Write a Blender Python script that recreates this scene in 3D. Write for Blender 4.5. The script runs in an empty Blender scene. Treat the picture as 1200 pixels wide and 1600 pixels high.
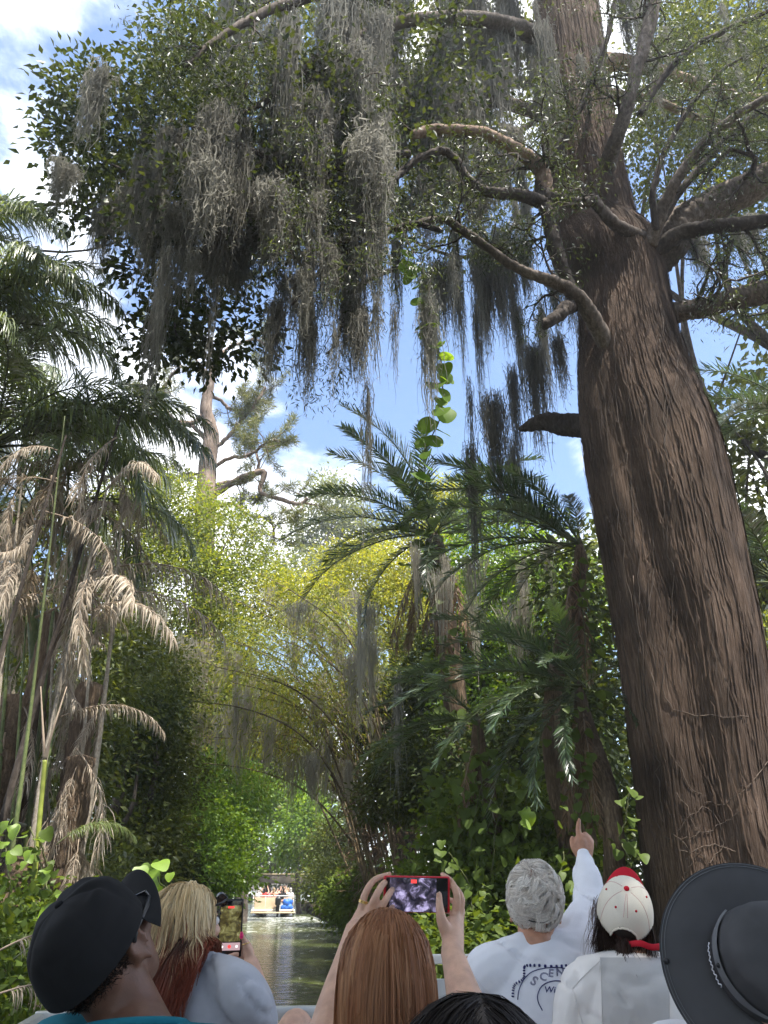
import bpy, bmesh, math, random
import numpy as np
from mathutils import Vector, Matrix
from mathutils.bvhtree import BVHTree

R = random.Random(11)
rng = np.random.default_rng(11)
scene = bpy.context.scene
COL = scene.collection

# ---------------------------------------------------------------- camera
PITCH = math.radians(26.0)
FPX = 1202.0                       # focal length in photograph pixels (1200 x 1600)
EYE = np.array([0.0, 0.0, 1.70])
cam_data = bpy.data.cameras.new('camera')
cam = bpy.data.objects.new('camera', cam_data)
COL.objects.link(cam)
cam.location = EYE
cam.rotation_euler = (math.pi / 2 + PITCH, 0, 0)
cam_data.sensor_fit = 'VERTICAL'
cam_data.sensor_height = 36.0
cam_data.lens = 36.0 * FPX / 1600.0
cam_data.clip_start = 0.05
cam_data.clip_end = 3000
scene.camera = cam

# ---------------------------------------------------------------- world, sun, exposure
SUN_DIR = Vector((0.25, -0.27, 0.93)).normalized()
SUN_EL = math.asin(SUN_DIR.z)
SUN_AZ = math.atan2(SUN_DIR.x, SUN_DIR.y)
world = bpy.data.worlds.new('World')
scene.world = world
world.use_nodes = True
wt = world.node_tree
wt.nodes.clear()


def wn(kind, **kw):
    n = wt.nodes.new(kind)
    for k, v in kw.items():
        setattr(n, k, v)
    return n


w_out = wn('ShaderNodeOutputWorld')
w_bg = wn('ShaderNodeBackground')
w_bg.inputs['Strength'].default_value = 0.13
w_sky = wn('ShaderNodeTexSky', sky_type='NISHITA', sun_disc=False)
w_sky.sun_elevation = SUN_EL
w_sky.sun_rotation = SUN_AZ
w_sky.air_density = 1.0
w_sky.dust_density = 0.6
w_sky.ozone_density = 2.6
w_tc = wn('ShaderNodeTexCoord')
w_sep = wn('ShaderNodeSeparateXYZ')
wt.links.new(w_tc.outputs['Generated'], w_sep.inputs[0])
w_zc = wn('ShaderNodeMath', operation='MAXIMUM')
w_zc.inputs[1].default_value = 0.0
wt.links.new(w_sep.outputs['Z'], w_zc.inputs[0])
w_za = wn('ShaderNodeMath', operation='ADD')
w_za.inputs[1].default_value = 0.22
wt.links.new(w_zc.outputs[0], w_za.inputs[0])
w_dx = wn('ShaderNodeMath', operation='DIVIDE')
w_dy = wn('ShaderNodeMath', operation='DIVIDE')
wt.links.new(w_sep.outputs['X'], w_dx.inputs[0])
wt.links.new(w_za.outputs[0], w_dx.inputs[1])
wt.links.new(w_sep.outputs['Y'], w_dy.inputs[0])
wt.links.new(w_za.outputs[0], w_dy.inputs[1])
w_cmb = wn('ShaderNodeCombineXYZ')
wt.links.new(w_dx.outputs[0], w_cmb.inputs['X'])
wt.links.new(w_dy.outputs[0], w_cmb.inputs['Y'])
CLOUD_OFFSET = (4.74, 3.42, 1.8)
w_map = wn('ShaderNodeMapping')
w_map.inputs['Location'].default_value = CLOUD_OFFSET
wt.links.new(w_cmb.outputs[0], w_map.inputs['Vector'])
w_n1 = wn('ShaderNodeTexNoise')
w_n1.inputs['Scale'].default_value = 1.55
w_n1.inputs['Detail'].default_value = 9.0
w_n1.inputs['Roughness'].default_value = 0.56
w_n1.inputs['Distortion'].default_value = 0.25
wt.links.new(w_map.outputs[0], w_n1.inputs['Vector'])
w_ramp = wn('ShaderNodeMapRange', interpolation_type='SMOOTHSTEP')
w_ramp.inputs['From Min'].default_value = 0.485
w_ramp.inputs['From Max'].default_value = 0.58
wt.links.new(w_n1.outputs['Fac'], w_ramp.inputs['Value'])
w_n2 = wn('ShaderNodeTexNoise')
w_n2.inputs['Scale'].default_value = 3.4
w_n2.inputs['Detail'].default_value = 6.0
wt.links.new(w_map.outputs[0], w_n2.inputs['Vector'])
w_cc = wn('ShaderNodeValToRGB')
w_cc.color_ramp.elements[0].position = 0.33
w_cc.color_ramp.elements[0].color = (5.2, 5.6, 6.4, 1)
w_cc.color_ramp.elements[1].position = 0.60
w_cc.color_ramp.elements[1].color = (9.6, 9.7, 9.8, 1)
wt.links.new(w_n2.outputs['Fac'], w_cc.inputs[0])
w_mix = wn('ShaderNodeMix', data_type='RGBA')
wt.links.new(w_ramp.outputs[0], w_mix.inputs['Factor'])
wt.links.new(w_sky.outputs[0], w_mix.inputs[6])
wt.links.new(w_cc.outputs[0], w_mix.inputs[7])
wt.links.new(w_mix.outputs[2], w_bg.inputs['Color'])
wt.links.new(w_bg.outputs[0], w_out.inputs['Surface'])

sun_data = bpy.data.lights.new('sun', 'SUN')
sun_data.energy = 4.6
sun_data.angle = math.radians(0.53)
sun_data.color = (1.0, 0.95, 0.86)
sun = bpy.data.objects.new('sun', sun_data)
COL.objects.link(sun)
sun.rotation_euler = SUN_DIR.to_track_quat('Z', 'Y').to_euler()
sun.location = SUN_DIR * 60

scene.view_settings.view_transform = 'Standard'
scene.view_settings.look = 'None'
scene.view_settings.gamma = 1.0
scene.view_settings.use_curve_mapping = False
scene.view_settings.exposure = 1.4
cy = scene.cycles
cy.max_bounces = 7
cy.diffuse_bounces = 4
cy.transmission_bounces = 5
cy.glossy_bounces = 3
cy.transparent_max_bounces = 4
cy.sample_clamp_indirect = 6.0
cy.caustics_reflective = False
cy.caustics_refractive = False
cy.use_denoising = True

# ---------------------------------------------------------------- helpers
CA, SA = math.cos(PITCH), math.sin(PITCH)


def ray(px, py):
    u = (px - 600.0) / FPX
    v = (800.0 - py) / FPX
    return np.array([u, CA - v * SA, SA + v * CA])


def P(px, py, Y):
    """the point of the place seen at photo position (px, py), Y metres ahead"""
    d = ray(px, py)
    return EYE + d * (Y / d[1])


def mpp(px, py, Y):
    """metres per photo pixel there"""
    return Y / ray(px, py)[1] / FPX


def V3(*a):
    return np.array(a, float)


def unit(a):
    a = np.asarray(a, float)
    return a / max(np.linalg.norm(a), 1e-9)


def nrm(a):
    return a / np.maximum(np.linalg.norm(a, axis=-1, keepdims=True), 1e-9)


def build_mesh(name, V, Q=None, T=None, smooth=True, mat=None, attr=None, sizes=None):
    me = bpy.data.meshes.new(name)
    V = np.ascontiguousarray(V, np.float32)
    me.vertices.add(len(V))
    me.vertices.foreach_set('co', V.ravel())
    idx, starts, k = [], [], 0
    for F, n in ((Q, 4), (T, 3)):
        if F is not None and len(F):
            F = np.asarray(F, np.int32)
            idx.append(F.ravel())
            starts.append(k + np.arange(len(F), dtype=np.int32) * n)
            k += F.size
    idx = np.concatenate(idx)
    starts = np.concatenate(starts)
    me.loops.add(len(idx))
    me.loops.foreach_set('vertex_index', idx)
    me.polygons.add(len(starts))
    me.polygons.foreach_set('loop_start', starts)
    me.update(calc_edges=True)
    if smooth:
        me.polygons.foreach_set('use_smooth', np.ones(len(starts), bool))
    if attr is not None:
        a = me.attributes.new('tint', 'FLOAT_COLOR', 'POINT')
        c = np.ones((len(V), 4), np.float32)
        c[:, :3] = attr
        a.data.foreach_set('color', c.ravel())
    if mat:
        me.materials.append(mat)
    return me


class Geo:
    """collects vertices, quads and triangles into one mesh"""

    def __init__(self):
        self.v, self.q, self.t, self.n = [], [], [], 0

    def add(self, V, Q=None, T=None):
        V = np.asarray(V, float).reshape(-1, 3)
        if Q is not None and len(Q):
            self.q.append(np.asarray(Q, int) + self.n)
        if T is not None and len(T):
            self.t.append(np.asarray(T, int) + self.n)
        self.v.append(V)
        self.n += len(V)
        return self

    def mesh(self, name, mat=None, smooth=True):
        return build_mesh(name, np.concatenate(self.v),
                          np.concatenate(self.q) if self.q else None,
                          np.concatenate(self.t) if self.t else None, smooth, mat)


def link(name, me, parent=None, loc=None):
    o = bpy.data.objects.new(name, me)
    COL.objects.link(o)
    if parent is not None:
        o.parent = parent
    if loc is not None:
        o.location = loc
    return o


def tag(o, label=None, cat=None, group=None, kind=None):
    if label:
        o['label'] = label
    if cat:
        o['category'] = cat
    if group:
        o['group'] = group
    if kind:
        o['kind'] = kind
    return o


def thing(name, label, cat, loc=(0, 0, 0), group=None):
    o = bpy.data.objects.new(name, None)
    o.empty_display_size = 0.2
    COL.objects.link(o)
    o.location = loc
    return tag(o, label, cat, group)


def part(name, geo, mat, parent, smooth=True, kind=None, world=True):
    """a part whose geometry is in world coordinates, parented without moving"""
    me = geo.mesh(name, mat, smooth) if isinstance(geo, Geo) else geo
    o = link(name, me, parent)
    if world and parent is not None:
        p, off = parent, Vector((0, 0, 0))
        while p is not None:
            off = off + p.location
            p = p.parent
        o.location = -off
    if kind:
        o['kind'] = kind
    return o


_tab = np.random.default_rng(5).random((64, 64, 8))


def vnoise(x, y, ch=0):
    x = np.asarray(x, float)
    y = np.asarray(y, float)
    xi, yi = np.floor(x).astype(int), np.floor(y).astype(int)
    fx, fy = x - xi, y - yi
    fx = fx * fx * (3 - 2 * fx)
    fy = fy * fy * (3 - 2 * fy)
    t = _tab[:, :, ch]
    a = t[xi % 64, yi % 64]
    b = t[(xi + 1) % 64, yi % 64]
    c = t[xi % 64, (yi + 1) % 64]
    d = t[(xi + 1) % 64, (yi + 1) % 64]
    return (a * (1 - fx) + b * fx) * (1 - fy) + (c * (1 - fx) + d * fx) * fy - 0.5


def curve(pts, n):
    """Catmull-Rom through pts, n samples; works on any number of columns"""
    p = np.asarray(pts, float)
    p = np.vstack([2 * p[0] - p[1], p, 2 * p[-1] - p[-2]])
    m = len(p) - 3
    t = np.linspace(0, m - 1e-6, n)
    i = t.astype(int)
    f = (t - i)[:, None]
    a, b, c, d = p[i], p[i + 1], p[i + 2], p[i + 3]
    return 0.5 * (2 * b + (c - a) * f + (2 * a - 5 * b + 4 * c - d) * f ** 2 + (3 * b - a - 3 * c + d) * f ** 3)


def frames(p):
    t = nrm(np.gradient(p, axis=0))
    n0 = np.cross(t[0], [0.31, 0.9, 0.2])
    n = np.zeros_like(p)
    n[0] = unit(n0)
    for i in range(1, len(p)):
        v = n[i - 1] - t[i] * np.dot(n[i - 1], t[i])
        n[i] = unit(v)
    return t, n, np.cross(t, n)


def tube(geo, p, r, sides=8, cap=True, bump=0.0):
    p = np.asarray(p, float)
    r = np.broadcast_to(np.asarray(r, float), (len(p),))
    t, n, b = frames(p)
    th = np.arange(sides) * 2 * math.pi / sides
    rr = r[:, None] * np.ones(sides)
    if bump:
        rr = rr * (1 + bump * (rng.random((len(p), sides)) - 0.5))
    V = p[:, None] + rr[..., None] * (np.cos(th)[None, :, None] * n[:, None] + np.sin(th)[None, :, None] * b[:, None])
    k = len(p)
    i = np.arange(k - 1)[:, None] * sides
    j = np.arange(sides)[None]
    j2 = (j + 1) % sides
    Q = np.stack([i + j, i + j2, i + sides + j2, i + sides + j], -1).reshape(-1, 4)
    V = V.reshape(-1, 3)
    T = None
    if cap:
        V = np.vstack([V, p[0] - t[0] * r[0] * .3, p[-1] + t[-1] * r[-1] * .3])
        a, c = k * sides, k * sides + 1
        jj = np.arange(sides)
        T = np.vstack([np.stack([np.full(sides, a), (jj + 1) % sides, jj], -1),
                       np.stack([np.full(sides, c), (k - 1) * sides + jj, (k - 1) * sides + (jj + 1) % sides], -1)])
    geo.add(V, Q, T)
    return geo


def box(geo, c, s, rot=None, bevel=0.0):
    """a box (bevelled when bevel > 0)"""
    bm = bmesh.new()
    bmesh.ops.create_cube(bm, size=1.0)
    for v in bm.verts:
        v.co = Vector((v.co.x * s[0], v.co.y * s[1], v.co.z * s[2]))
    if bevel:
        bmesh.ops.bevel(bm, geom=bm.edges[:], offset=bevel, segments=2, affect='EDGES', profile=0.6)
    bm.verts.ensure_lookup_table()
    V = np.array([v.co[:] for v in bm.verts])
    if rot is not None:
        V = V @ np.array(rot.to_3x3()).T
    Q = [[v.index for v in f.verts] for f in bm.faces if len(f.verts) == 4]
    T = [[v.index for v in f.verts] for f in bm.faces if len(f.verts) == 3]
    bm.free()
    geo.add(V + np.asarray(c, float), Q, T)
    return geo


def ellipsoid(geo, c, r, M=None, seg=20, rings=12):
    th = np.arange(seg) * 2 * math.pi / seg
    ph = (np.arange(rings) + .5) * math.pi / rings
    V = np.stack([np.sin(ph)[:, None] * np.cos(th), np.sin(ph)[:, None] * np.sin(th), np.cos(ph)[:, None] * np.ones(seg)], -1).reshape(-1, 3)
    V = np.vstack([V, [0, 0, 1.0], [0, 0, -1.0]]) * np.asarray(r, float)
    if M is not None:
        V = V @ np.asarray(M, float).T
    i = np.arange(rings - 1)[:, None] * seg
    j = np.arange(seg)[None]
    j2 = (j + 1) % seg
    Q = np.stack([i + j, i + seg + j, i + seg + j2, i + j2], -1).reshape(-1, 4)
    jj = np.arange(seg)
    a, b = rings * seg, rings * seg + 1
    T = np.vstack([np.stack([np.full(seg, a), jj, (jj + 1) % seg], -1),
                   np.stack([np.full(seg, b), (rings - 1) * seg + (jj + 1) % seg, (rings - 1) * seg + jj], -1)])
    geo.add(V + np.asarray(c, float), Q, T)
    return geo


def leaves(geo, pos, d, n, ln, wd, fold=0.18, mid=0.42):
    """rhombic folded leaves: base, two flanks, tip"""
    pos = np.asarray(pos)
    d = nrm(d)
    s = nrm(np.cross(d, n))
    n = np.cross(s, d)
    ln = np.broadcast_to(ln, (len(pos),))[:, None]
    wd = np.broadcast_to(wd, (len(pos),))[:, None]
    m = pos + d * ln * mid
    V = np.stack([pos, m + s * wd * .5 + n * wd * fold, pos + d * ln - n * ln * .08, m - s * wd * .5 + n * wd * fold], 1).reshape(-1, 3)
    k = np.arange(len(pos))[:, None] * 4
    # split along the midrib so the fold shows
    T = np.concatenate([k + np.array([[0, 1, 2]]), k + np.array([[0, 2, 3]])])
    geo.add(V, None, T)
    return geo


# ---------------------------------------------------------------- materials
def mat_new(name):
    m = bpy.data.materials.new(name)
    m.use_nodes = True
    nt = m.node_tree
    nt.nodes.clear()
    out = nt.nodes.new('ShaderNodeOutputMaterial')
    return m, nt, out


def N(nt, kind, inputs=None, **kw):
    n = nt.nodes.new(kind)
    for k, v in kw.items():
        setattr(n, k, v)
    for k, v in (inputs or {}).items():
        if hasattr(v, 'is_output') or isinstance(v, bpy.types.NodeSocket):
            nt.links.new(v, n.inputs[k])
        else:
            n.inputs[k].default_value = v
    return n


def c4(c):
    return (c[0], c[1], c[2], 1.0)


def ramp(nt, fac, stops):
    n = nt.nodes.new('ShaderNodeValToRGB')
    e = n.color_ramp.elements
    while len(e) < len(stops):
        e.new(0.5)
    for el, (p, c) in zip(e, stops):
        el.position = p
        el.color = c4(c)
    nt.links.new(fac, n.inputs[0])
    return n


def leaf_mat(name, cols, trans=0.42, gloss=0.03, rough=0.5, tscale=(1.75, 1.55, 0.5)):
    m, nt, out = mat_new(name)
    g = N(nt, 'ShaderNodeNewGeometry')
    k = len(cols)
    cr = ramp(nt, g.outputs['Random Per Island'], [(i / max(k - 1, 1), c) for i, c in enumerate(cols)])
    tc = N(nt, 'ShaderNodeTexCoord')
    ns = N(nt, 'ShaderNodeTexNoise', {'Vector': tc.outputs['Object'], 'Scale': 0.7, 'Detail': 2.0})
    hs = N(nt, 'ShaderNodeHueSaturation', {'Color': cr.outputs[0], 'Saturation': 1.0})
    mr = N(nt, 'ShaderNodeMapRange', {'Value': ns.outputs['Fac'], 'From Min': .3, 'From Max': .7, 'To Min': .75, 'To Max': 1.25})
    nt.links.new(mr.outputs[0], hs.inputs['Value'])
    tcol = N(nt, 'ShaderNodeMix', {'Factor': 1.0, 6: hs.outputs[0], 7: c4(tscale)}, data_type='RGBA', blend_type='MULTIPLY')
    d = N(nt, 'ShaderNodeBsdfDiffuse', {'Color': hs.outputs[0]})
    t = N(nt, 'ShaderNodeBsdfTranslucent', {'Color': tcol.outputs[2]})
    mx = N(nt, 'ShaderNodeMixShader', {0: trans, 1: d.outputs[0], 2: t.outputs[0]})
    gl = N(nt, 'ShaderNodeBsdfGlossy', {'Color': (1, 1, 1, 1), 'Roughness': rough})
    lw = N(nt, 'ShaderNodeLayerWeight', {'Blend': 0.25})
    fm = N(nt, 'ShaderNodeMapRange', {'Value': lw.outputs['Fresnel'], 'To Min': gloss * .5, 'To Max': gloss * 4})
    m2 = N(nt, 'ShaderNodeMixShader', {0: fm.outputs[0], 1: mx.outputs[0], 2: gl.outputs[0]})
    nt.links.new(m2.outputs[0], out.inputs['Surface'])
    return m


def bark_mat(name, dark, mid, light, scale=(9, 9, 1.0), bump=0.6, dist=0.03, rough=0.95):
    m, nt, out = mat_new(name)
    tc = N(nt, 'ShaderNodeTexCoord')
    mp = N(nt, 'ShaderNodeMapping', {'Vector': tc.outputs['Object'], 'Scale': scale})
    n1 = N(nt, 'ShaderNodeTexNoise', {'Vector': mp.outputs[0], 'Scale': 2.6, 'Detail': 9.0, 'Roughness': 0.68, 'Distortion': 0.5})
    n2 = N(nt, 'ShaderNodeTexNoise', {'Vector': tc.outputs['Object'], 'Scale': 1.1, 'Detail': 4.0})
    cr = ramp(nt, n1.outputs['Fac'], [(0.30, dark), (0.50, mid), (0.70, light)])
    mr = N(nt, 'ShaderNodeMapRange', {'Value': n2.outputs['Fac'], 'From Min': .3, 'From Max': .7, 'To Min': .5, 'To Max': 1.45})  # broad tone variation that also imitates dappled light on the trunk
    hs = N(nt, 'ShaderNodeHueSaturation', {'Color': cr.outputs[0], 'Value': mr.outputs[0]})
    b = N(nt, 'ShaderNodeBump', {'Strength': bump, 'Distance': dist, 'Height': n1.outputs['Fac']})
    p = N(nt, 'ShaderNodeBsdfPrincipled', {'Base Color': hs.outputs[0], 'Roughness': rough, 'Normal': b.outputs[0], 'Specular IOR Level': .2})
    nt.links.new(p.outputs[0], out.inputs['Surface'])
    return m


def plain_mat(name, col, rough=0.6, metal=0.0, spec=0.4, var=0.12, nscale=12.0, bump=0.0, bscale=300.0, bdist=0.001, sss=0.0, sheen=0.0, coat=0.0):
    m, nt, out = mat_new(name)
    tc = N(nt, 'ShaderNodeTexCoord')
    ns = N(nt, 'ShaderNodeTexNoise', {'Vector': tc.outputs['Object'], 'Scale': nscale, 'Detail': 5.0})
    mr = N(nt, 'ShaderNodeMapRange', {'Value': ns.outputs['Fac'], 'From Min': .3, 'From Max': .7, 'To Min': 1 - var, 'To Max': 1 + var})
    hs = N(nt, 'ShaderNodeHueSaturation', {'Color': c4(col), 'Value': mr.outputs[0]})
    p = N(nt, 'ShaderNodeBsdfPrincipled', {'Base Color': hs.outputs[0], 'Roughness': rough, 'Metallic': metal, 'Specular IOR Level': spec, 'Sheen Weight': sheen, 'Coat Weight': coat})
    if bump:
        nb = N(nt, 'ShaderNodeTexNoise', {'Vector': tc.outputs['Object'], 'Scale': bscale, 'Detail': 3.0})
        b = N(nt, 'ShaderNodeBump', {'Strength': bump, 'Distance': bdist, 'Height': nb.outputs['Fac']})
        nt.links.new(b.outputs[0], p.inputs['Normal'])
    if sss:
        p.inputs['Subsurface Weight'].default_value = sss
        p.inputs['Subsurface Radius'].default_value = (0.012, 0.004, 0.002)
        p.inputs['Subsurface Scale'].default_value = 1.0
    nt.links.new(p.outputs[0], out.inputs['Surface'])
    return m


def moss_mat(name, cols):
    m, nt, out = mat_new(name)
    oi = N(nt, 'ShaderNodeObjectInfo')
    g = N(nt, 'ShaderNodeNewGeometry')
    a = N(nt, 'ShaderNodeMath', {0: oi.outputs['Random'], 1: g.outputs['Random Per Island']}, operation='ADD')
    b = N(nt, 'ShaderNodeMath', {0: a.outputs[0], 1: 0.5}, operation='MULTIPLY')
    cr = ramp(nt, b.outputs[0], [(0.15, cols[0]), (0.5, cols[1]), (0.85, cols[2])])
    d = N(nt, 'ShaderNodeBsdfDiffuse', {'Color': cr.outputs[0]})
    t = N(nt, 'ShaderNodeBsdfTranslucent', {'Color': cr.outputs[0]})
    mx = N(nt, 'ShaderNodeMixShader', {0: .45, 1: d.outputs[0], 2: t.outputs[0]})
    nt.links.new(mx.outputs[0], out.inputs['Surface'])
    return m


M = {}
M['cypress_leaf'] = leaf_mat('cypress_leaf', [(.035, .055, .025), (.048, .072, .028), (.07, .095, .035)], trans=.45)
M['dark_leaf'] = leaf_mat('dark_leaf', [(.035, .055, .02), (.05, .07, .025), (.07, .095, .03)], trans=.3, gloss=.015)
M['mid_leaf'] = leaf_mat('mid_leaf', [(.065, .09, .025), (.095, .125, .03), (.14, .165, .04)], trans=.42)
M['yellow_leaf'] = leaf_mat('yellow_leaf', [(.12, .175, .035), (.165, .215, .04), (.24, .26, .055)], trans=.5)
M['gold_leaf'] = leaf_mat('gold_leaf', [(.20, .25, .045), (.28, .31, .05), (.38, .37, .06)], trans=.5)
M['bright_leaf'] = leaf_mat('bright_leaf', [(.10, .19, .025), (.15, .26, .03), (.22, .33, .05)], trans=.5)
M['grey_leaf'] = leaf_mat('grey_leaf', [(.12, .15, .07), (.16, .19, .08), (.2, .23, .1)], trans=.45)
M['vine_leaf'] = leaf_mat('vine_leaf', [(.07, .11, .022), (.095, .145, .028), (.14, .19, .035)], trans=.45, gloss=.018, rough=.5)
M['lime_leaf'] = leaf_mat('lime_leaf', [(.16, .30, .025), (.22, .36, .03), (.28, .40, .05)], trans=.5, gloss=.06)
M['palm_leaf'] = leaf_mat('palm_leaf', [(.10, .145, .055), (.13, .18, .068), (.18, .23, .09)], trans=.45, gloss=.09, rough=.36)
M['date_leaf'] = leaf_mat('date_leaf', [(.04, .075, .035), (.055, .10, .042), (.075, .125, .055)], trans=.3, gloss=.12, rough=.34)
M['dead_leaf'] = leaf_mat('dead_leaf', [(.27, .215, .16), (.40, .335, .26), (.54, .47, .385)], trans=.25, gloss=.03, rough=.6, tscale=(1.1, 1.0, .8))
M['brown_leaf'] = leaf_mat('brown_leaf', [(.14, .085, .05), (.20, .125, .075), (.28, .19, .12)], trans=.22, gloss=.03, rough=.6, tscale=(1.1, 1.0, .8))
M['pine_leaf'] = leaf_mat('pine_leaf', [(.10, .125, .05), (.14, .165, .065), (.2, .2, .09)], trans=.35)
M['bark'] = bark_mat('cypress_bark', (.046, .030, .021), (.102, .067, .047), (.20, .148, .114), scale=(30, 30, 1.0), bump=.8, dist=.045)
M['limb'] = bark_mat('limb_bark', (.05, .04, .032), (.125, .10, .082), (.24, .20, .17), scale=(7, 7, 3.0), bump=.7, dist=.015)
M['dark_limb'] = bark_mat('dark_limb_bark', (.025, .02, .017), (.06, .048, .04), (.12, .10, .085), scale=(7, 7, 3.0), bump=.7, dist=.015)
M['pine_bark'] = bark_mat('pine_bark', (.12, .085, .065), (.22, .165, .13), (.34, .27, .22), scale=(4, 4, 1.2), bump=.6, dist=.03)
M['cane'] = bark_mat('palm_cane', (.17, .14, .105), (.33, .28, .22), (.48, .42, .34), scale=(14, 14, 9), bump=.25, dist=.006, rough=.7)
M['green_cane'] = bark_mat('green_palm_cane', (.06, .085, .03), (.10, .125, .045), (.17, .18, .08), scale=(10, 10, 7), bump=.2, dist=.004, rough=.55)
M['bamboo'] = bark_mat('bamboo_cane', (.075, .055, .03), (.14, .105, .06), (.24, .19, .11), scale=(14, 14, 5), bump=.2, dist=.004, rough=.6)
M['fibre'] = bark_mat('palm_fibre', (.05, .035, .025), (.13, .09, .06), (.26, .19, .13), scale=(16, 16, 2.2), bump=.9, dist=.03)
M['moss'] = moss_mat('spanish_moss', [(.20, .19, .165), (.265, .255, .22), (.35, .34, .295)])
M['moss_sunlit'] = moss_mat('sunlit_moss', [(.34, .31, .25), (.42, .39, .32), (.5, .47, .40)])  # lighter copy of the moss, sunlight on the bamboo put into its colour
M['soil'] = plain_mat('soil', (.06, .045, .03), .95, var=.4, nscale=3.0, bump=.6, bscale=20, bdist=.04)
# ---------------------------------------------------------------- the canal
def axis(Y):
    return 1.19 - 0.149 * Y


HALF = 2.9
CANAL_ROT = math.atan(0.149)
CDIR = unit([-0.149, 1, 0])
CNRM = unit([1, 0.149, 0])


def water_material():
    m, nt, out = mat_new('canal_water')
    tc = N(nt, 'ShaderNodeTexCoord')
    mp = N(nt, 'ShaderNodeMapping', {'Vector': tc.outputs['Object'], 'Rotation': (0, 0, -CANAL_ROT), 'Scale': (1.0, 1.6, 1)})
    n1 = N(nt, 'ShaderNodeTexNoise', {'Vector': mp.outputs[0], 'Scale': 1.5, 'Detail': 4.0, 'Roughness': .55, 'Distortion': 1.0})
    n2 = N(nt, 'ShaderNodeTexNoise', {'Vector': mp.outputs[0], 'Scale': 5.5, 'Detail': 3.0, 'Distortion': .6})
    s = N(nt, 'ShaderNodeMath', {0: n2.outputs['Fac'], 1: .35, 2: n1.outputs['Fac']}, operation='MULTIPLY_ADD')
    b = N(nt, 'ShaderNodeBump', {'Strength': .9, 'Distance': .5, 'Height': s.outputs[0]})
    # churned white water behind the far boat, thinning towards the camera
    sp = N(nt, 'ShaderNodeSeparateXYZ', {0: tc.outputs['Object']})
    yf = N(nt, 'ShaderNodeMapRange', {'Value': sp.outputs['Y'], 'From Min': 16.0, 'From Max': 53.0, 'To Min': 0.0, 'To Max': 1.0})
    yc = N(nt, 'ShaderNodeMapRange', {'Value': sp.outputs['Y'], 'From Min': 55.5, 'From Max': 58.0, 'To Min': 1.0, 'To Max': 0.0})
    mp2 = N(nt, 'ShaderNodeMapping', {'Vector': tc.outputs['Object'], 'Rotation': (0, 0, -CANAL_ROT), 'Scale': (1.0, .55, 1)})
    n3 = N(nt, 'ShaderNodeTexNoise', {'Vector': mp2.outputs[0], 'Scale': 2.2, 'Detail': 7.0, 'Roughness': .7, 'Distortion': 1.5})
    yy = N(nt, 'ShaderNodeMath', {0: yf.outputs[0], 1: 1.6}, operation='POWER')
    th = N(nt, 'ShaderNodeMath', {0: yy.outputs[0], 1: yc.outputs[0]}, operation='MULTIPLY')
    t2 = N(nt, 'ShaderNodeMath', {0: th.outputs[0], 1: .17, 2: n3.outputs['Fac']}, operation='MULTIPLY_ADD')
    fo = N(nt, 'ShaderNodeMapRange', {'Value': t2.outputs[0], 'From Min': .635, 'From Max': .72, 'To Min': 0.0, 'To Max': .8})
    col = N(nt, 'ShaderNodeMix', {'Factor': fo.outputs[0], 6: (.068, .086, .020, 1), 7: (.75, .76, .74, 1)}, data_type='RGBA')
    ro = N(nt, 'ShaderNodeMapRange', {'Value': fo.outputs[0], 'To Min': .10, 'To Max': .7})
    p = N(nt, 'ShaderNodeBsdfPrincipled', {'Base Color': col.outputs[2], 'Roughness': ro.outputs[0], 'IOR': 1.33, 'Specular IOR Level': .5, 'Normal': b.outputs[0]})
    nt.links.new(p.outputs[0], out.inputs['Surface'])
    return m


g = Geo()
g.add([[-1200, -300, 0], [1200, -300, 0], [1200, 2000, 0], [-1200, 2000, 0]], [[0, 1, 2, 3]])
water = link('water', g.mesh('water', water_material(), False))
water['kind'] = 'structure'


def bank(side):
    Ys = np.concatenate([np.linspace(-40, 76, 78)])
    s = np.array([0, .15, .5, 1, 1.8, 3, 5, 8, 13, 22, 40, 90, 300])
    YY, S = np.meshgrid(Ys, s, indexing='ij')
    X = axis(YY) + side * (HALF + .12 + S)
    Z = .50 + .07 * np.minimum(S, 14) + .35 * vnoise(X * .6 + 9, YY * .6, 1) * np.minimum(S, 1)
    V = np.stack([X, YY, Z], -1).reshape(-1, 3)
    n, k = YY.shape
    i = np.arange(n - 1)[:, None] * k + np.arange(k - 1)[None]
    Q = np.stack([i, i + k, i + k + 1, i + 1] if side < 0 else [i, i + 1, i + k + 1, i + k], -1).reshape(-1, 4)
    gg = Geo().add(V, Q)
    # closing skirts down to the canal bed
    e = np.arange(n) * k
    top = V[e]
    bot = top * [1, 1, 0] + [0, 0, -1.0]
    gg.add(np.vstack([top, bot]), np.stack([np.arange(n - 1), np.arange(1, n), np.arange(1, n) + n, np.arange(n - 1) + n], -1))
    e2 = (n - 1) * k + np.arange(k)
    top = V[e2]
    bot = top * [1, 1, 0] + [0, 0, -1.0]
    gg.add(np.vstack([top, bot]), np.stack([np.arange(k - 1), np.arange(1, k), np.arange(1, k) + k, np.arange(k - 1) + k], -1))
    o = link('ground', gg.mesh('ground', M['soil']))
    o['kind'] = 'structure'
    return o


def ground_z(x, y):
    s = abs(x - axis(y)) - HALF - .12
    return .5 + .07 * min(max(s, 0), 14) if s > 0 else 0.0


bank(-1)
bank(1)

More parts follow.
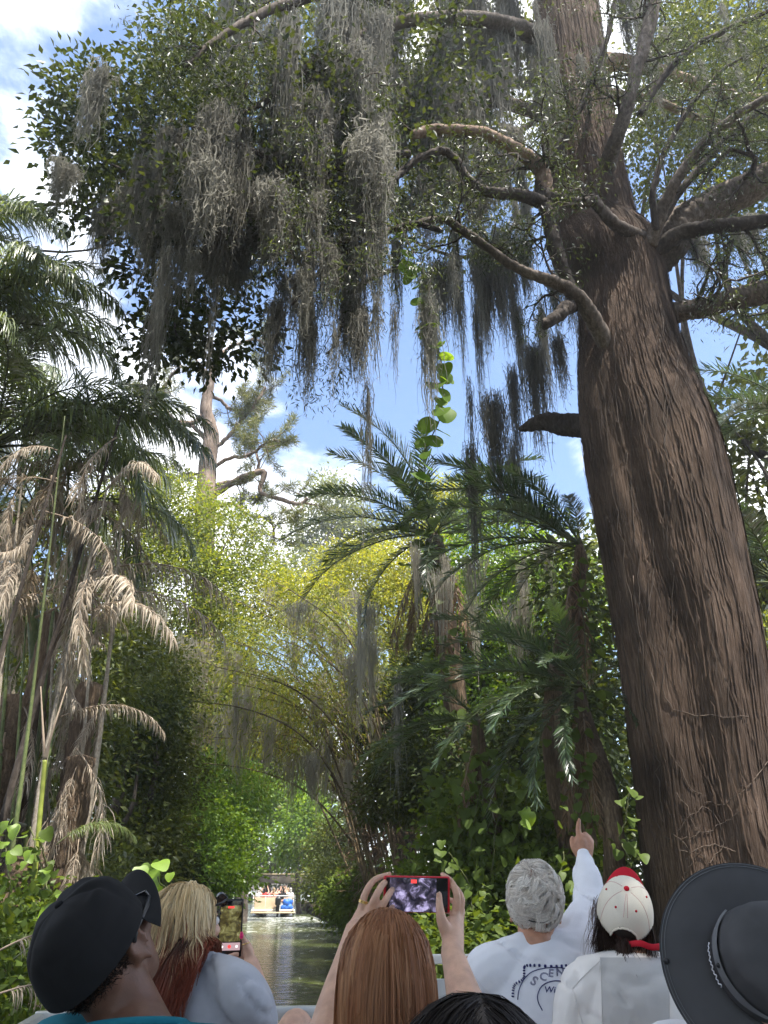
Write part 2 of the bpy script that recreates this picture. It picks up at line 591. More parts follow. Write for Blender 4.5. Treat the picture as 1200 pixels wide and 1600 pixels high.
# far shore of the lake beyond the bridge
g = Geo()
xs = np.linspace(-900, 900, 60)
V = []
for x in xs:
    V += [[x, 420 + 20 * vnoise(x * .01, 2), -0.5], [x, 460, 2.0], [x, 900, 6.0]]
V = np.array(V)
i = np.arange(59)[:, None] * 3 + np.array([0, 1])[None]
i = i.ravel()
g.add(V, np.stack([i, i + 3, i + 4, i + 1], -1))
o = link('far_shore', g.mesh('far_shore', M['soil']))
o['kind'] = 'structure'

M['wet_wood'] = bark_mat('wet_wood', (.03, .024, .016), (.075, .058, .038), (.14, .11, .075), scale=(9, 9, 1.5), bump=.5, dist=.01)


def seawall(side, label):
    root = thing('seawall', label, 'seawall', (axis(30) + side * HALF, 30, 0))
    b = Geo()
    n = 0
    for y in np.arange(-6, 74, .31):
        c = V3(axis(y) + side * (HALF + .03), y, .15)
        rot = Matrix.Rotation(CANAL_ROT, 4, 'Z')
        box(b, c + V3(0, 0, R.uniform(-.02, .02)), (.05, .295, .95), rot)
    part('boards', b, M['wet_wood'], root, False, kind='stuff')
    c = Geo()
    y0, y1 = -6, 74
    p = np.array([[axis(y) + side * (HALF - .06), y, .60] for y in np.linspace(y0, y1, 30)])
    for a, d in zip(p[:-1], p[1:]):
        box(c, (a + d) / 2, (.17, np.linalg.norm(d - a) + .002, .07), Matrix.Rotation(CANAL_ROT, 4, 'Z'))
    part('cap_rail', c, M['wet_wood'], root, False)
    pm = tube(Geo(), [[0, 0, -.5], [0, 0, .2], [0, 0, .72]], [.075, .072, .07], 7).mesh('post', M['wet_wood'])
    for y in np.arange(-5, 73, 1.55):
        o = link('post', pm, root)
        o.location = Vector((axis(y) + side * (HALF - .16) + R.uniform(-.02, .02), y, R.uniform(-.06, .06))) - root.location


seawall(1, 'low dark wooden seawall with posts along the right bank under the vines')
seawall(-1, 'low dark wooden seawall along the left bank under the palms and bushes')

# ---------------------------------------------------------------- bridge
M['concrete'] = plain_mat('bridge_concrete', (.12, .10, .08), .85, var=.3, nscale=2.5, bump=.4, bscale=40, bdist=.01)
M['rail_wood'] = plain_mat('bridge_rail_wood', (.40, .31, .18), .8, var=.35, nscale=3)
bc = V3(axis(72) + .2, 72, 0)
root = thing('bridge', 'low flat concrete bridge crossing the canal beyond the far tour boat', 'bridge', bc)
rz = Matrix.Rotation(CANAL_ROT, 4, 'Z')


def bridge_part(name, c, s, mat):
    gg = Geo()
    box(gg, np.array(rz.to_3x3() @ Vector(c)), s, rz, .02)
    part(name, gg, mat, root, False, world=False)


bridge_part('deck', (0, 1.8, 2.42), (13, 4.0, .34), M['concrete'])
bridge_part('beam', (0, -.25, 2.30), (13, .3, .62), M['concrete'])
bridge_part('beam', (0, 3.9, 2.30), (13, .3, .62), M['concrete'])
bridge_part('curb', (0, -.22, 2.68), (13, .42, .12), M['rail_wood'])
bridge_part('curb', (0, 3.9, 2.68), (13, .42, .12), M['rail_wood'])
for sx in (-1, 1):
    bridge_part('abutment', (sx * 4.4, 1.8, 1.0), (1.6, 3.4, 2.48), M['concrete'])
bridge_part('pier', (1.7, 1.8, 1.0), (.35, 3.0, 2.48), M['concrete'])

# ---------------------------------------------------------------- far boats
M['white_paint'] = plain_mat('white_paint', (.72, .70, .66), .4, var=.06)
M['tan_panel'] = plain_mat('tan_panel', (.66, .50, .34), .45, var=.10, nscale=2)
M['aluminium'] = plain_mat('aluminium', (.55, .55, .54), .42, metal=.85, var=.10, nscale=8, bump=.15, bscale=120)
M['grey_paint'] = plain_mat('grey_paint', (.55, .56, .56), .45, var=.06)
M['black_plastic'] = plain_mat('black_plastic', (.02, .02, .022), .35, var=.1)
M['blue_tarp'] = plain_mat('blue_tarp', (.03, .14, .55), .5, var=.2, nscale=8)
M['skin_light'] = plain_mat('light_skin', (.58, .36, .26), .5, spec=.35, var=.14, nscale=38, bump=.45, bscale=420, sss=.12)
M['skin_tan'] = plain_mat('tanned_skin', (.42, .215, .135), .5, spec=.35, var=.17, nscale=38, bump=.5, bscale=420, sss=.1)
M['skin_brown'] = plain_mat('brown_skin', (.16, .08, .053), .48, spec=.35, var=.15, nscale=38, bump=.45, bscale=420, sss=.1)
M['hair_dark'] = plain_mat('dark_hair', (.025, .017, .013), .45, var=.2)
M['hair_fair'] = plain_mat('fair_hair', (.35, .25, .14), .5, var=.2)
M['hair_grey'] = plain_mat('grey_hair', (.45, .43, .40), .55, var=.2)


def remesh(geo, voxel, smooth=4, name='body', mat=None, factor=.5):
    me = geo.mesh('tmp')
    ob = bpy.data.objects.new('tmp', me)
    COL.objects.link(ob)
    r = ob.modifiers.new('r', 'REMESH')
    r.mode = 'VOXEL'
    r.voxel_size = voxel
    r.use_smooth_shade = True
    if smooth:
        s = ob.modifiers.new('s', 'SMOOTH')
        s.iterations = smooth
        s.factor = factor
    if voxel < .012:
        d = ob.modifiers.new('d', 'DECIMATE')
        d.ratio = .30 if voxel < .005 else .42
    dg = bpy.context.evaluated_depsgraph_get()
    out = bpy.data.meshes.new_from_object(ob.evaluated_get(dg), depsgraph=dg)
    out.name = name
    bpy.data.objects.remove(ob)
    bpy.data.meshes.remove(me)
    if mat:
        out.materials.clear()
        out.materials.append(mat)
    return out


def capsule(geo, pts, rad, sides=14):
    """a closed tapered limb through the points"""
    p = np.asarray(pts, float)
    rad = np.broadcast_to(np.asarray(rad, float), (len(p),))
    if len(p) > 2:
        q = curve(np.hstack([p, rad[:, None]]), 6 * (len(p) - 1) + 1)
        p, rad = q[:, :3], q[:, 3]
    tube(geo, p, rad, sides)
    for e in (0, -1):
        ellipsoid(geo, p[e], (rad[e],) * 3, None, sides, 8)
    return geo


def small_passenger(arms):
    """seated passenger seen from afar; seat at z=0, facing +Y"""
    b = Geo()
    ellipsoid(b, (0, 0, .70), (.075, .095, .115))
    capsule(b, [(0, -.01, .50), (0, 0, .64)], .05)
    ellipsoid(b, (0, 0, .30), (.17, .10, .26))
    ellipsoid(b, (0, .02, .06), (.19, .15, .10))
    for s in (-1, 1):
        capsule(b, [(s * .1, .05, .07), (s * .11, .45, .09)], [.085, .06])
        capsule(b, [(s * .11, .45, .09), (s * .11, .45, -.36)], [.06, .045])
        ellipsoid(b, (s * .11, .52, -.39), (.045, .12, .04))
        up = arms if s > 0 else arms * .9
        if arms > 0:
            capsule(b, [(s * .18, 0, .47), (s * .26, .12, .47 + .10 * up), (s * .14, .25, .52 + .32 * up)], [.05, .042, .033])
            ellipsoid(b, (s * .13, .26, .56 + .33 * up), (.03, .04, .06))
        else:
            capsule(b, [(s * .18, 0, .47), (s * .25, .05, .24), (s * .16, .28, .14)], [.05, .042, .033])
            ellipsoid(b, (s * .14, .34, .13), (.035, .06, .025))
    body = remesh(b, .022, 2, 'body', M['skin_light'])
    t = Geo()
    ellipsoid(t, (0, 0, .30), (.19, .125, .275))
    for s in (-1, 1):
        capsule(t, [(s * .1, 0, .46), (s * .215, .04, .44)], [.09, .068])
    shirt = remesh(t, .022, 3, 'shirt')
    h = Geo()
    ellipsoid(h, (0, -.015, .725), (.086, .10, .10))
    ellipsoid(h, (0, -.065, .60), (.08, .045, .13))
    hair = remesh(h, .02, 2, 'hair')
    return body, shirt, hair


SHIRTS = {'pink': (.75, .30, .34), 'black': (.02, .02, .022), 'white': (.75, .74, .72), 'red': (.55, .07, .06), 'coral': (.75, .35, .25), 'navy': (.04, .06, .14)}
for k, c in SHIRTS.items():
    M['shirt_' + k] = plain_mat(k + '_shirt', c, .8, var=.06)


def tour_boat(loc, label):
    root = thing('tour_boat', label, 'boat', loc)
    root.rotation_euler.z = CANAL_ROT

    def pt(name, geo, mat, par=root, smooth=False):
        return link(name, geo.mesh(name, mat, smooth), par)
    for s in (-1, 1):
        pt('pontoon', tube(Geo(), [(s * .95, 0, .02), (s * .95, .25, .0), (s * .95, 6.3, .0), (s * .95, 6.9, .15), (s * .95, 7.2, .32)], [.12, .32, .32, .22, .06], 14), M['aluminium'], smooth=True)
    pt('deck', box(Geo(), (0, 3.3, .36), (2.75, 7.2, .10), None, .02), M['white_paint'])
    pt('swim_step', box(Geo(), (0, -.33, .24), (2.8, .55, .07), None, .015), M['tan_panel'])
    pt('stern_panel', box(Geo(), (-.42, .02, .76), (1.55, .06, .68), None, .015), M['tan_panel'])
    pt('stern_panel', box(Geo(), (.92, .02, .76), (.55, .06, .68), None, .015), M['tan_panel'])
    for s in (-1, 1):
        pt('side_panel', box(Geo(), (s * 1.28, 3.2, .76), (.05, 6.3, .68), None, .015), M['white_paint'])
        pt('rail', tube(Geo(), [(s * 1.28, .0, 1.18), (s * 1.28, 6.4, 1.18)], .025, 8), M['white_paint'], smooth=True)
    pt('rail', tube(Geo(), [(-1.28, 0, 1.18), (1.28, 0, 1.18)], .035, 8), M['white_paint'], smooth=True)
    for x in (-1.28, -.5, .35, 1.28):
        pt('rail_post', tube(Geo(), [(x, 0, .40), (x, 0, 1.18)], .022, 8), M['white_paint'], smooth=True)
    for y in (.7, 2.0, 3.3, 4.6):
        pt('bench', box(Geo(), (0, y, .62), (2.2, .45, .42), None, .03), M['grey_paint'])
    mo = box(Geo(), (.28, -.42, .88), (.36, .52, .46), None, .09)
    box(mo, (.28, -.40, .50), (.22, .3, .45), None, .04)
    box(mo, (.28, -.40, .08), (.12, .26, .6), None, .03)
    pt('outboard_motor', mo, M['black_plastic'], smooth=False)
    tp = Geo()
    for k in range(14):
        ellipsoid(tp, (.86 + R.uniform(-.28, .28), -.12 + R.uniform(-.1, .06), .62 + R.uniform(-.2, .26)), (R.uniform(.12, .25), R.uniform(.08, .14), R.uniform(.08, .2)), np.array(Matrix.Rotation(R.uniform(-.8, .8), 3, 'Y')))
    me = remesh(tp, .035, 2, 'folded_tarp', M['blue_tarp'])
    tag(link('folded_tarp', me), 'bright blue tarp bundled at the stern of the far tour boat', 'tarp').matrix_world = Matrix.Translation(loc) @ Matrix.Rotation(CANAL_ROT, 4, 'Z')
    return root


boat_c = V3(axis(55) - .05, 55, .02)
far_boat = tour_boat(boat_c, 'open tour boat full of passengers seen from its tan stern, outboard motor churning foam')
mp_up, mp_mid, mp_low = small_passenger(1.0), small_passenger(.45), small_passenger(0)
who = [  # x, y(row), arms, shirt, hair, label
    (-1.0, .55, mp_low, 'white', 'hair_grey', 'passenger in a white shirt at the left end of the far boat'),
    (-.60, .55, mp_up, 'red', 'hair_dark', 'passenger with long dark hair and red top raising both arms on the far boat'),
    (-.22, 1.8, mp_low, 'pink', 'hair_dark', 'dark haired passenger in pink seated low in the second row of the far boat'),
    (.02, .55, mp_mid, 'coral', 'hair_fair', 'fair haired passenger in coral top beside the motor of the far boat'),
    (.42, 1.8, mp_mid, 'navy', 'hair_dark', 'passenger in navy top holding arms up behind the motor of the far boat'),
    (.62, .55, mp_up, 'black', 'hair_dark', 'passenger with dark hair and black top above the blue tarp'),
    (.72, 3.1, mp_up, 'coral', 'hair_fair', 'fair passenger with arms highest in the third row of the far boat'),
    (.95, 1.8, mp_mid, 'pink', 'hair_fair', 'fair passenger in pink second from right on the far boat'),
    (1.08, .55, mp_low, 'white', 'hair_grey', 'grey haired passenger in white at the right end of the far boat'),
    (-.85, 3.1, mp_low, 'navy', 'hair_grey', 'passenger in navy half hidden in the third row left of the far boat'),
]
for x, y, (b_, s_, h_), sh, ha, lab in who:
    loc = Vector(boat_c) + Matrix.Rotation(CANAL_ROT, 3, 'Z') @ Vector((x, y, .84))
    r_ = thing('person', lab, 'person', loc, 'passengers on the far tour boat')
    r_.rotation_euler.z = CANAL_ROT + R.uniform(-.5, .5)
    link('body', b_, r_)
    o = link('shirt', s_, r_)
    if not s_.materials:
        s_.materials.append(None)
    o.material_slots[0].link = 'OBJECT'
    o.material_slots[0].material = M['shirt_' + sh]
    if not h_.materials:
        h_.materials.append(None)
    o = link('hair', h_, r_)
    o.material_slots[0].link = 'OBJECT'
    o.material_slots[0].material = M[ha]

# a small boat further on, beyond the bridge
lb = V3(axis(110) - 2.2, 110, 0)
root = thing('motor_boat', 'small dark boat with white deck coming out beyond the bridge', 'boat', lb)
root.rotation_euler.z = CANAL_ROT + math.pi
h = Geo()
xs_ = curve([(0, .9, .75), (1.5, 1.0, .75), (3.2, .8, .8), (4.6, .05, .95)], 16)
sec = []
for y_, w_, t_ in xs_:
    sec.append([(-w_, y_, t_), (-w_ * .85, y_, .1), (0, y_, -.2), (w_ * .85, y_, .1), (w_, y_, t_)])
sec = np.array(sec)
i = np.arange(15)[:, None] * 5 + np.arange(4)[None]
i = i.ravel()
h.add(sec.reshape(-1, 3), np.stack([i, i + 5, i + 6, i + 1], -1))
link('hull', h.mesh('hull', M['black_plastic']), root)
link('deck', box(Geo(), (0, 1.6, .72), (1.7, 3.0, .08), None, .02).mesh('deck', M['white_paint'], False), root)
link('console', box(Geo(), (0, 1.8, 1.05), (.7, .6, .62), None, .06).mesh('console', M['white_paint'], False), root)
# ---------------------------------------------------------------- the great cypress
TY = 10.0
edges = [  # photo row, left edge, right edge of the trunk
    (1560, 1040, 1300), (1480, 1032, 1272), (1400, 1020, 1248), (1300, 1004, 1228), (1200, 991, 1212), (1100, 976, 1199), (1000, 961, 1186),
    (900, 944, 1164), (800, 926, 1143), (700, 909, 1120), (620, 901, 1088), (560, 902, 1066),
    (500, 903, 1050), (450, 900, 1042), (410, 888, 1030), (375, 871, 1002), (330, 863, 990),
    (270, 857, 975), (200, 851, 962), (100, 844, 948), (0, 837, 933), (-150, 828, 910), (-350, 818, 880), (-700, 806, 838)]
cl = []
for py, a, b in edges:
    px = (a + b) / 2
    Yc = TY + (0.25 if py < 400 else 0.0)
    c = P(px, py, Yc)
    r = (b - a) / 2 * mpp(px, py, Yc) * .965
    cl.append([*c, r])
cl = curve(np.array(cl), 380)
SIDES = 132
tp, tr = cl[:, :3], cl[:, 3]
zlen = np.concatenate([[0], np.cumsum(np.linalg.norm(np.diff(tp, axis=0), axis=1))])
th = np.arange(SIDES) * 2 * math.pi / SIDES
TH, ZZ = np.meshgrid(th, zlen)
spiral = TH + ZZ * .055
low = np.clip(1 - ZZ / 9.5, 0, 1)
fl = (.07 * np.cos(spiral * 5 + .8) + .05 * np.cos(spiral * 8 + 2.0 + .2 * ZZ)) * (low * .9 + .25)
u = spiral * SIDES / (2 * math.pi)
ridge = np.zeros_like(TH)
for fscale, zs, amp, ch in ((.13, .13, .062, 0), (.36, .28, .048, 1), (.95, .6, .036, 2)):
    ridge += amp * vnoise(u * fscale + 1.6 * vnoise(ZZ * .35, TH * 0 + ch, 3), ZZ * zs, ch)
knob = .10 * np.exp(-((ZZ - zlen[np.argmin(abs(tp[:, 2] - P(960, 400, TY)[2]))]) / .55) ** 2) * (.5 + vnoise(u * .12, ZZ * 2.2, 4))
RR = tr[:, None] * (1 + fl + knob) + ridge * np.minimum(tr[:, None], .8) * 1.1
t_, n_, b_ = frames(tp)
TV = tp[:, None] + RR[..., None] * (np.cos(TH)[..., None] * n_[:, None] + np.sin(TH)[..., None] * b_[:, None])
k = len(tp)
i = np.arange(k - 1)[:, None] * SIDES
j = np.arange(SIDES)[None]
j2 = (j + 1) % SIDES
TQ = np.stack([i + j, i + j2, i + SIDES + j2, i + SIDES + j], -1).reshape(-1, 4)
cyp = thing('cypress_tree', 'huge cypress with shaggy red brown trunk and moss draped limbs on the right bank', 'tree', (tp[0][0], tp[0][1], ground_z(tp[0][0], tp[0][1])))
g = Geo().add(TV.reshape(-1, 3), TQ)
part('trunk', g, M['bark'], cyp)
trunk_bvh = BVHTree.FromPolygons([Vector(v) for v in TV.reshape(-1, 3)], [tuple(q) for q in TQ.tolist()])


def on_trunk(px, py, lift=0.0):
    d = Vector(ray(px, py)).normalized()
    hit = trunk_bvh.ray_cast(Vector(EYE), d)
    if hit[0] is None:
        return None
    return np.array(hit[0]) + np.array(hit[1]) * lift * (1 if hit[1].dot(d) < 0 else -1)


# shaggy strips of bark lifting off the trunk
g = Geo()
ang = rng.random(4200) * 2 * math.pi
for a_ in ang:
    i0 = int(rng.integers(0, 360))
    ln = int(rng.integers(6, 22))
    i1 = min(i0 + ln, 379)
    if i1 - i0 < 4:
        continue
    ii = np.linspace(i0, i1, 5).astype(int)
    jj = a_ / (2 * math.pi) * SIDES - (zlen[ii] - zlen[i0]) * .055 / (2 * math.pi) * SIDES + rng.normal(0, .25, 5).cumsum()
    jf = jj.astype(int) % SIDES
    pc = TV[ii, jf]
    outw = nrm(pc - tp[ii])
    lift = np.array([.004, .012, .014, .012, .004]) + np.array([0, 0, 0, .3, 1]) * max(0, rng.normal(0, .02)) + np.array([1, .3, 0, 0, 0]) * max(0, rng.normal(0, .02))
    side = nrm(np.cross(outw, t_[ii]))
    w = (rng.uniform(.004, .014) * np.array([.3, 1, 1, .9, .2]))[:, None]
    A = pc + outw * lift[:, None] - side * w
    B = pc + outw * (lift[:, None] + .004) + side * w
    q = np.arange(4)[:, None]
    g.add(np.vstack([A, B]), np.hstack([q, q + 1, q + 6, q + 5]))
part('bark_strips', g, M['bark'], cyp, True, kind='stuff')

# thin vines and hanging rootlets on the trunk
M['rootlet'] = plain_mat('rootlet', (.09, .066, .05), .9, var=.3, nscale=5)
root_lines = [
    [(985, 560), (988, 700), (1003, 840), (1018, 960), (1026, 1060)], [(1005, 640), (1016, 760), (1022, 870), (1012, 990)],
    [(1060, 560), (1040, 700), (1045, 840), (1048, 960), (1036, 1060), (1050, 1110), (1120, 1118), (1170, 1120)],
    [(1030, 470), (1036, 600), (1040, 720), (1038, 830), (1052, 900)], [(935, 560), (950, 680), (962, 800), (985, 930), (1000, 1050), (1010, 1180)],
    [(960, 520), (966, 640), (985, 760), (995, 880), (1000, 1000)], [(1078, 700), (1090, 820), (1110, 950), (1120, 1060)],
    [(1020, 1050), (1040, 1150), (1080, 1230), (1140, 1255), (1200, 1190)], [(1030, 1290), (1070, 1310), (1120, 1290), (1160, 1270)],
    [(1020, 1270), (1060, 1330), (1110, 1320), (1150, 1330)], [(1060, 1240), (1090, 1300), (1080, 1350), (1060, 1380)],
    [(1045, 1320), (1100, 1260), (1130, 1310), (1105, 1345), (1060, 1310)], [(915, 600), (930, 720), (950, 840), (968, 960), (985, 1080), (998, 1200)],
    [(1100, 800), (1120, 900), (1135, 1010), (1140, 1120), (1160, 1230)], [(990, 900), (1003, 1010), (1012, 1110), (1030, 1200), (1035, 1290)]]
for ln_ in root_lines:
    q = curve(ln_, 26)
    pts = [on_trunk(a + R.gauss(0, 2.5), b + R.gauss(0, 2.5), .012) for a, b in q]
    pts = [p_ for p_ in pts if p_ is not None]
    if len(pts) > 6:
        part('rootlet', tube(Geo(), np.array(pts), R.uniform(.004, .008), 5), M['rootlet'], cyp)

# limbs, traced as (photo x, photo y, metres ahead, width in photo pixels)
limb_lines = [
    ('limb', [(966, 590, 9.62, 10), (950, 548, 9.50, 24), (934, 508, 9.28, 27), (908, 470, 9.05, 24), (878, 442, 8.9, 21), (835, 425, 8.85, 17), (800, 408, 8.8, 15), (760, 384, 8.7, 14), (720, 355, 8.6, 14), (685, 340, 8.5, 12), (640, 352, 8.3, 10), (590, 366, 8.1, 9), (520, 388, 7.9, 7), (470, 402, 7.8, 5)]),
    ('dark_limb', [(890, 452, 9.3, 20), (868, 395, 9.2, 24), (858, 345, 9.15, 24), (850, 300, 9.1, 25), (846, 280, 9.1, 22)]),
    ('tan_limb', [(856, 318, 9.14, 22), (850, 295, 9.09, 25), (838, 262, 9.0, 24), (800, 232, 8.9, 21), (750, 210, 8.8, 19), (700, 203, 8.7, 18), (662, 206, 8.65, 17), (640, 214, 8.6, 15)]),
    ('dark_limb', [(850, 318, 9.1, 22), (822, 308, 9.0, 20), (790, 303, 8.9, 18), (758, 300, 8.8, 17), (730, 280, 8.7, 15), (712, 252, 8.6, 13), (690, 240, 8.5, 12), (655, 250, 8.4, 12), (620, 275, 8.3, 11), (598, 300, 8.2, 9), (540, 330, 8.0, 7), (480, 350, 7.9, 5)]),
    ('dark_limb', [(1003, 372, 9.3, 22), (968, 355, 9.1, 20), (942, 332, 9.0, 18), (925, 312, 8.95, 17), (905, 318, 8.95, 19), (880, 314, 9.0, 18), (850, 306, 9.1, 16)]),
    ('big_limb', [(1000, 420, 9.9, 80), (1040, 385, 9.7, 62), (1068, 350, 9.6, 56), (1110, 322, 9.5, 52), (1160, 302, 9.4, 50), (1220, 268, 9.2, 48), (1300, 225, 9.0, 44), (1420, 170, 8.6, 34), (1600, 120, 8.2, 20)]),
    ('dark_limb', [(1010, 400, 9.6, 30), (1060, 368, 9.3, 26), (1110, 352, 9.1, 23), (1160, 348, 9.0, 22), (1240, 340, 8.8, 20), (1400, 330, 8.5, 12)]),
    ('limb', [(1020, 500, 10, 46), (1050, 490, 9.9, 36), (1085, 484, 9.8, 31), (1130, 470, 9.6, 33), (1180, 458, 9.5, 37), (1230, 446, 9.4, 34), (1350, 400, 9.0, 28), (1500, 370, 8.6, 16)]),
    ('limb', [(1015, 385, 9.4, 24), (1035, 330, 9.1, 19), (1058, 285, 8.9, 17), (1090, 235, 8.7, 16), (1130, 196, 8.5, 14), (1180, 165, 8.3, 12), (1260, 120, 8.0, 8)]),
    ('limb', [(942, 280, 9.8, 32), (955, 235, 9.3, 24), (972, 190, 9.0, 22), (990, 140, 8.8, 20), (1005, 80, 8.6, 20), (1020, 20, 8.5, 22), (1032, -60, 8.3, 20), (1050, -200, 8.0, 14)]),
    ('tan_limb', [(930, 100, 10.3, 34), (980, 98, 10.5, 24), (1030, 112, 10.7, 22), (1080, 130, 10.9, 20), (1150, 150, 11.1, 16), (1260, 160, 11.4, 10)]),
    ('tan_limb', [(928, 150, 10.3, 24), (975, 150, 10.5, 15), (1030, 162, 10.6, 13), (1090, 182, 10.8, 10), (1160, 205, 11, 7)]),
    ('thin_limb', [(1025, 360, 9.2, 12), (1022, 300, 9.0, 10), (1040, 240, 8.9, 9), (1070, 180, 8.8, 8), (1110, 130, 8.6, 7), (1160, 90, 8.5, 5)]),
    ('thin_limb', [(1030, 350, 9.3, 14), (1070, 290, 9.2, 12), (1130, 225, 9.1, 12), (1200, 165, 9.0, 10), (1290, 100, 8.8, 6)]),
    ('thin_limb', [(1000, 180, 9.0, 12), (1030, 130, 8.9, 11), (1075, 80, 8.8, 10), (1130, 50, 8.7, 9), (1210, 15, 8.5, 6)]),
    ('thin_limb', [(860, 262, 9.4, 12), (890, 200, 9.2, 10), (925, 120, 9.1, 9), (950, 50, 9.0, 8), (965, -30, 8.9, 6)]),
    ('stub', [(905, 470, 9.4, 26), (885, 482, 9.1, 23), (868, 494, 8.95, 20), (850, 508, 8.85, 17)]),
    ('stub', [(930, 664, 10.2, 40), (890, 664, 10.6, 36), (860, 659, 10.8, 30), (832, 664, 11, 20), (815, 672, 11.1, 9)]),
    ('limb', [(850, 60, 10.1, 30), (790, 40, 9.8, 24), (700, 30, 9.4, 21), (600, 45, 9.0, 18), (500, 90, 8.6, 15), (420, 150, 8.2, 11), (350, 200, 8, 7)]),
    ('limb', [(840, -80, 10.1, 34), (740, -60, 9.5, 26), (620, -40, 8.9, 22), (480, 0, 8.3, 17), (370, 50, 7.9, 12), (290, 110, 7.6, 7)]),
    ('limb', [(850, 180, 10.2, 24), (790, 160, 10.2, 18), (700, 150, 10.2, 16), (600, 175, 10.1, 13), (500, 215, 10, 10), (420, 260, 9.9, 7)]),
    ('thin_limb', [(520, 262, 8.4, 12), (480, 275, 8.3, 12), (440, 255, 8.2, 10), (395, 230, 8.1, 8), (340, 205, 8, 6), (300, 198, 7.9, 4)]),
    ('thin_limb', [(640, 240, 8.5, 12), (590, 245, 8.4, 12), (540, 258, 8.4, 13), (520, 262, 8.4, 12)]),
    ('thin_limb', [(690, 360, 8.5, 9), (640, 350, 8.3, 9), (580, 378, 8.1, 8), (540, 395, 8.0, 7), (490, 440, 7.9, 6), (460, 480, 7.8, 4)]),
    ('thin_limb', [(620, 420, 8.6, 7), (590, 430, 8.5, 8), (560, 455, 8.4, 7), (540, 500, 8.3, 5), (510, 550, 8.2, 4)]),
    ('limb', [(850, -240, 10.1, 30), (760, -330, 9.0, 26), (600, -420, 7.6, 22), (420, -500, 6.3, 16), (260, -560, 5.4, 8)]),
    ('limb', [(850, -200, 10.0, 30), (900, -350, 8.6, 26), (960, -600, 7.0, 20), (1020, -900, 5.6, 12)]),
    ('limb', [(840, -300, 10.0, 26), (820, -520, 8.4, 22), (760, -850, 6.6, 18), (700, -1300, 5.2, 10)]),
]
limb_curves = []
limat = {'limb': M['limb'], 'tan_limb': M['limb'], 'dark_limb': M['dark_limb'], 'big_limb': M['limb'], 'thin_limb': M['dark_limb'], 'stub': M['dark_limb']}
M['tan_limb'] = bark_mat('tan_limb_bark', (.12, .08, .055), (.26, .18, .13), (.40, .31, .25), scale=(6, 6, 3), bump=.6, dist=.012)
limat['tan_limb'] = M['tan_limb']
for kind, ln_ in limb_lines:
    q = []
    for x, y, Y, w in ln_:
        q.append([*P(x, y, Y), w / 2 * mpp(x, y, Y)])
    n_s = 10 * len(q)
    q = curve(np.array(q), n_s)
    wob = np.cumsum(rng.normal(0, .006, (n_s, 3)), 0)
    wob -= np.linspace(0, 1, n_s)[:, None] * wob[-1] * .5
    q[:, :3] += wob * np.clip(np.linspace(0, 4, n_s), 0, 1)[:, None]
    limb_curves.append(q)
    o = part('limb', tube(Geo(), q[:, :3], q[:, 3], 14, True, .16), limat[kind], cyp)
    if kind == 'tan_limb' and len(ln_) == 8:
        o['label'] = 'tan arching limb with a broken end'
    if kind == 'stub':
        o['label'] = 'short broken stub of a limb'

# secondary branches and twigs
tw = Geo()
tips, tipd = [], []


def sprout(p0, d0, L, r0, level):
    n = 7
    p = [np.array(p0)]
    d = np.array(d0)
    for k_ in range(n):
        d = unit(d + rng.normal(0, .22, 3) + V3(0, 0, -.04))
        p.append(p[-1] + d * L / n)
    p = np.array(p)
    tube(tw, p, np.linspace(r0, r0 * .3, n + 1), 3, False)
    for k_ in range(2, n + 1):
        tips.append(p[k_])
        tipd.append(unit(p[k_] - p[k_ - 1]))
        if level < 2 and rng.random() < .75:
            s_ = unit(np.cross(d, rng.normal(0, 1, 3)))
            sprout(p[k_], unit(d * .5 + s_ + V3(0, 0, -.1)), L * rng.uniform(.35, .6), r0 * .5, level + 1)


for (kind, ln_), q in zip(limb_lines, limb_curves):
    if kind == 'stub':
        continue
    seg = np.linalg.norm(np.diff(q[:, :3], axis=0), axis=1).sum()
    m_ = int(seg / (.55 if kind != 'big_limb' else .8))
    for s_ in rng.uniform(.22, 1, m_):
        k_ = int(s_ * (len(q) - 1))
        t0 = unit(q[min(k_ + 1, len(q) - 1), :3] - q[max(k_ - 1, 0), :3])
        sd = unit(np.cross(t0, rng.normal(0, 1, 3)))
        sprout(q[k_, :3], unit(t0 * .7 + sd * .8 + V3(0, 0, -.05)), rng.uniform(.6, 1.5), max(.006, q[k_, 3] * .3), 1)
part('twigs', tw, M['dark_limb'], cyp, True, kind='stuff')
tips, tipd = np.array(tips), np.array(tipd)
# feathery sprays
g = Geo()
nn = 10
pp = np.repeat(tips, nn, 0) + rng.normal(0, .10, (len(tips) * nn, 3))
dd = np.repeat(tipd, nn, 0) * .4 + rng.normal(0, .6, (len(tips) * nn, 3)) + V3(0, 0, -.5)
leaves(g, pp, dd, rng.normal(0, 1, pp.shape) + V3(0, 0, .8), rng.uniform(.05, .12, len(pp)), rng.uniform(.010, .022, len(pp)))
part('foliage', g, M['cypress_leaf'], cyp, False, kind='stuff')

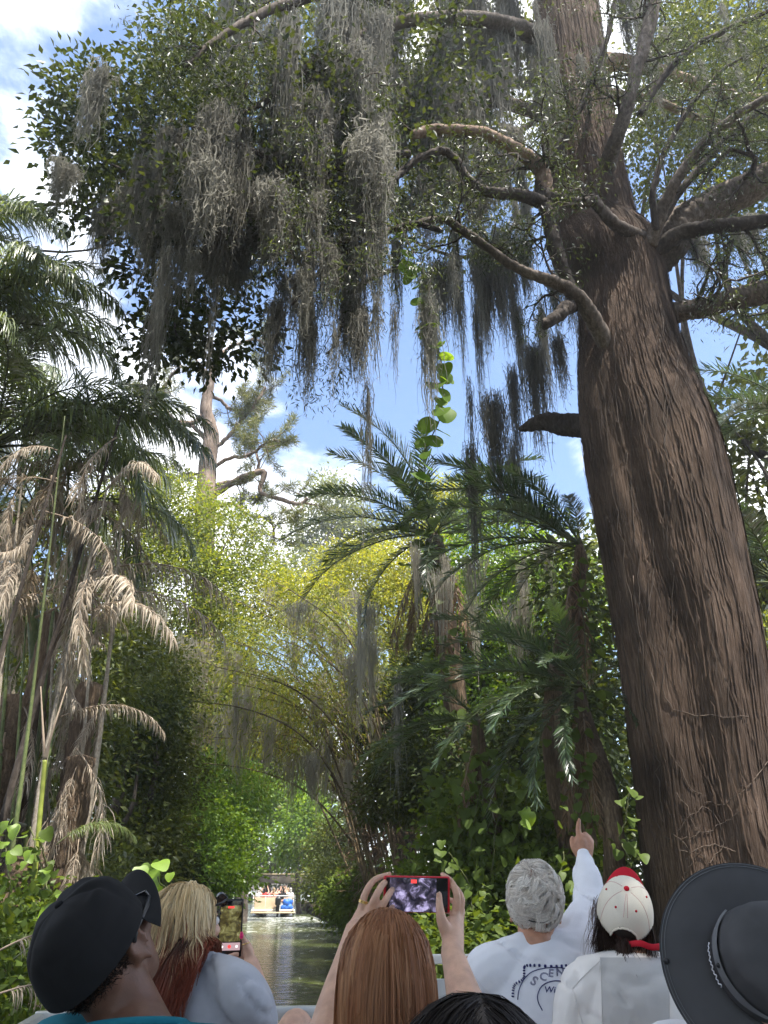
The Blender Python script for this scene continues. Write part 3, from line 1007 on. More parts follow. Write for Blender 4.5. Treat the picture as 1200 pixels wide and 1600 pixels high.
# ---------------------------------------------------------------- Spanish moss
def beard(n, w, seed, curl=1.0, thick=1.0, mat='moss', flat=.3):
    """a hanging beard of moss one metre long, top at the origin"""
    r = np.random.default_rng(seed)
    g = Geo()
    K = 11
    top = np.stack([r.normal(0, w * .42, n), r.normal(0, w * flat, n), r.uniform(-.12, .06, n)], 1)
    L = np.clip(r.beta(1.9, 1.5, n), .15, 1.0) * (1.0 - .55 * np.clip(np.abs(top[:, 0]) / w, 0, 1))
    tt = np.linspace(0, 1, K)
    drift = np.cumsum(r.normal(0, .016, (n, K, 3)) * curl, 1)
    p = top[:, None] * (1 - .45 * tt[None, :, None]) + drift
    p[:, :, 2] = top[:, 2:3] - tt[None] * L[:, None]
    a = r.random(n) * math.pi
    s = np.stack([np.cos(a), np.sin(a), np.zeros(n)], 1)
    wd = thick * r.uniform(.0011, .0026, (n, 1)) * np.array([[.8, 1, 1.1, 1.2, 1.1, 1.1, 1, .9, .8, .6, .3]])
    A = p - s[:, None] * wd[..., None]
    B = p + s[:, None] * wd[..., None]
    V = np.stack([A, B], 2).reshape(-1, 3)
    base = (np.arange(n)[:, None] * K + np.arange(K - 1)[None]).ravel() * 2
    g.add(V, np.stack([base, base + 1, base + 3, base + 2], -1))
    m = int(n * K * .9)
    src = p.reshape(-1, 3)[r.integers(0, n * K, m)]
    d = nrm(r.normal(0, 1, (m, 3)) * V3(.8, .8, .5) + V3(0, 0, -1.3))
    ln = r.uniform(.02, .06, m)[:, None]
    sd = nrm(np.cross(d, r.normal(0, 1, (m, 3)))) * thick * r.uniform(.0010, .0022, m)[:, None]
    V = np.stack([src - sd, src + sd, src + d * ln], 1).reshape(-1, 3)
    g.add(V, None, np.arange(m * 3).reshape(-1, 3))
    return g.mesh('spanish_moss', M[mat], False)


beards = [beard(230, .11, 40 + k_, .55, 1.15) for k_ in range(8)] + [beard(130, .075, 50 + k_, .55, 1.15) for k_ in range(6)] + [beard(44, .035, 60 + k_, .6, 1.3) for k_ in range(4)]
far_beards = [beard(120, .9, 80 + k_, .6, 4.0, 'moss_sunlit', .10) for k_ in range(4)] + [beard(60, .4, 90 + k_, .6, 4.0, 'moss_sunlit', .12) for k_ in range(3)]
NB = {'wide': beards[:8], 'mid': beards[8:14], 'thin': beards[14:], 'far': far_beards}


def hang(px, py, Y, length_px, kind, label, group, wscale=1.0):
    p = P(px, py, Y)
    L = length_px * mpp(px, py, Y) * 1.12
    o = link('spanish_moss', R.choice(NB[kind]))
    o.location = p
    o.rotation_euler.z = R.uniform(0, 6.28)
    w = {'wide': 2.9, 'mid': 2.1, 'thin': 1.6, 'far': .7}[kind] * wscale * R.uniform(.8, 1.25)
    o.scale = (w, w, L)
    return tag(o, label, 'moss', group)


LAB_A = 'grey brown curtain of Spanish moss among the overhanging cypress limbs at the upper left'
LAB_B = 'narrow tail of Spanish moss hanging lowest from the left cypress twigs against the sky'
LAB_C = 'pale grey beard of Spanish moss hanging left of the cypress trunk against blue sky'
LAB_D = 'Spanish moss hanging from the limbs around the upper cypress trunk'
GA, GB, GC, GD = 'moss curtains in the left canopy', 'moss tails below the left canopy', 'moss beards beside the trunk', 'moss on the upper limbs'
LAB_AS = ['grey Spanish moss curtain hanging just left of the upper cypress trunk near the tan limb',
          'grey Spanish moss curtain at the top edge above the tip of the tan limb',
          'brown grey Spanish moss hanging around the broken tip of the tan arching limb',
          'grey Spanish moss at the top edge of the left canopy among leafy branches',
          'grey brown moss curtain in the lower middle of the left canopy above the pine',
          'grey moss beard at the far left of the canopy beside the broad dark leaves']
GAS = ['moss left of the upper trunk', 'moss at the top edge', 'moss round the tan limb tip', 'moss at the top of the left canopy', 'moss in the middle of the left canopy', 'moss at the far left of the canopy']
n_hung = 0
for x0, x1, y0, y1, Y0, Y1, n, l0, l1, kinds, lab, grp in [
        (330, 880, -70, 60, 7.8, 10.6, 38, 190, 330, ('wide',), LAB_A, GA),
        (300, 860, 60, 190, 7.6, 10.4, 42, 170, 300, ('wide', 'wide', 'mid'), LAB_A, GA),
        (215, 620, 170, 300, 7.6, 9.8, 42, 150, 270, ('wide', 'wide', 'mid'), LAB_A, GA),
        (200, 500, 280, 400, 7.6, 9.4, 26, 90, 170, ('mid', 'wide'), LAB_A, GA),
        (600, 800, 180, 330, 8.6, 10.6, 14, 80, 170, ('mid', 'wide'), LAB_A, GA),
        (440, 660, 350, 450, 7.8, 9, 12, 120, 190, ('mid',), LAB_B, GB),
        (420, 640, 400, 520, 7.8, 9, 12, 90, 170, ('thin', 'mid'), LAB_B, GB),
        (690, 900, 330, 430, 11.5, 13.5, 16, 120, 240, ('wide', 'mid'), LAB_C, GC),
        (730, 900, 420, 560, 11.5, 13.5, 14, 120, 240, ('wide', 'mid', 'thin'), LAB_C, GC),
        (860, 1010, -30, 160, 8.4, 9.3, 9, 90, 190, ('mid', 'thin'), LAB_D, GD),
        (1040, 1200, -20, 120, 8.2, 9.6, 8, 70, 130, ('mid', 'thin'), LAB_D, GD),
        (960, 1180, 330, 400, 9.2, 10.4, 9, 60, 110, ('thin', 'mid'), LAB_D, GD)]:
    for _ in range(n):
        hx = (x0 + x1) / 2 + R.gauss(0, .30) * (x1 - x0)
        if grp == GA:
            hy = (y0 + y1) / 2 + R.gauss(0, .36) * (y1 - y0)
            k_ = 0 if hx > 700 else 1 if hx > 520 and hy < 150 else 2 if hx > 520 else 3 if hy < 130 else 4 if hx > 330 else 5
            hang(hx, hy, R.uniform(Y0, Y1) if hx < 610 else R.uniform(9.5, 11.2), R.uniform(l0, l1), R.choice(kinds), LAB_AS[k_], GAS[k_])
            continue
        hang(hx, (y0 + y1) / 2 + R.gauss(0, .36) * (y1 - y0), R.uniform(Y0, Y1) if hx < 610 or Y0 > 11 else R.uniform(9.5, 11.2), R.uniform(l0, l1), R.choice(kinds), lab, grp)
for x, y, Y, L, kd, lab in [
        (562, 470, 8.2, 150, 'mid', 'long dark column of Spanish moss pointing down at the date palm crown'),
        (575, 600, 8.4, 270, 'thin', 'longest thin strand of Spanish moss falling in front of the date palm'),
        (255, 450, 8.4, 240, 'mid', 'long frayed moss tail hanging beside the pine crown at the left'),
        (668, 470, 8.6, 240, 'mid', 'dark moss tail hanging beside the vine of round leaves'),
        (480, 470, 8.2, 180, 'mid', 'ragged moss tail hanging at the left of the blue sky gap'),
        (432, 470, 8.2, 190, 'mid', 'broad moss tail hanging over the far pine branches'),
        (340, 440, 8.4, 220, 'thin', 'thin moss strand hanging in front of the pine trunk'),
        (615, 480, 8.5, 160, 'thin', 'short moss strand hanging left of the round leaf vine'),
        (705, 400, 8.7, 130, 'thin', 'single wisp of moss hanging alone in the blue sky gap'),
        (550, 70, 7.8, 50, 'thin', 'small sunlit tuft of moss glowing at the top of the left canopy'),
        (905, 85, 8.5, 60, 'thin', 'sunlit moss tuft glowing in front of the upper trunk'),
        (835, 0, 8.7, 90, 'thin', 'sunlit moss strand at the top edge left of the trunk'),
        (770, 620, 11.5, 230, 'wide', 'broad pale moss sheet hanging behind the right date palm fronds'),
        (735, 700, 12.0, 240, 'mid', 'moss sheet hanging low between the two date palms'),
        (800, 690, 12.2, 220, 'mid', 'grey moss beard hanging below the broken limb stub'),
        (620, 1060, 12.5, 200, 'thin', 'thread of moss hanging in front of the vine covered palm')]:
    hang(x, y, Y, L, kd, lab, 'separate moss tails')
# ---------------------------------------------------------------- palms
def make_frond(L, elev, sag, n, leaf_len, leaf_w, leaf_droop, vee, seed, start=.14, twist=.25, ragged=0.0):
    """frond in local space: base at the origin, heading +Y, world-like gravity along -Z"""
    r = np.random.default_rng(seed)
    K = 26
    s = np.linspace(0, 1, K)
    ang = math.radians(elev) - math.radians(sag) * s ** 1.35
    side = np.cumsum(r.normal(0, .012, K))
    st = L / (K - 1)
    y = np.concatenate([[0], np.cumsum(np.cos(ang[:-1]) * st)])
    z = np.concatenate([[0], np.cumsum(np.sin(ang[:-1]) * st)])
    p = np.stack([side * L * .3, y, z], 1)
    rach = tube(Geo(), p, np.linspace(.022, .003, K) * L / 3, 5)
    t = nrm(np.gradient(p, axis=0))
    sx = nrm(np.cross(t, np.array([0, 0, 1.0]) + np.zeros_like(t)))
    up = np.cross(sx, t)
    S = np.linspace(start, .995, n)
    f = S * (K - 1)
    i0 = np.minimum(f.astype(int), K - 2)
    w = (f - i0)[:, None]
    P0 = p[i0] * (1 - w) + p[i0 + 1] * w
    T0, S0, U0 = t[i0], sx[i0], up[i0]
    V, Q, TT = [], [], []
    base = 0
    prof = leaf_len * (.45 + .55 * np.sin(math.pi * np.clip((S - start) / (1 - start) * .80 + .16, 0, 1)))
    out = []
    for sd in (-1, 1):
        a = np.radians(58 - 26 * S + r.normal(0, 5, n))[:, None]
        ve = np.radians(vee + r.normal(0, twist * 57, n))[:, None]
        d = np.cos(a) * T0 + np.sin(a) * (sd * S0 * np.cos(ve) + U0 * np.sin(ve))
        ln = (prof * r.uniform(.82, 1.08, n))[:, None]
        if ragged:
            ln = ln * np.where(r.random((n, 1)) < ragged, r.uniform(.2, .8, (n, 1)), 1)
        pts = [P0 + r.normal(0, .004, (n, 3))]
        dd = nrm(d)
        for k_ in range(4):
            dd = nrm(dd + np.array([0, 0, -1.0]) * leaf_droop * (k_ * .5 + .35) + r.normal(0, .05 + ragged * .25, (n, 3)))
            pts.append(pts[-1] + dd * ln / 4)
        wdir = nrm(np.cross(d, U0 + r.normal(0, .25, (n, 3))))
        ws = [.45, 1.0, .95, .6]
        rows = []
        for k_ in range(4):
            rows += [pts[k_] - wdir * leaf_w * .5 * ws[k_], pts[k_] + wdir * leaf_w * .5 * ws[k_]]
        rows.append(pts[4])
        VV = np.stack(rows, 1).reshape(-1, 3)
        b = np.arange(n)[:, None] * 9 + base
        for k_ in range(3):
            Q.append(b + np.array([[2 * k_, 2 * k_ + 1, 2 * k_ + 3, 2 * k_ + 2]]))
        TT.append(b + np.array([[6, 7, 8]]))
        base += n * 9
        V.append(VV)
    lf = Geo().add(np.vstack(V), np.vstack(Q), np.vstack(TT))
    return rach, lf


class FrondKind:
    def __init__(self, mat, stalk, els, variants=2, **kw):
        self.items = []
        sd = kw.pop('seed')
        for e in els:
            for v in range(variants):
                ra, lf = make_frond(elev=e, seed=sd, **kw)
                sd += 1
                self.items.append((e, ra.mesh('frond', stalk), lf.mesh('leaflets', mat, False)))

    def put(self, parent, loc, az, elev, scale=1.0, label=None):
        best = sorted(self.items, key=lambda it: abs(it[0] - elev) + R.random() * 6)[0]
        o = link('frond', best[1], parent, loc)
        o.rotation_euler = (math.radians(elev - best[0]) * .5, R.uniform(-.25, .25), az)
        o.scale = (scale,) * 3
        c = link('leaflets', best[2], o)
        c['kind'] = 'stuff'
        if label:
            o['label'] = label
        return o


M['frond_stalk'] = plain_mat('frond_stalk', (.10, .12, .045), .5, var=.25, nscale=4)
M['dead_stalk'] = plain_mat('dead_stalk', (.30, .23, .17), .8, var=.3, nscale=4)
queen = FrondKind(M['palm_leaf'], M['frond_stalk'], (70, 45, 20, 0), 2, seed=100, L=3.4, sag=100, n=105, leaf_len=.82, leaf_w=.026, leaf_droop=.55, vee=8, twist=.35)
date = FrondKind(M['date_leaf'], M['frond_stalk'], (75, 50, 25, 0, -30), 2, seed=200, L=3.4, sag=62, n=80, leaf_len=.50, leaf_w=.030, leaf_droop=.06, vee=24, twist=.18)
deadq = FrondKind(M['dead_leaf'], M['dead_stalk'], (30, -10, -50, -75), 2, seed=300, L=2.6, sag=85, n=74, leaf_len=.55, leaf_w=.022, leaf_droop=.8, vee=-10, twist=.5, ragged=.35)
deadd = FrondKind(M['brown_leaf'], M['dead_stalk'], (-60, -80), 3, seed=400, L=2.6, sag=28, n=70, leaf_len=.42, leaf_w=.024, leaf_droop=.5, vee=-20, twist=.3, ragged=.2)


def stem_geo(pts, r0, r1, rings=True, sides=12):
    q = curve(pts, 90)
    rr = np.linspace(r0, r1, 90)
    if rings:
        rr = rr * (1 + .07 * (np.arange(90) % 5 == 0))
    return tube(Geo(), q, rr, sides, True, .04)


def palm(name, label, base, top, r0, r1, kind, fr, stem_mat, group=None, bend=.25, dead=()):
    """fr: list of (azimuth degrees from +Y towards +X, elevation degrees, scale)"""
    base, top = np.array(base, float), np.array(top, float)
    root = thing(name, label, 'palm', base, group)
    mid = (base + top) / 2 + V3(rng.normal(0, bend), rng.normal(0, bend), 0)
    tt_ = top - V3(0, 0, .35)
    part('trunk', stem_geo([base - V3(0, 0, .2), mid, tt_], r0, r1), stem_mat, root)
    part('crownshaft', tube(Geo(), [tt_ - V3(0, 0, .05), tt_ + V3(0, 0, .2), top + V3(0, 0, .1)], [r1 * 1.02, r1 * .8, .02], 10, True, .1), stem_mat, root)
    for az, el, sc in fr:
        kind.put(root, top - base + rng.normal(0, .04, 3), math.radians(-az), el, sc)
    for item in dead:
        az, el, sc, k_ = item
        k_.put(root, top - base + V3(0, 0, -.15), math.radians(-az), el, sc, 'dry brown dead frond')
    return root


def spread_fronds(n, a0, a1, els, s0, s1):
    return [(a0 + (a1 - a0) * (k_ + R.uniform(.2, .8)) / n, R.choice(els) + R.uniform(-8, 8), R.uniform(s0, s1)) for k_ in range(n)]


def left_base(px, Y):
    p = P(px, 1385, Y)
    return V3(p[0], Y, ground_z(p[0], Y))


palm('queen_palm', 'tallest feathery palm at the left edge whose fronds droop against the white cloud', left_base(-220, 9.2), P(-185, 395, 9.2), .16, .11, queen, spread_fronds(13, 0, 360, (45, 35, 20, 0), .8, 1.0) + [(85, 62, .9), (100, 50, .9), (75, 55, .95), (80, 35, .9)], M['cane'])
palm('queen_palm', 'broad feathery palm at the left edge with its dense crown below the tallest palm', left_base(-150, 9.6), P(-110, 520, 9.6), .15, .10, queen, spread_fronds(20, 0, 360, (70, 55, 35), .9, 1.1) + [(60, 52, 1), (75, 45, 1), (90, 60, .95), (105, 35, .95), (80, 20, .9), (120, 50, .9)], M['cane'])
palm('queen_palm', 'feathery palm with long arching fronds reaching right towards the distant pine', left_base(-50, 10.4), P(-15, 700, 10.4), .12, .09, queen, spread_fronds(10, 0, 360, (60, 40, 20), .8, 1.0) + [(80, 42, 1.12), (92, 32, 1.1), (70, 50, 1.1), (100, 15, 1.0), (60, 30, 1.05), (110, 30, 1.0), (86, 55, 1.15)], M['cane'])
palm('queen_palm', 'lowest green feathery palm leaning over the dry stems on the left bank', left_base(20, 11.2), P(45, 800, 11.2), .10, .08, queen, spread_fronds(8, 0, 360, (55, 35, 15), .7, .85) + [(85, 30, .95), (110, 10, .9)], M['green_cane'], dead=[(95, 20, 1.0, deadq), (80, 5, 1.05, deadq), (120, -10, 1.0, deadq), (60, 10, .9, deadq), (150, -20, .9, deadq), (200, 0, .9, deadq), (20, 5, .9, deadq)])
palm('queen_palm', 'feathery palm far behind the left clump with fronds below the pine', left_base(20, 15), P(40, 690, 15), .12, .09, queen, spread_fronds(9, 0, 360, (60, 40, 20), .9, 1.05), M['cane'])

# ringed cane stems of the left clump
cane_px = [(20, 1400, 76, 850, 8.4, 9), (-25, 1330, 122, 850, 8.8, 15), (-30, 1060, 62, 880, 8.2, 13), (32, 1400, 48, 960, 9.0, 7), (62, 1400, 135, 960, 8.6, 12),
           (108, 1400, 168, 960, 9.6, 11), (52, 1400, 112, 1010, 9.0, 8), (95, 1400, 136, 930, 9.8, 8), (-8, 1400, 22, 940, 8.6, 12), (12, 1400, 30, 900, 9.4, 9),
           (128, 1400, 190, 940, 10.4, 9), (82, 1400, 88, 900, 10.2, 7), (44, 1400, 98, 820, 10.0, 9), (150, 1400, 150, 1000, 10.8, 8), (2, 1400, -20, 800, 9.2, 12), (112, 1400, 108, 880, 11.2, 8)]
for n_, (x0, y0, x1, y1, Y, w) in enumerate(cane_px):
    x1, y1 = x1 + (x1 - x0) * .45, y1 - 200
    a, b = P(x0, y0, Y), P(x1, y1, Y + .3)
    a[2] = ground_z(a[0], Y)
    r_ = w / 2 * mpp(x0, y0, Y)
    root = thing('cane_palm', 'slender ringed palm stem standing in the dry clump on the left bank', 'palm', a, 'ringed palm stems on the left bank')
    if n_ in (1, 2):
        root['label'] = ('thick dark stem leaning far to the right across the left palm clump', 'short thick dark stem leaning at the left edge above the clump')[n_ - 1]
    part('stem', stem_geo([a - V3(0, 0, .2), a * .6 + b * .4 + rng.normal(0, .08, 3), b], r_ * 1.15, r_ * .3), M['dark_limb'] if n_ in (1, 2) else M['cane'] if n_ % 3 else M['green_cane'], root)
    for k_ in range(R.choice((2, 3, 4))):
        deadq.put(root, b - a + V3(0, 0, -R.uniform(0, 1.8)), R.uniform(0, 6.28), R.choice((10, -20, -50, -70)), R.uniform(.4, .75), None)
# the bamboo-like green and orange stem in front
a, b = P(70, 1400, 8.0), P(70, 1188, 8.0)
a[2] = ground_z(a[0], 8.0)
root = thing('cane_palm', 'short green and yellow stem with a forked dead tip in front of the dry clump', 'palm', a)
M['young_stem'] = plain_mat('young_stem', (.22, .25, .04), .45, var=.45, nscale=5)
part('stem', stem_geo([a, (a + b) / 2, b], .028, .022), M['young_stem'], root)
for dx in (-.16, .05):
    part('dead_tip', tube(Geo(), curve([b, b + V3(dx * .4, 0, .25), b + V3(dx * 1.3, .05, .75)], 12), np.linspace(.02, .006, 12), 6), M['dead_stalk'], root)


# hanging skirts of dry fronds
def dry_skirt(label, top, n, length, spread, kind, group, fib=True):
    base = np.array([top[0], top[1], ground_z(top[0], top[1])])
    root = thing('dead_palm', label, 'dead palm', base, group)
    if fib:
        part('trunk', tube(Geo(), curve([base - V3(0, 0, .2), (base + top) / 2 + rng.normal(0, .06, 3), top], 40), .14 * (1 + .2 * rng.random(40)), 12, True, .3), M['fibre'], root)
    for k_ in range(n):
        h = R.uniform(.05, .98)
        kind.put(root, (top - base) * h + rng.normal(0, spread, 3) * V3(1, 1, .3), R.uniform(0, 6.28), R.choice((-80, -70, -60)), length * R.uniform(.6, 1.0))
    return root


dry_skirt('dead palm stub wrapped in a shaggy skirt of dry fibres right of the stems', P(128, 1185, 9.4), 42, .50, .12, deadq, 'dead palms')
dry_skirt('dry dead palm hidden among the leftmost ringed stems', P(25, 1090, 9.8), 20, .62, .2, deadq, 'dead palms')
dry_skirt('tall dead palm with pale hanging fronds behind the ringed stems', P(85, 960, 10.6), 30, .72, .22, deadq, 'dead palms')
dry_skirt('grey dead palm with drooping fronds at the right side of the left clump', P(140, 1070, 10.2), 20, .62, .16, deadq, 'dead palms')
dry_skirt('pale dry palm butt low behind the black cap among vines', P(48, 1330, 8.2), 22, .36, .10, deadq, 'dead palms')
for lab, x, y, Y, az, el, sc in [
        ('large dry brown frond arching right from the left clump like a feather', 55, 965, 9.4, 82, 32, 1.0),
        ('dry grey frond curling over above the largest dead frond', 70, 925, 9.8, 86, 36, 1.05),
        ('dry frond arching at the left edge above the stems', -40, 960, 9.0, 75, 38, .75),
        ('low dry frond with curled tip beside the shaggy dead stub', 95, 1120, 9.0, 80, 25, .5),
        ('pale dry frond hanging in the middle of the stems', 120, 1170, 9.2, 95, -40, .6)]:
    p = P(x, y, Y)
    root = thing('dead_frond', lab, 'palm frond', p)
    deadq.put(root, (0, 0, 0), math.radians(-az), el, sc)

# --- the date palms of the right bank
T = P(678, 835, 17.5)
B = P(715, 1345, 17.5)
B[2] = ground_z(B[0], B[1])
palm('date_palm', 'vine covered date palm standing by itself in the middle over the canal', B, T, .30, .26, date,
     [(270, 68, 1.2), (255, 75, 1.2), (262, 15, 1.15), (278, 5, 1.1), (245, 35, 1.1), (285, 48, 1.15), (230, -5, .9), (265, -28, .9), (90, 60, 1.0), (75, 40, 1.0), (100, 20, .95),
      (120, 48, 1.0), (180, 55, 1.0), (200, 30, 1.0), (150, 25, .95), (220, 55, 1.1), (300, 25, 1.0), (330, 60, 1.0), (20, 60, 1.0), (50, 20, .9), (240, 5, 1.0), (190, -20, .8), (160, 0, .8)], M['fibre'],
     dead=[(250, -70, 1.0, deadd), (265, -60, 1.15, deadd), (230, -75, 1.1, deadd), (190, -78, 1.1, deadd), (150, -70, 1.0, deadd), (120, -75, 1.0, deadd), (170, -62, 1.2, deadd), (210, -70, 1.3, deadd), (280, -50, 1.1, deadd)])
T = P(905, 850, 11.6)
B = P(935, 1385, 11.8)
B[2] = ground_z(B[0], B[1])
palm('date_palm', 'date palm half hidden behind the left side of the cypress trunk with fronds arching left', B, T, .15, .12, date,
     [(275, 55, .86), (262, 38, .86), (285, 25, .82), (268, 12, .78), (255, 62, .82), (290, 70, .8), (240, 20, .7), (250, 45, .75), (300, 40, .8), (320, 55, .8), (225, 50, .6), (280, -12, .7), (260, -25, .66), (200, 35, .5), (310, 5, .7)], M['fibre'],
     dead=[(250, -75, .7, deadd), (270, -70, .8, deadd), (230, -78, .8, deadd), (290, -70, .8, deadd), (210, -75, .7, deadd)])
T = P(905, 1075, 10.9)
B = P(925, 1400, 10.9)
B[2] = ground_z(B[0], B[1])
palm('date_palm', 'low date palm at the foot of the cypress with dark fronds and brown fibres', B, T, .14, .12, date,
     [(272, 30, .80), (262, 12, .82), (255, -5, .75), (285, 18, .75), (240, 40, .6), (295, 45, .7), (230, 5, .6), (250, -35, .6), (210, 20, .5), (275, 60, .7), (270, -30, .66), (220, -30, .5), (200, 60, .5), (130, 35, .45), (160, -10, .42)], M['fibre'],
     dead=[(250, -78, .7, deadd), (225, -75, .7, deadd), (205, -80, .75, deadd), (185, -78, .7, deadd), (270, -75, .7, deadd), (240, -80, .65, deadd), (290, -78, .7, deadd), (215, -70, .7, deadd)])
T = P(1215, 905, 12.5)
B = V3(T[0] + .2, T[1], ground_z(T[0], T[1]))
palm('date_palm', 'green palm behind the right side of the cypress trunk at the picture edge', B, T, .2, .17, date,
     spread_fronds(13, 0, 360, (70, 45, 20), .75, .95) + [(275, 60, .8), (265, 35, .8), (280, 15, .75), (260, 80, .8), (270, -15, .7)], M['fibre'])
T = P(1240, 640, 12.2)
B = V3(T[0] + .1, T[1] + .2, ground_z(T[0], T[1]))
palm('date_palm', 'taller palm at the right edge with narrow fronds beside the pale leaved tree', B, T, .17, .14, date,
     spread_fronds(11, 0, 360, (60, 30, 5), .6, .8) + [(270, 25, .7), (260, 0, .7)], M['fibre'])

# the single frond that catches light over the dark bank, and the hidden palm carrying it
T = P(745, 1125, 12.2)
B = V3(P(760, 1380, 12.4)[0], 12.4, ground_z(P(760, 1380, 12.4)[0], 12.4))
palm('date_palm', 'small palm buried in vines right of the canal with one glossy frond lit from above', B, T, .14, .12, date,
     [(268, 24, .55), (262, 5, .62), (280, -5, .55), (90, 20, .6), (80, 40, .5), (100, 0, .6), (250, 45, .5), (120, 30, .55), (200, 10, .4), (270, 60, .4)], M['fibre'], dead=[(230, -70, .6, deadd), (265, -75, .7, deadd)])


# ---------------------------------------------------------------- broadleaf trees
def crown_geo(g, blobs, clumps, per, ln, wd, cr, shell=.55, droop=.25, flat=.7):
    clumps = int(clumps * 1.75)
    ln, wd = ln * 1.22, wd * 1.35
    vol = np.array([r[0] * r[1] * r[2] for c, r in blobs]) ** .75
    vol = vol / vol.sum()
    ids = rng.choice(len(blobs), clumps, p=vol)
    C = np.array([c for c, r in blobs])[ids]
    Rr = np.array([r for c, r in blobs])[ids]
    d = nrm(rng.normal(0, 1, (clumps, 3)))
    rad = rng.random(clumps) ** (1 / 3) * (1 - shell) + shell * rng.uniform(.75, 1.02, clumps)
    cc = C + d * Rr * rad[:, None]
    out = nrm(cc - C)
    n = clumps * per
    c2 = np.repeat(cc, per, 0)
    off = rng.normal(0, 1, (n, 3)) * cr * V3(1, 1, .6)
    pos = c2 + off
    dirs = nrm(off) * .7 + np.repeat(out, per, 0) * .35 + rng.normal(0, .45, (n, 3)) + V3(0, 0, -droop)
    nor = rng.normal(0, .55, (n, 3)) + V3(0, 0, flat)
    leaves(g, pos, dirs, nor, ln * rng.uniform(.65, 1.2, n), wd * rng.uniform(.7, 1.2, n))
    return cc


def tree(name, label, base, blobs, clumps, per, ln, wd, cr, mat, bark='limb', r0=.25, nlimb=7, cat='tree', group=None, lean=None, shell=.55, droop=.25, limb_r=.35, fork=None, inner=False):
    base = np.array(base, float)
    root = thing(name, label, cat, base, group)
    cen = np.mean([c for c, r in blobs], 0)
    ztop = max(c[2] for c, r in blobs)
    given = fork
    fork = base + (cen - base) * .55
    fork[2] = base[2] + (min(c[2] - r[2] * .3 for c, r in blobs) - base[2]) * .8
    if given is not None:
        fork = np.array(given)
    path = [base - V3(0, 0, .3), base * .5 + fork * .5 + (lean if lean is not None else rng.normal(0, .15, 3)), fork]
    q = curve(path, 24)
    part('trunk', tube(Geo(), q, np.linspace(r0, r0 * .65, 24), 12, True, .15), M[bark], root)
    for k_ in range(nlimb):
        c, r = blobs[k_ % len(blobs)]
        if inner and k_ == 0:
            end = cen
        else:
            end = None
        end = end if end is not None else np.array(c) + nrm(rng.normal(0, 1, 3)) * np.array(r) * .7
        st = fork if k_ % 3 or given is not None else q[16]
        if inner and k_ > 0:
            st = cen
        m1 = st * .55 + end * .45 + rng.normal(0, .12, 3) * np.linalg.norm(end - st) + V3(0, 0, -.05 * np.linalg.norm(end - st))
        lq = curve([st, m1, end], 18)
        part('limb', tube(Geo(), lq, np.linspace(r0 * limb_r * 1.4, r0 * .06, 18), 8, True, .15), M[bark], root)
    g = Geo()
    cc = crown_geo(g, blobs, clumps, per, ln, wd, cr, shell, droop)
    part('foliage', g, M[mat], root, False, kind='stuff')
    return root, cc


def blob(px, py, Y, rx, ry, dy=None):
    """an ellipsoid of foliage of rx, ry photo pixels around a photo position, Y metres ahead"""
    m_ = mpp(px, py, Y)
    return (P(px, py, Y), (rx * m_, dy if dy else (rx + ry) * .5 * m_, ry * m_ * 1.05))


def foot(px, Y):
    x = P(px, 1385, Y)[0]
    return V3(x, Y, ground_z(x, Y))


# dark broad leaves silhouetted against the cloud, upper left
tree('broadleaf_tree', 'dark leaved tree whose leafy branches stand out against the white cloud at upper left', foot(-190, 11.5),
     [blob(250, 215, 9.6, 150, 120, .9), blob(140, 150, 9.2, 70, 70, .5), blob(120, 230, 9.2, 60, 60, .5), blob(175, 310, 9.4, 75, 70, .6), blob(300, 400, 9.6, 120, 90, .8), blob(290, 60, 9.8, 90, 70, .7), blob(340, 520, 9.8, 110, 60, .6), blob(260, 540, 9.7, 60, 40, .5)],
     330, 17, .135, .066, .20, 'dark_leaf', r0=.2, nlimb=9, shell=.2, limb_r=.16, fork=P(-130, 330, 10.5), inner=True)
tree('broadleaf_tree', 'leafy branches mixed among the moss of the upper left canopy', foot(-230, 10.5),
     [blob(380, 160, 8.4, 200, 120, 1.2), blob(560, 250, 8.8, 160, 80, 1.0), blob(450, 330, 8.6, 150, 90, .9), blob(640, 120, 9.2, 150, 110, 1.0), blob(270, 320, 8.4, 100, 90, .7)],
     230, 13, .11, .055, .24, 'dark_leaf', r0=.16, nlimb=6, shell=.0, limb_r=.14, fork=P(-180, 300, 9.8), inner=True)
# green foliage behind the moss, both sides of the upper trunk
tree('broadleaf_tree', 'broad green tree seen through the moss behind the upper left limbs', foot(1100, 15.5),
     [blob(420, 120, 13.5, 140, 150), blob(620, 110, 14.5, 170, 150), blob(780, 160, 14.5, 120, 150), blob(520, 300, 13.5, 150, 110), blob(700, 290, 14, 130, 90), blob(390, 330, 13.5, 110, 110), blob(560, -60, 14, 300, 90)],
     760, 19, .15, .075, .34, 'mid_leaf', r0=.3, nlimb=7, shell=.1, fork=P(925, 130, 15), limb_r=.25)
tree('broadleaf_tree', 'bright green tree behind the right hand limbs at the upper right corner', V3(9.2, 15.5, 1.2),
     [blob(1080, 120, 13.5, 110, 110), blob(1170, 210, 13, 90, 130), blob(1140, 20, 13.5, 120, 80), blob(1030, 230, 14, 60, 90), blob(1150, 320, 13, 80, 60), blob(1260, 100, 13, 90, 200)],
     760, 20, .12, .062, .28, 'mid_leaf', r0=.25, nlimb=9, shell=.2)
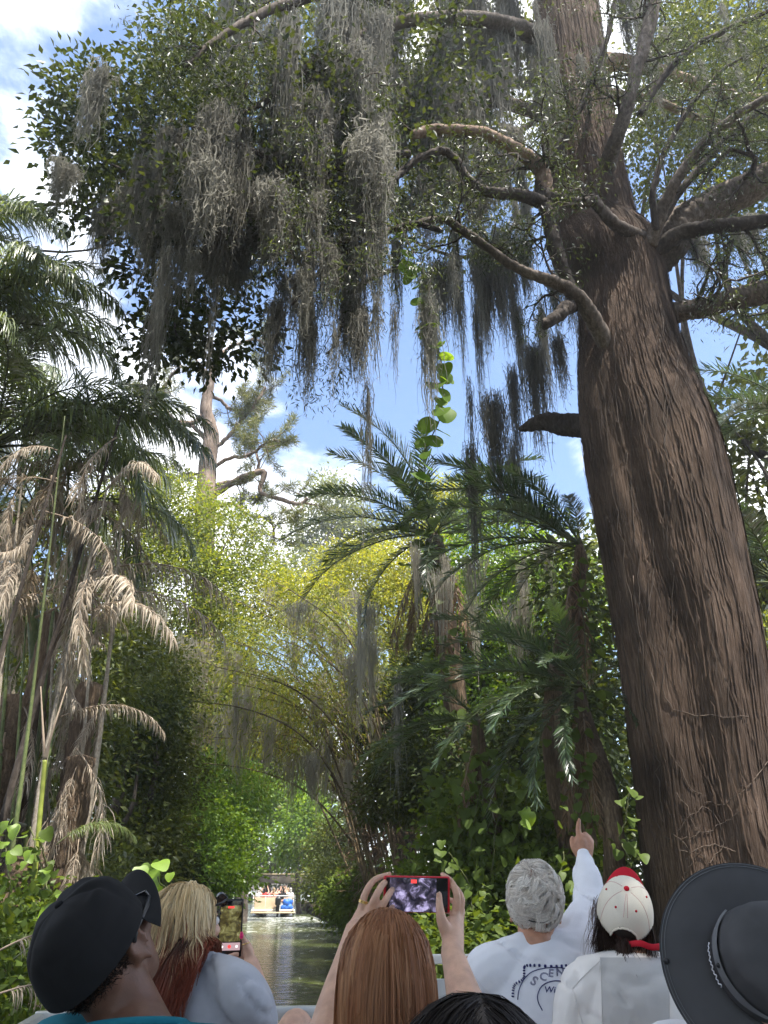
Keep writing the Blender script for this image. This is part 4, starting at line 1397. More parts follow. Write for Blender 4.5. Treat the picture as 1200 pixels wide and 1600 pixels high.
tree('broadleaf_tree', 'pale leaved tree with large glossy leaves right of the cypress trunk', V3(8.6, 15.5, 1.2),
     [blob(1150, 640, 15, 85, 60), blob(1180, 720, 15, 70, 70), blob(1130, 800, 15.4, 90, 80), blob(1200, 560, 14.5, 40, 50), blob(1190, 480, 14, 36, 40), blob(1190, 880, 15, 70, 80)],
     150, 13, .20, .085, .22, 'grey_leaf', r0=.16, nlimb=8, shell=.3)
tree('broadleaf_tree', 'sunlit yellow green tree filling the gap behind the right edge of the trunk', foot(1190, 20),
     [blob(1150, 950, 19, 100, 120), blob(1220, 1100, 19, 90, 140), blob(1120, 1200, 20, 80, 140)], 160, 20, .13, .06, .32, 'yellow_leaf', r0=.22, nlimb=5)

# the middle distance, left bank
tree('broadleaf_tree', 'big yellow green tree with rounded sunny crown on the left bank below the pine', foot(250, 29),
     [blob(265, 800, 27, 75, 60), blob(200, 850, 26, 80, 80), blob(330, 850, 27, 85, 70), blob(270, 920, 26, 110, 70), blob(390, 910, 28, 60, 50), blob(200, 770, 27, 50, 40), blob(160, 930, 26, 60, 70), blob(325, 990, 26, 60, 60), blob(325, 1080, 26, 50, 60)],
     1000, 26, .12, .06, .40, 'yellow_leaf', r0=.4, nlimb=9)
tree('broadleaf_tree', 'shady dark green tree under the big yellow green tree on the left bank', foot(185, 19.5),
     [blob(235, 1060, 19.5, 65, 60), blob(215, 1150, 19, 75, 70), blob(255, 1210, 20, 55, 60), blob(205, 1250, 19, 65, 80), blob(235, 1310, 19.5, 60, 60), blob(190, 1010, 20, 60, 50)],
     820, 22, .095, .046, .28, 'mid_leaf', r0=.22, nlimb=8, lean=V3(.4, 0, 0))
tree('broadleaf_tree', 'leaning brown trunk with dark leaves behind the shaggy dead palm', foot(150, 17.5),
     [blob(235, 1120, 17.5, 40, 40), blob(190, 1180, 17.3, 40, 40)], 60, 18, .11, .05, .22, 'dark_leaf', r0=.16, nlimb=5, lean=V3(-.35, 0, -.2))
tree('broadleaf_tree', 'sunlit green shrubby tree on the left bank just left of the far tour boat', foot(345, 31),
     [blob(345, 1230, 30, 45, 55), blob(330, 1300, 29, 45, 50), blob(370, 1320, 30, 28, 45), blob(305, 1350, 27, 40, 40), blob(350, 1375, 28, 40, 30), blob(385, 1240, 32, 30, 40), blob(300, 1270, 27, 36, 40)],
     560, 20, .14, .07, .32, 'bright_leaf', r0=.16, nlimb=6)
tree('leafy_bush', 'dense dark leaved bush at the water edge behind the woman with blonde hair', foot(250, 22),
     [blob(250, 1370, 21, 45, 45), blob(205, 1390, 20, 55, 40)], 260, 20, .13, .065, .26, 'dark_leaf', r0=.1, nlimb=5, cat='bush')
tree('broadleaf_tree', 'bright lime green tree over the bridge right above the far tour boat', foot(470, 62),
     [blob(478, 1290, 60, 30, 40), blob(455, 1320, 62, 30, 30), blob(430, 1250, 66, 35, 40), blob(490, 1230, 62, 30, 30)], 300, 18, .30, .15, .6, 'bright_leaf', r0=.22, nlimb=6)
tree('broadleaf_tree', 'green tree closing the view down the canal beyond the bridge', foot(410, 84),
     [blob(400, 1230, 82, 50, 60), blob(390, 1320, 80, 26, 45), blob(450, 1190, 84, 60, 50), blob(420, 1340, 80, 30, 20), blob(520, 1250, 80, 50, 70)], 420, 18, .34, .17, .8, 'mid_leaf', r0=.4, nlimb=6)
tree('broadleaf_tree', 'tall grey green tree far behind the date palm at the end of the canal', foot(560, 72),
     [blob(520, 790, 68, 40, 45), blob(480, 830, 68, 35, 30), blob(560, 850, 68, 50, 50), blob(480, 900, 66, 68, 40)], 380, 20, .32, .16, .8, 'grey_leaf', r0=.4, nlimb=7)
tree('broadleaf_tree', 'dark green tree masking the left bank between the bushes and the bridge', foot(380, 46),
     [blob(350, 1120, 44, 60, 50), blob(410, 1100, 46, 50, 50), blob(440, 1160, 48, 40, 50), blob(300, 1060, 42, 60, 50), blob(360, 1000, 46, 60, 50)], 420, 20, .24, .12, .55, 'mid_leaf', r0=.4, nlimb=7)
# right bank
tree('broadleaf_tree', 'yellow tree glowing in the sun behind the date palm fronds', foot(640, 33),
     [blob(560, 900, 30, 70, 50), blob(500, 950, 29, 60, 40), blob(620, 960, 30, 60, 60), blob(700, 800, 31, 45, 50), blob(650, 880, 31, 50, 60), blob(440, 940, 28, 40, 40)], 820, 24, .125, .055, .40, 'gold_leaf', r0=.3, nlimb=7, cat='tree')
tree('broadleaf_tree', 'light green tree seen through the fronds left of the cypress', foot(860, 23),
     [blob(780, 860, 21, 90, 80), blob(860, 960, 21, 90, 100), blob(760, 1020, 21, 80, 80), blob(850, 1120, 20, 90, 80), blob(740, 1130, 20, 60, 70)], 480, 20, .14, .07, .32, 'bright_leaf', r0=.25, nlimb=7)
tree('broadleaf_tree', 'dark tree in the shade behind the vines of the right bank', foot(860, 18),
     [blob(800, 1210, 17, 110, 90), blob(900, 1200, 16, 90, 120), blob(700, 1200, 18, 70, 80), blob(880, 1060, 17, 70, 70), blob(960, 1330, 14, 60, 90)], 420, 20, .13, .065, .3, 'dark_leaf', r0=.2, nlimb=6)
tree('leafy_bush', 'pale flowering green bush hanging over the bamboo canes at the middle right', foot(650, 20),
     [blob(610, 1200, 18.5, 38, 35), blob(590, 1250, 18.5, 35, 30), blob(640, 1240, 18.2, 40, 40), blob(650, 1190, 18.6, 26, 26)], 150, 22, .12, .045, .16, 'mid_leaf', r0=.07, nlimb=6, cat='bush')
tree('leafy_bush', 'leafy bush trailing over the seawall on the right bank beside the far boat', foot(525, 42),
     [blob(500, 1385, 42, 30, 25), blob(540, 1370, 36, 40, 32), blob(520, 1330, 44, 35, 40), blob(565, 1400, 31, 34, 28)], 330, 20, .14, .07, .36, 'mid_leaf', r0=.04, nlimb=3, cat='bush')
tree('leafy_bush', 'bright leafy bush on the right bank just left of the raised red phone', foot(575, 25),
     [blob(560, 1420, 26, 40, 30), blob(590, 1400, 24, 45, 40), blob(540, 1400, 30, 30, 26)], 300, 20, .11, .06, .30, 'vine_leaf', r0=.04, nlimb=3, cat='bush')


# unseen trees added over the boat to shade it, with bushes behind
tree('broadleaf_tree', 'unseen large tree added on the left bank to shade our boat', V3(-5.0, -2.0, .7), [(V3(-2.5, -1.5, 13), (4, 4, 2.2)), (V3(-5.5, 1, 12), (2.5, 3, 2.5)), (V3(-4, -6, 12), (4, 3.5, 3)), (V3(0, -4, 14), (3, 3, 2)), (V3(-3, 1.5, 12.5), (3, 2.6, 1.8)), (V3(0, 1.5, 14), (3, 2.4, 1.6)), (V3(-5, 3, 14), (3, 2, 2))], 640, 14, .30, .15, .5, 'mid_leaf', r0=.4, nlimb=8)
tree('broadleaf_tree', 'unseen large tree added on the right bank to shade our boat', V3(6.4, -1.5, .8), [(V3(3.5, -2.5, 12), (4, 4, 2.2)), (V3(6.2, -.5, 11.5), (2.6, 3, 2.5)), (V3(5.5, -6, 11), (4, 3.5, 3)), (V3(2, -7, 13), (3.5, 3, 2)), (V3(3, -.6, 13.5), (3, 2.2, 1.6)), (V3(4, -4, 14.5), (4, 3, 1.8))], 900, 14, .36, .19, .5, 'mid_leaf', r0=.4, nlimb=8)
tree('leafy_bush', 'dense bushes closing the left bank behind our boat', V3(-4.5, -9, .8), [(V3(-4.5, -8, 4), (2.2, 4, 4)), (V3(-5, -14, 5), (3, 4, 5)), (V3(-4.5, -2.5, 2.8), (1.6, 3, 2.4))], 260, 14, .30, .15, .5, 'mid_leaf', r0=.2, nlimb=6, cat='bush')
tree('leafy_bush', 'dense bushes closing the right bank behind our boat', V3(7.5, -9, .8), [(V3(7.2, -8, 4), (2.2, 4, 4)), (V3(7.5, -14, 5), (3, 4, 5)), (V3(6.6, -1.5, 2.8), (1.6, 3, 2.4))], 260, 14, .30, .15, .5, 'mid_leaf', r0=.2, nlimb=6, cat='bush')


# the pine beyond
def pine():
    base = foot(322, 31)
    root = thing('pine_tree', 'tall pine with tan trunk and twisting bare limbs against the clouds left of centre', 'tree', base)
    tr = [base, P(318, 900, 31), P(321, 790, 31), P(324, 730, 31), P(330, 680, 31), P(322, 640, 31), P(330, 590, 31), P(345, 540, 31), P(352, 500, 31)]
    q = curve(tr, 60)
    rr = np.interp(np.arange(60), [0, 15, 25, 40, 59], [.50, .46, .40, .26, .06])
    part('trunk', tube(Geo(), q, rr, 14, True, .1), M['pine_bark'], root)
    ls = [[(326, 775, 17), (350, 760, 15), (385, 742, 14), (412, 738, 13), (405, 765, 8), (440, 778, 9), (465, 786, 8), (482, 776, 6)],
          [(326, 772, 12), (345, 755, 11), (375, 752, 11), (395, 742, 9), (400, 720, 6), (392, 700, 5)],
          [(330, 700, 10), (350, 690, 9), (375, 665, 8), (398, 640, 7), (412, 612, 6)], [(328, 735, 9), (350, 715, 8), (380, 712, 7), (398, 702, 5), (425, 690, 4)],
          [(322, 640, 9), (300, 660, 10), (270, 655, 9), (250, 620, 7), (262, 595, 6), (285, 575, 5)], [(325, 610, 8), (350, 635, 7), (370, 640, 6), (410, 635, 5)],
          [(326, 690, 9), (300, 660, 9), (265, 650, 8), (235, 630, 7), (215, 610, 5)], [(340, 560, 7), (360, 540, 6), (400, 530, 5), (440, 560, 4)],
          [(330, 590, 7), (305, 570, 6), (280, 540, 5), (240, 530, 4)], [(335, 790, 9), (370, 790, 7), (395, 810, 6), (420, 815, 5), (430, 850, 4)], [(330, 740, 8), (300, 735, 7), (265, 740, 6), (230, 735, 4)]]
    tg, ng = Geo(), Geo()
    ends, ed = [], []
    for n_, l_ in enumerate(ls):
        Yo = 31 + R.uniform(-1.5, 1.5)
        a = np.array([[*P(x, y, 31 + (Yo - 31) * i_ / len(l_)), w / 2 * mpp(x, y, 31)] for i_, (x, y, w) in enumerate(l_)])
        c = curve(a, 40)
        c[:, :3] += np.cumsum(rng.normal(0, .02, (40, 3)), 0)
        part('limb', tube(Geo(), c[:, :3], c[:, 3] * .75, 9, True, .15), M['pine_bark'], root)
        for s_ in np.concatenate([rng.uniform(.35, 1, 13), [1.0]]):
            k_ = int(s_ * 39)
            p0, d = c[k_, :3], unit(rng.normal(0, 1, 3) + unit(c[k_, :3] - c[max(k_ - 3, 0), :3]) * .8)
            pp_ = [p0]
            for _ in range(6):
                d = unit(d + rng.normal(0, .35, 3))
                pp_.append(pp_[-1] + d * R.uniform(.18, .34))
            tube(tg, np.array(pp_), np.linspace(.03, .01, 7), 4, False)
            for m_ in (3, 4, 5, 6):
                ends.append(pp_[m_])
                ed.append(d)
    part('twigs', tg, M['pine_bark'], root, True, kind='stuff')
    ends, ed = np.array(ends), np.array(ed)
    nn_ = 38
    pos = np.repeat(ends, nn_, 0) + rng.normal(0, .07, (len(ends) * nn_, 3))
    dd_ = np.repeat(ed, nn_, 0) * .6 + rng.normal(0, .8, pos.shape)
    leaves(ng, pos, dd_, rng.normal(0, 1, pos.shape), rng.uniform(.22, .40, len(pos)), rng.uniform(.020, .034, len(pos)), .1)
    part('needles', ng, M['pine_leaf'], root, False, kind='stuff')


pine()

# ---------------------------------------------------------------- arching bamboo over the canal
def bamboo():
    n_ = 0
    tips_ = []
    for k_ in range(44):
        Y = R.uniform(20, 27)
        bx, by = R.uniform(600, 690), 1385
        a = P(bx, by, Y)
        a[2] = ground_z(a[0], Y)
        f = k_ / 43.0
        ex = 240 + 190 * R.random() + f * 120
        ey = 1150 - 250 * f + R.uniform(-50, 50)
        e = P(ex, ey, Y + R.uniform(-2, 3))
        m_ = P(bx + (ex - bx) * .42, by + (ey - by) * .70, Y + R.uniform(-.5, .8))
        q = curve([a - V3(0, 0, .2), m_, e], 40)
        t = np.linspace(0, 1, 40)
        q[:, 2] += -.5 * np.clip(t - .75, 0, 1) ** 2 * 8
        root = thing('bamboo_cane', 'long thin bamboo cane arching left from the right bank over the canal', 'bamboo', a, 'arching bamboo canes')
        part('stem', tube(Geo(), q, np.linspace(.042, .010, 40) * (1 + .12 * (np.arange(40) % 3 == 0)), 6), M['bamboo'], root)
        g = Geo()
        ii = rng.integers(19, 40, 420)
        off = rng.normal(0, 1, (420, 3)) * V3(.5, .5, .4)
        pos = q[ii] + off
        leaves(g, pos, nrm(off) + V3(0, 0, -.7) + rng.normal(0, .4, pos.shape), rng.normal(0, .6, pos.shape) + V3(0, 0, .6), rng.uniform(.12, .26, 420), rng.uniform(.022, .042, 420))
        part('foliage', g, M['gold_leaf'] if k_ % 3 else M['yellow_leaf'], root, False, kind='stuff')
        tips_ += [q[i_] for i_ in (18, 24, 30, 35, 38)]
    return tips_


btips = bamboo()
LAB_E = 'pale Spanish moss curtain draped over the arching bamboo above the canal'
for _ in range(64):
    p = btips[R.randrange(len(btips))] + rng.normal(0, .35, 3)
    o = link('spanish_moss', R.choice(NB['far']))
    o.location = p
    o.rotation_euler.z = R.uniform(0, 6.28)
    L = R.uniform(1.0, 2.2)
    o.scale = (R.uniform(.6, 1.0), R.uniform(.8, 1.4), L)
    tag(o, LAB_E, 'moss', 'moss on the bamboo')
for x0, x1, y0, y1, Y, n, l0, l1, lab, grp in [
        (190, 320, 950, 1010, 24, 9, 60, 110, 'Spanish moss hanging in the shade below the big yellow green tree', 'moss under the left oak'),
        (230, 340, 1090, 1170, 21, 9, 60, 120, 'pale moss streamers hanging from the lowest bamboo tips at left', 'moss on the low bamboo tips'),
        (555, 600, 930, 1000, 19, 5, 60, 150, 'whitish moss beard hanging left of the vine covered date palm', 'moss beside the date palm'),
        (640, 880, 840, 940, 15.5, 9, 70, 140, 'grey moss hanging behind the arching date palm fronds', 'moss behind the fronds')]:
    for _ in range(n):
        hang(R.uniform(x0, x1), R.uniform(y0, y1), Y + R.uniform(-1, 1), R.uniform(l0, l1), 'far', lab, grp)


# ---------------------------------------------------------------- vines with leaves one can count
def heart_leaf(L=1.0, W=.85, rnd=False, cup=.10):
    """heart or round leaf, stalk end at the origin, tip along +Y, upper side +Z"""
    n_ = 9
    t = np.linspace(0, math.pi, n_)
    w = np.sin(t) ** .8 * (.5 + (.28 * np.cos(t) if not rnd else .06 * np.cos(t)))
    y = .5 - .5 * np.cos(t)
    y = y * (1.0 if rnd else 1.0) - .10 * np.exp(-((t - .45) / .35) ** 2)
    rt = np.stack([w * W, y * L, cup * (w * 2) ** 2 - .10 * y ** 2], 1)
    lf = rt * [-1, 1, 1]
    mid_ = np.stack([np.zeros(n_), np.maximum(y, 0) * L, -.10 * y ** 2], 1)
    V = np.vstack([mid_, rt, lf])
    i = np.arange(n_ - 1)[:, None]
    Q = np.vstack([np.hstack([i, i + n_, i + 1 + n_, i + 1]), np.hstack([i, i + 1, i + 1 + 2 * n_, i + 2 * n_])])
    return Geo().add(V, Q)


M['round_leaf'] = leaf_mat('round_leaf', [(.12, .22, .035), (.15, .26, .04), (.19, .30, .05)], trans=.62, gloss=.015, rough=.5)
LEAF = {'round': [heart_leaf(1, 1.05, True, c_).mesh('leaf', M['round_leaf']) for c_ in (.06, .2)],
        'heart': [heart_leaf(1, .95, False, c_).mesh('leaf', M['vine_leaf']) for c_ in (.06, .2)],
        'lime': [heart_leaf(1, .95, False, c_).mesh('leaf', M['lime_leaf']) for c_ in (.06, .2)],
        'long': [heart_leaf(1, .62, False, c_).mesh('leaf', M['vine_leaf']) for c_ in (.06, .2)]}
M['vine_stem'] = plain_mat('vine_stem', (.09, .10, .035), .7, var=.3)


def vine(label, px_line, Y, kind, size_px, n, jitter=14, face=.6, name='climbing_vine', Yj=.25, r=.008, group=None):
    q = curve([[*P(x, y, Y + R.uniform(-.1, .1))] for x, y in px_line], 40)
    q += np.cumsum(rng.normal(0, .006, q.shape), 0)
    root = thing(name, label, 'vine', q[-1], group)
    part('stem', tube(Geo(), q, r, 5), M['vine_stem'], root)
    m_ = mpp(*px_line[len(px_line) // 2], Y)
    for k_ in range(n):
        f = (k_ + R.uniform(.1, .9)) / n
        p = q[int(f * 39)] + rng.normal(0, jitter * m_, 3) * V3(1, .8, .7) + V3(0, R.uniform(-Yj, 0), 0)
        o = link('leaf', R.choice(LEAF[kind]), root)
        o.location = Vector(p) - root.location
        # blade hangs tip-down, upper side roughly up and outward towards the light
        nz = unit(V3(R.gauss(0, .5), -face + R.gauss(0, .35), .65 + R.gauss(0, .3)))
        yd = V3(R.gauss(0, .5), R.gauss(0, .4) - .2, -.8)
        yd = unit(yd - nz * np.dot(yd, nz))
        xd = np.cross(yd, nz)
        o.rotation_euler = Matrix((xd, yd, nz)).transposed().to_euler()
        o.scale = (size_px * m_ * R.uniform(.6, 1.15),) * 3
    return root


vine('hanging vine of big round green leaves dangling in the blue sky gap at centre', [(628, 350), (645, 400), (655, 440), (664, 480), (672, 515), (684, 545), (692, 575), (694, 610), (690, 650), (676, 685), (660, 720), (650, 760)], 8.8, 'round', 32, 34, 6, .9, 'hanging_vine', .05, .009)
vine('vine of pointed leaves climbing the upper date palm trunk', [(655, 760), (660, 820), (668, 870), (680, 920)], 16.9, 'heart', 24, 46, 16)
vine('vine of pointed leaves wrapped round the middle of the date palm trunk', [(668, 900), (684, 960), (690, 1020), (694, 1080)], 16.9, 'heart', 17, 34, 16)
vine('leafy vine hanging below the date palm left of the dark bank', [(690, 1180), (672, 1240), (668, 1300), (650, 1360)], 12.5, 'heart', 18, 34, 10)
vine('vine of long leaves draping the bank behind the red phone', [(760, 1190), (745, 1260), (735, 1330), (722, 1420)], 11.8, 'long', 21, 40, 22)
vine('vine of heart leaves above the white haired man', [(800, 1150), (790, 1220), (776, 1290), (765, 1370)], 11.2, 'heart', 18, 40, 24)
vine('vine of heart leaves low on the bank left of the white haired man', [(700, 1330), (735, 1380), (745, 1430), (760, 1480)], 10.6, 'heart', 18, 44, 26)
vine('vine of long leaves in the shade between the date palms', [(850, 1120), (836, 1200), (822, 1280), (800, 1360)], 11.2, 'long', 18, 37, 24)
vine('vine of heart leaves creeping beside the pointing hand', [(880, 1330), (872, 1380), (880, 1430), (870, 1480)], 10.2, 'long', 18, 30, 22)
vine('thin vine of small leaves at the left foot of the cypress trunk', [(985, 1230), (978, 1280), (970, 1320), (985, 1350)], 9.3, 'heart', 18, 16, 10)
vine('single yellow leafed vine sprig above the white haired man', [(822, 1262), (816, 1276), (812, 1290)], 10.6, 'lime', 26, 3, 4)
vine('bright heart leaved vine climbing the leftmost fence and stems', [(20, 1270), (14, 1320), (22, 1380), (10, 1440)], 7.6, 'lime', 22, 26, 18)
vine('bright heart leaved vine hanging among the stems behind the black cap', [(48, 1290), (60, 1340), (66, 1400), (72, 1450)], 7.8, 'lime', 20, 20, 14)
vine('dark heart leaved vine climbing the stem behind the black cap', [(60, 1300), (66, 1350), (72, 1400), (70, 1460)], 8.0, 'heart', 19, 20, 10)
vine('lime green leafy sprig between the black cap and the blonde hair', [(246, 1345), (252, 1372), (262, 1392), (256, 1420)], 8.2, 'lime', 26, 18, 12)
vine('pair of broad bright leaves rising just above the black cap', [(66, 1432), (86, 1424), (110, 1410)], 6.2, 'lime', 34, 4, 8)

def woods(label, blobs, clumps, mat):
    g = Geo()
    crown_geo(g, blobs, clumps, 16, .40, .22, .75, .25, .3)
    o = part('woods', g, M[mat], None, False)
    return tag(o, label, 'woods', None, 'stuff')


vine('vine of heart leaves winding up the right date palm trunk', [(905, 880), (912, 980), (915, 1090), (920, 1200)], 11.25, 'heart', 16, 44, 16)
vine('vine of heart leaves curtaining the low date palm', [(890, 1090), (893, 1170), (900, 1250), (905, 1330)], 10.55, 'heart', 16, 40, 18)
vine('vine of heart leaves over the small buried palm', [(748, 1130), (752, 1200), (758, 1280), (752, 1350)], 12.0, 'heart', 18, 44, 20)
vine('vine of heart leaves low on the date palm trunk over the canal', [(700, 1080), (706, 1160), (712, 1240), (716, 1330)], 16.9, 'heart', 24, 46, 18)

# low growth of the banks that nobody could count
def cover(name, label, specs, mat, ln, wd, kind='stuff'):
    g = Geo()
    for blobs, clumps, per, cr in specs:
        crown_geo(g, blobs, clumps, per, ln, wd, cr, .35, .35)
    o = part(name, g, M[mat], None, False)
    return tag(o, label, 'undergrowth', None, 'stuff')


cover('undergrowth', 'tangle of vine leaves covering the right bank', [([blob(720, 1400, 12.5, 90, 70), blob(820, 1420, 11.5, 90, 70), blob(760, 1300, 13, 80, 80), blob(660, 1420, 15, 45, 45), blob(860, 1330, 12.5, 70, 80), blob(900, 1450, 10.5, 70, 50), blob(700, 1480, 10.2, 60, 40)], 620, 16, .26)], 'vine_leaf', .105, .06)
cover('undergrowth', 'glossy low leaves under the left palms', [([blob(40, 1430, 7.6, 80, 40), blob(20, 1500, 7.0, 70, 50), blob(10, 1590, 6.6, 70, 50), blob(100, 1450, 8.4, 60, 30)], 150, 14, .16)], 'vine_leaf', .075, .042)
cover('undergrowth', 'dark plants filling the left bank in the shade', [([blob(150, 1380, 16, 120, 50), blob(200, 1330, 18, 80, 60), blob(60, 1370, 13, 100, 50), blob(60, 1200, 14, 120, 120), blob(100, 1050, 15, 130, 120), blob(20, 900, 16, 120, 120)], 620, 16, .3)], 'mid_leaf', .14, .06)
cover('undergrowth', 'dry brown litter and stalks under the bamboo', [([blob(620, 1340, 22, 60, 70), blob(590, 1290, 23, 50, 50), blob(570, 1200, 25, 60, 70), blob(660, 1280, 21, 50, 80), blob(480, 1120, 25, 90, 60), blob(560, 1100, 25, 70, 60)], 200, 18, .34)], 'brown_leaf', .26, .020)
cover('undergrowth', 'dark leaves hanging in the shade behind the date palms', [([blob(620, 1120, 24, 70, 80), blob(700, 1060, 22, 70, 100), blob(900, 930, 15, 60, 90), blob(920, 1150, 13.5, 50, 120)], 420, 18, .32)], 'dark_leaf', .16, .07)

woods('distant woods closing the view on the left bank', [blob(-100, 1150, 46, 200, 240), blob(150, 1200, 48, 160, 170), blob(300, 1180, 52, 100, 160), blob(250, 1330, 40, 120, 60)], 900, 'mid_leaf')
woods('distant woods closing the view on the right bank', [blob(640, 1150, 40, 60, 200), blob(760, 1100, 40, 120, 280), blob(950, 1100, 38, 150, 280), blob(1200, 1100, 36, 160, 250), blob(1350, 1150, 34, 120, 220)], 900, 'mid_leaf')
woods('woods beyond the bridge closing the canal', [blob(450, 1365, 100, 26, 26), blob(490, 1350, 98, 45, 45), blob(520, 1330, 95, 50, 60), blob(372, 1350, 100, 12, 30), blob(340, 1330, 95, 40, 60)], 330, 'dark_leaf')
woods('trees along the far shore of the lake', [(V3(-300 + 40 * k_, 440 + 10 * (k_ % 3), 7), (26, 14, 9 + 2 * (k_ % 2))) for k_ in range(16)], 420, 'dark_leaf')

# grey dry fronds low at the left edge
for lab, x, y, Y, az, el, sc in [('grey dry frond fanning out low at the left edge beside the cap', -10, 1490, 5.6, 70, 30, .36), ('second grey dry frond lying below the fan at the left corner', -20, 1560, 5.4, 80, 10, .36),
                                 ('young green frond arching above the shaggy dead stub', 88, 1320, 8.6, 75, 45, .26), ('small dark green frond low at the left among lime leaves', 20, 1500, 6.2, 70, 35, .3)]:
    root = thing('palm_frond', lab, 'palm frond', P(x, y, Y))
    (queen if 'green' in lab else deadq).put(root, (0, 0, 0), math.radians(-az), el, sc)

# chain link fence at the left edge
def fence():
    a, b = V3(-3.75, 6.6, 0), V3(-4.6, 11.5, 0)
    a[2] = ground_z(a[0], a[1]) - .1
    b[2] = ground_z(b[0], b[1]) - .1
    root = thing('chain_link_fence', 'dark chain link fence at the left edge behind the lime vine', 'fence', a)
    ax = unit(b - a)
    Lf, H = np.linalg.norm(b - a), 1.9
    for s_ in (0, .5, 1):
        p = a + (b - a) * s_
        part('post', tube(Geo(), [p, p + V3(0, 0, H + .1)], .03, 8), M['aluminium'], root)
    part('top_rail', tube(Geo(), [a + V3(0, 0, H), b + V3(0, 0, H)], .02, 8), M['aluminium'], root)
    g = Geo()
    st = .065
    for sgn in (-1, 1):
        for s_ in np.arange(-H, Lf + H, st):
            t0, t1 = s_, s_ + sgn * H
            p0, p1 = V3(t0, 0, 0), V3(t1, 0, H)
            lo, hi = max(0, min(t0, t1)), min(Lf, max(t0, t1))
            if hi - lo < .02:
                continue
            pts = []
            for tt in (lo, hi):
                z = (tt - t0) / (t1 - t0) * H
                pts.append(a + ax * tt + V3(0, 0, .02 + z * .97))
            tube(g, np.array(pts), .0028, 3, False)
    part('mesh_wire', g, M['black_plastic'], root, False, kind='stuff')


fence()
# ---------------------------------------------------------------- our own boat
CR = Matrix.Rotation(CANAL_ROT, 4, 'Z')
boat_o = V3(.15, 1.9, .0)
own = thing('tour_boat', 'open tour boat we sit in, with aluminium bow rails ahead of the passengers', 'boat', boat_o)


def bl(x, y, z):
    return boat_o + np.array(CR.to_3x3() @ Vector((x, y, z)))


def bbox(name, c, s, mat, bev=.012):
    part(name, box(Geo(), bl(*c), s, CR, bev), mat, own, False)


bbox('deck', (0, -.6, .36), (2.7, 6.2, .10), M['grey_paint'])
for s_ in (-1, 1):
    part('pontoon', tube(Geo(), [bl(s_ * .95, -3.6, 0), bl(s_ * .95, 2.0, 0), bl(s_ * .95, 2.7, .12), bl(s_ * .95, 3.0, .3)], [.32, .32, .2, .05], 14), M['aluminium'], own)
for y_ in (-.55, .10, .95):
    bbox('bench', (0, y_, .64), (2.2, .40, .40), M['grey_paint'], .03)
rail_y = 2.32
bbox('bow_rail', (-.05, rail_y, 1.185), (2.6, .035, .052), M['aluminium'], .006)
bbox('bow_rail', (-.05, rail_y, 1.045), (2.6, .030, .045), M['aluminium'], .006)
bbox('bow_rail', (-.05, rail_y, .75), (2.6, .030, .045), M['aluminium'], .006)
for x_ in (-1.32, -.62, .08, .75, 1.22):
    bbox('rail_post', (x_, rail_y, .80), (.04, .036, .78), M['aluminium'], .006)
bbox('rail_latch', (-.50, rail_y - .04, 1.07), (.10, .04, .03), M['white_paint'], .008)
for s_ in (-1, 1):
    bbox('side_rail', (s_ * 1.32, -.4, 1.185), (.04, 5.3, .05), M['aluminium'], .006)
    bbox('side_panel', (s_ * 1.32, -.4, .72), (.03, 5.3, .62), M['white_paint'], .008)
# raised boarding gate on the bow to the right of the red phone
gy = 3.75
gx0, gx1 = P(655, 1495, gy)[0], P(800, 1495, gy)[0]
zt = P(720, 1491, gy)[2]
gate = Geo()
part('gate_rail', box(Geo(), (.5 * (gx0 + gx1), gy, zt - .018), (gx1 - gx0, .035, .036), None, .006), M['white_paint'], own, False)
part('gate_panel', box(Geo(), (.5 * (gx0 + gx1), gy + .01, zt - .30), (gx1 - gx0 - .03, .02, .42), None, .005), M['grey_paint'], own, False)
for x_ in (gx0 + .02, gx1 - .02):
    part('gate_post', box(Geo(), (x_, gy, (zt + .42) / 2 - .02), (.035, .032, zt - .42), None, .005), M['aluminium'], own, False)

# ---------------------------------------------------------------- people
def frame(f, up=(0, 0, 1)):
    """columns right, forward, up"""
    f = unit(f)
    r = unit(np.cross(f, up))
    return np.stack([r, f, np.cross(r, f)], 1)


class Head:
    def __init__(self, H, f, up=(0, 0, 1), s=1.0):
        self.H, self.R, self.s = np.array(H, float), frame(f, up), s

    def w(self, *p):
        return self.H + self.R @ (np.array(p, float) * self.s)

    def ws(self, p):
        return self.H + (np.asarray(p, float) * self.s) @ self.R.T


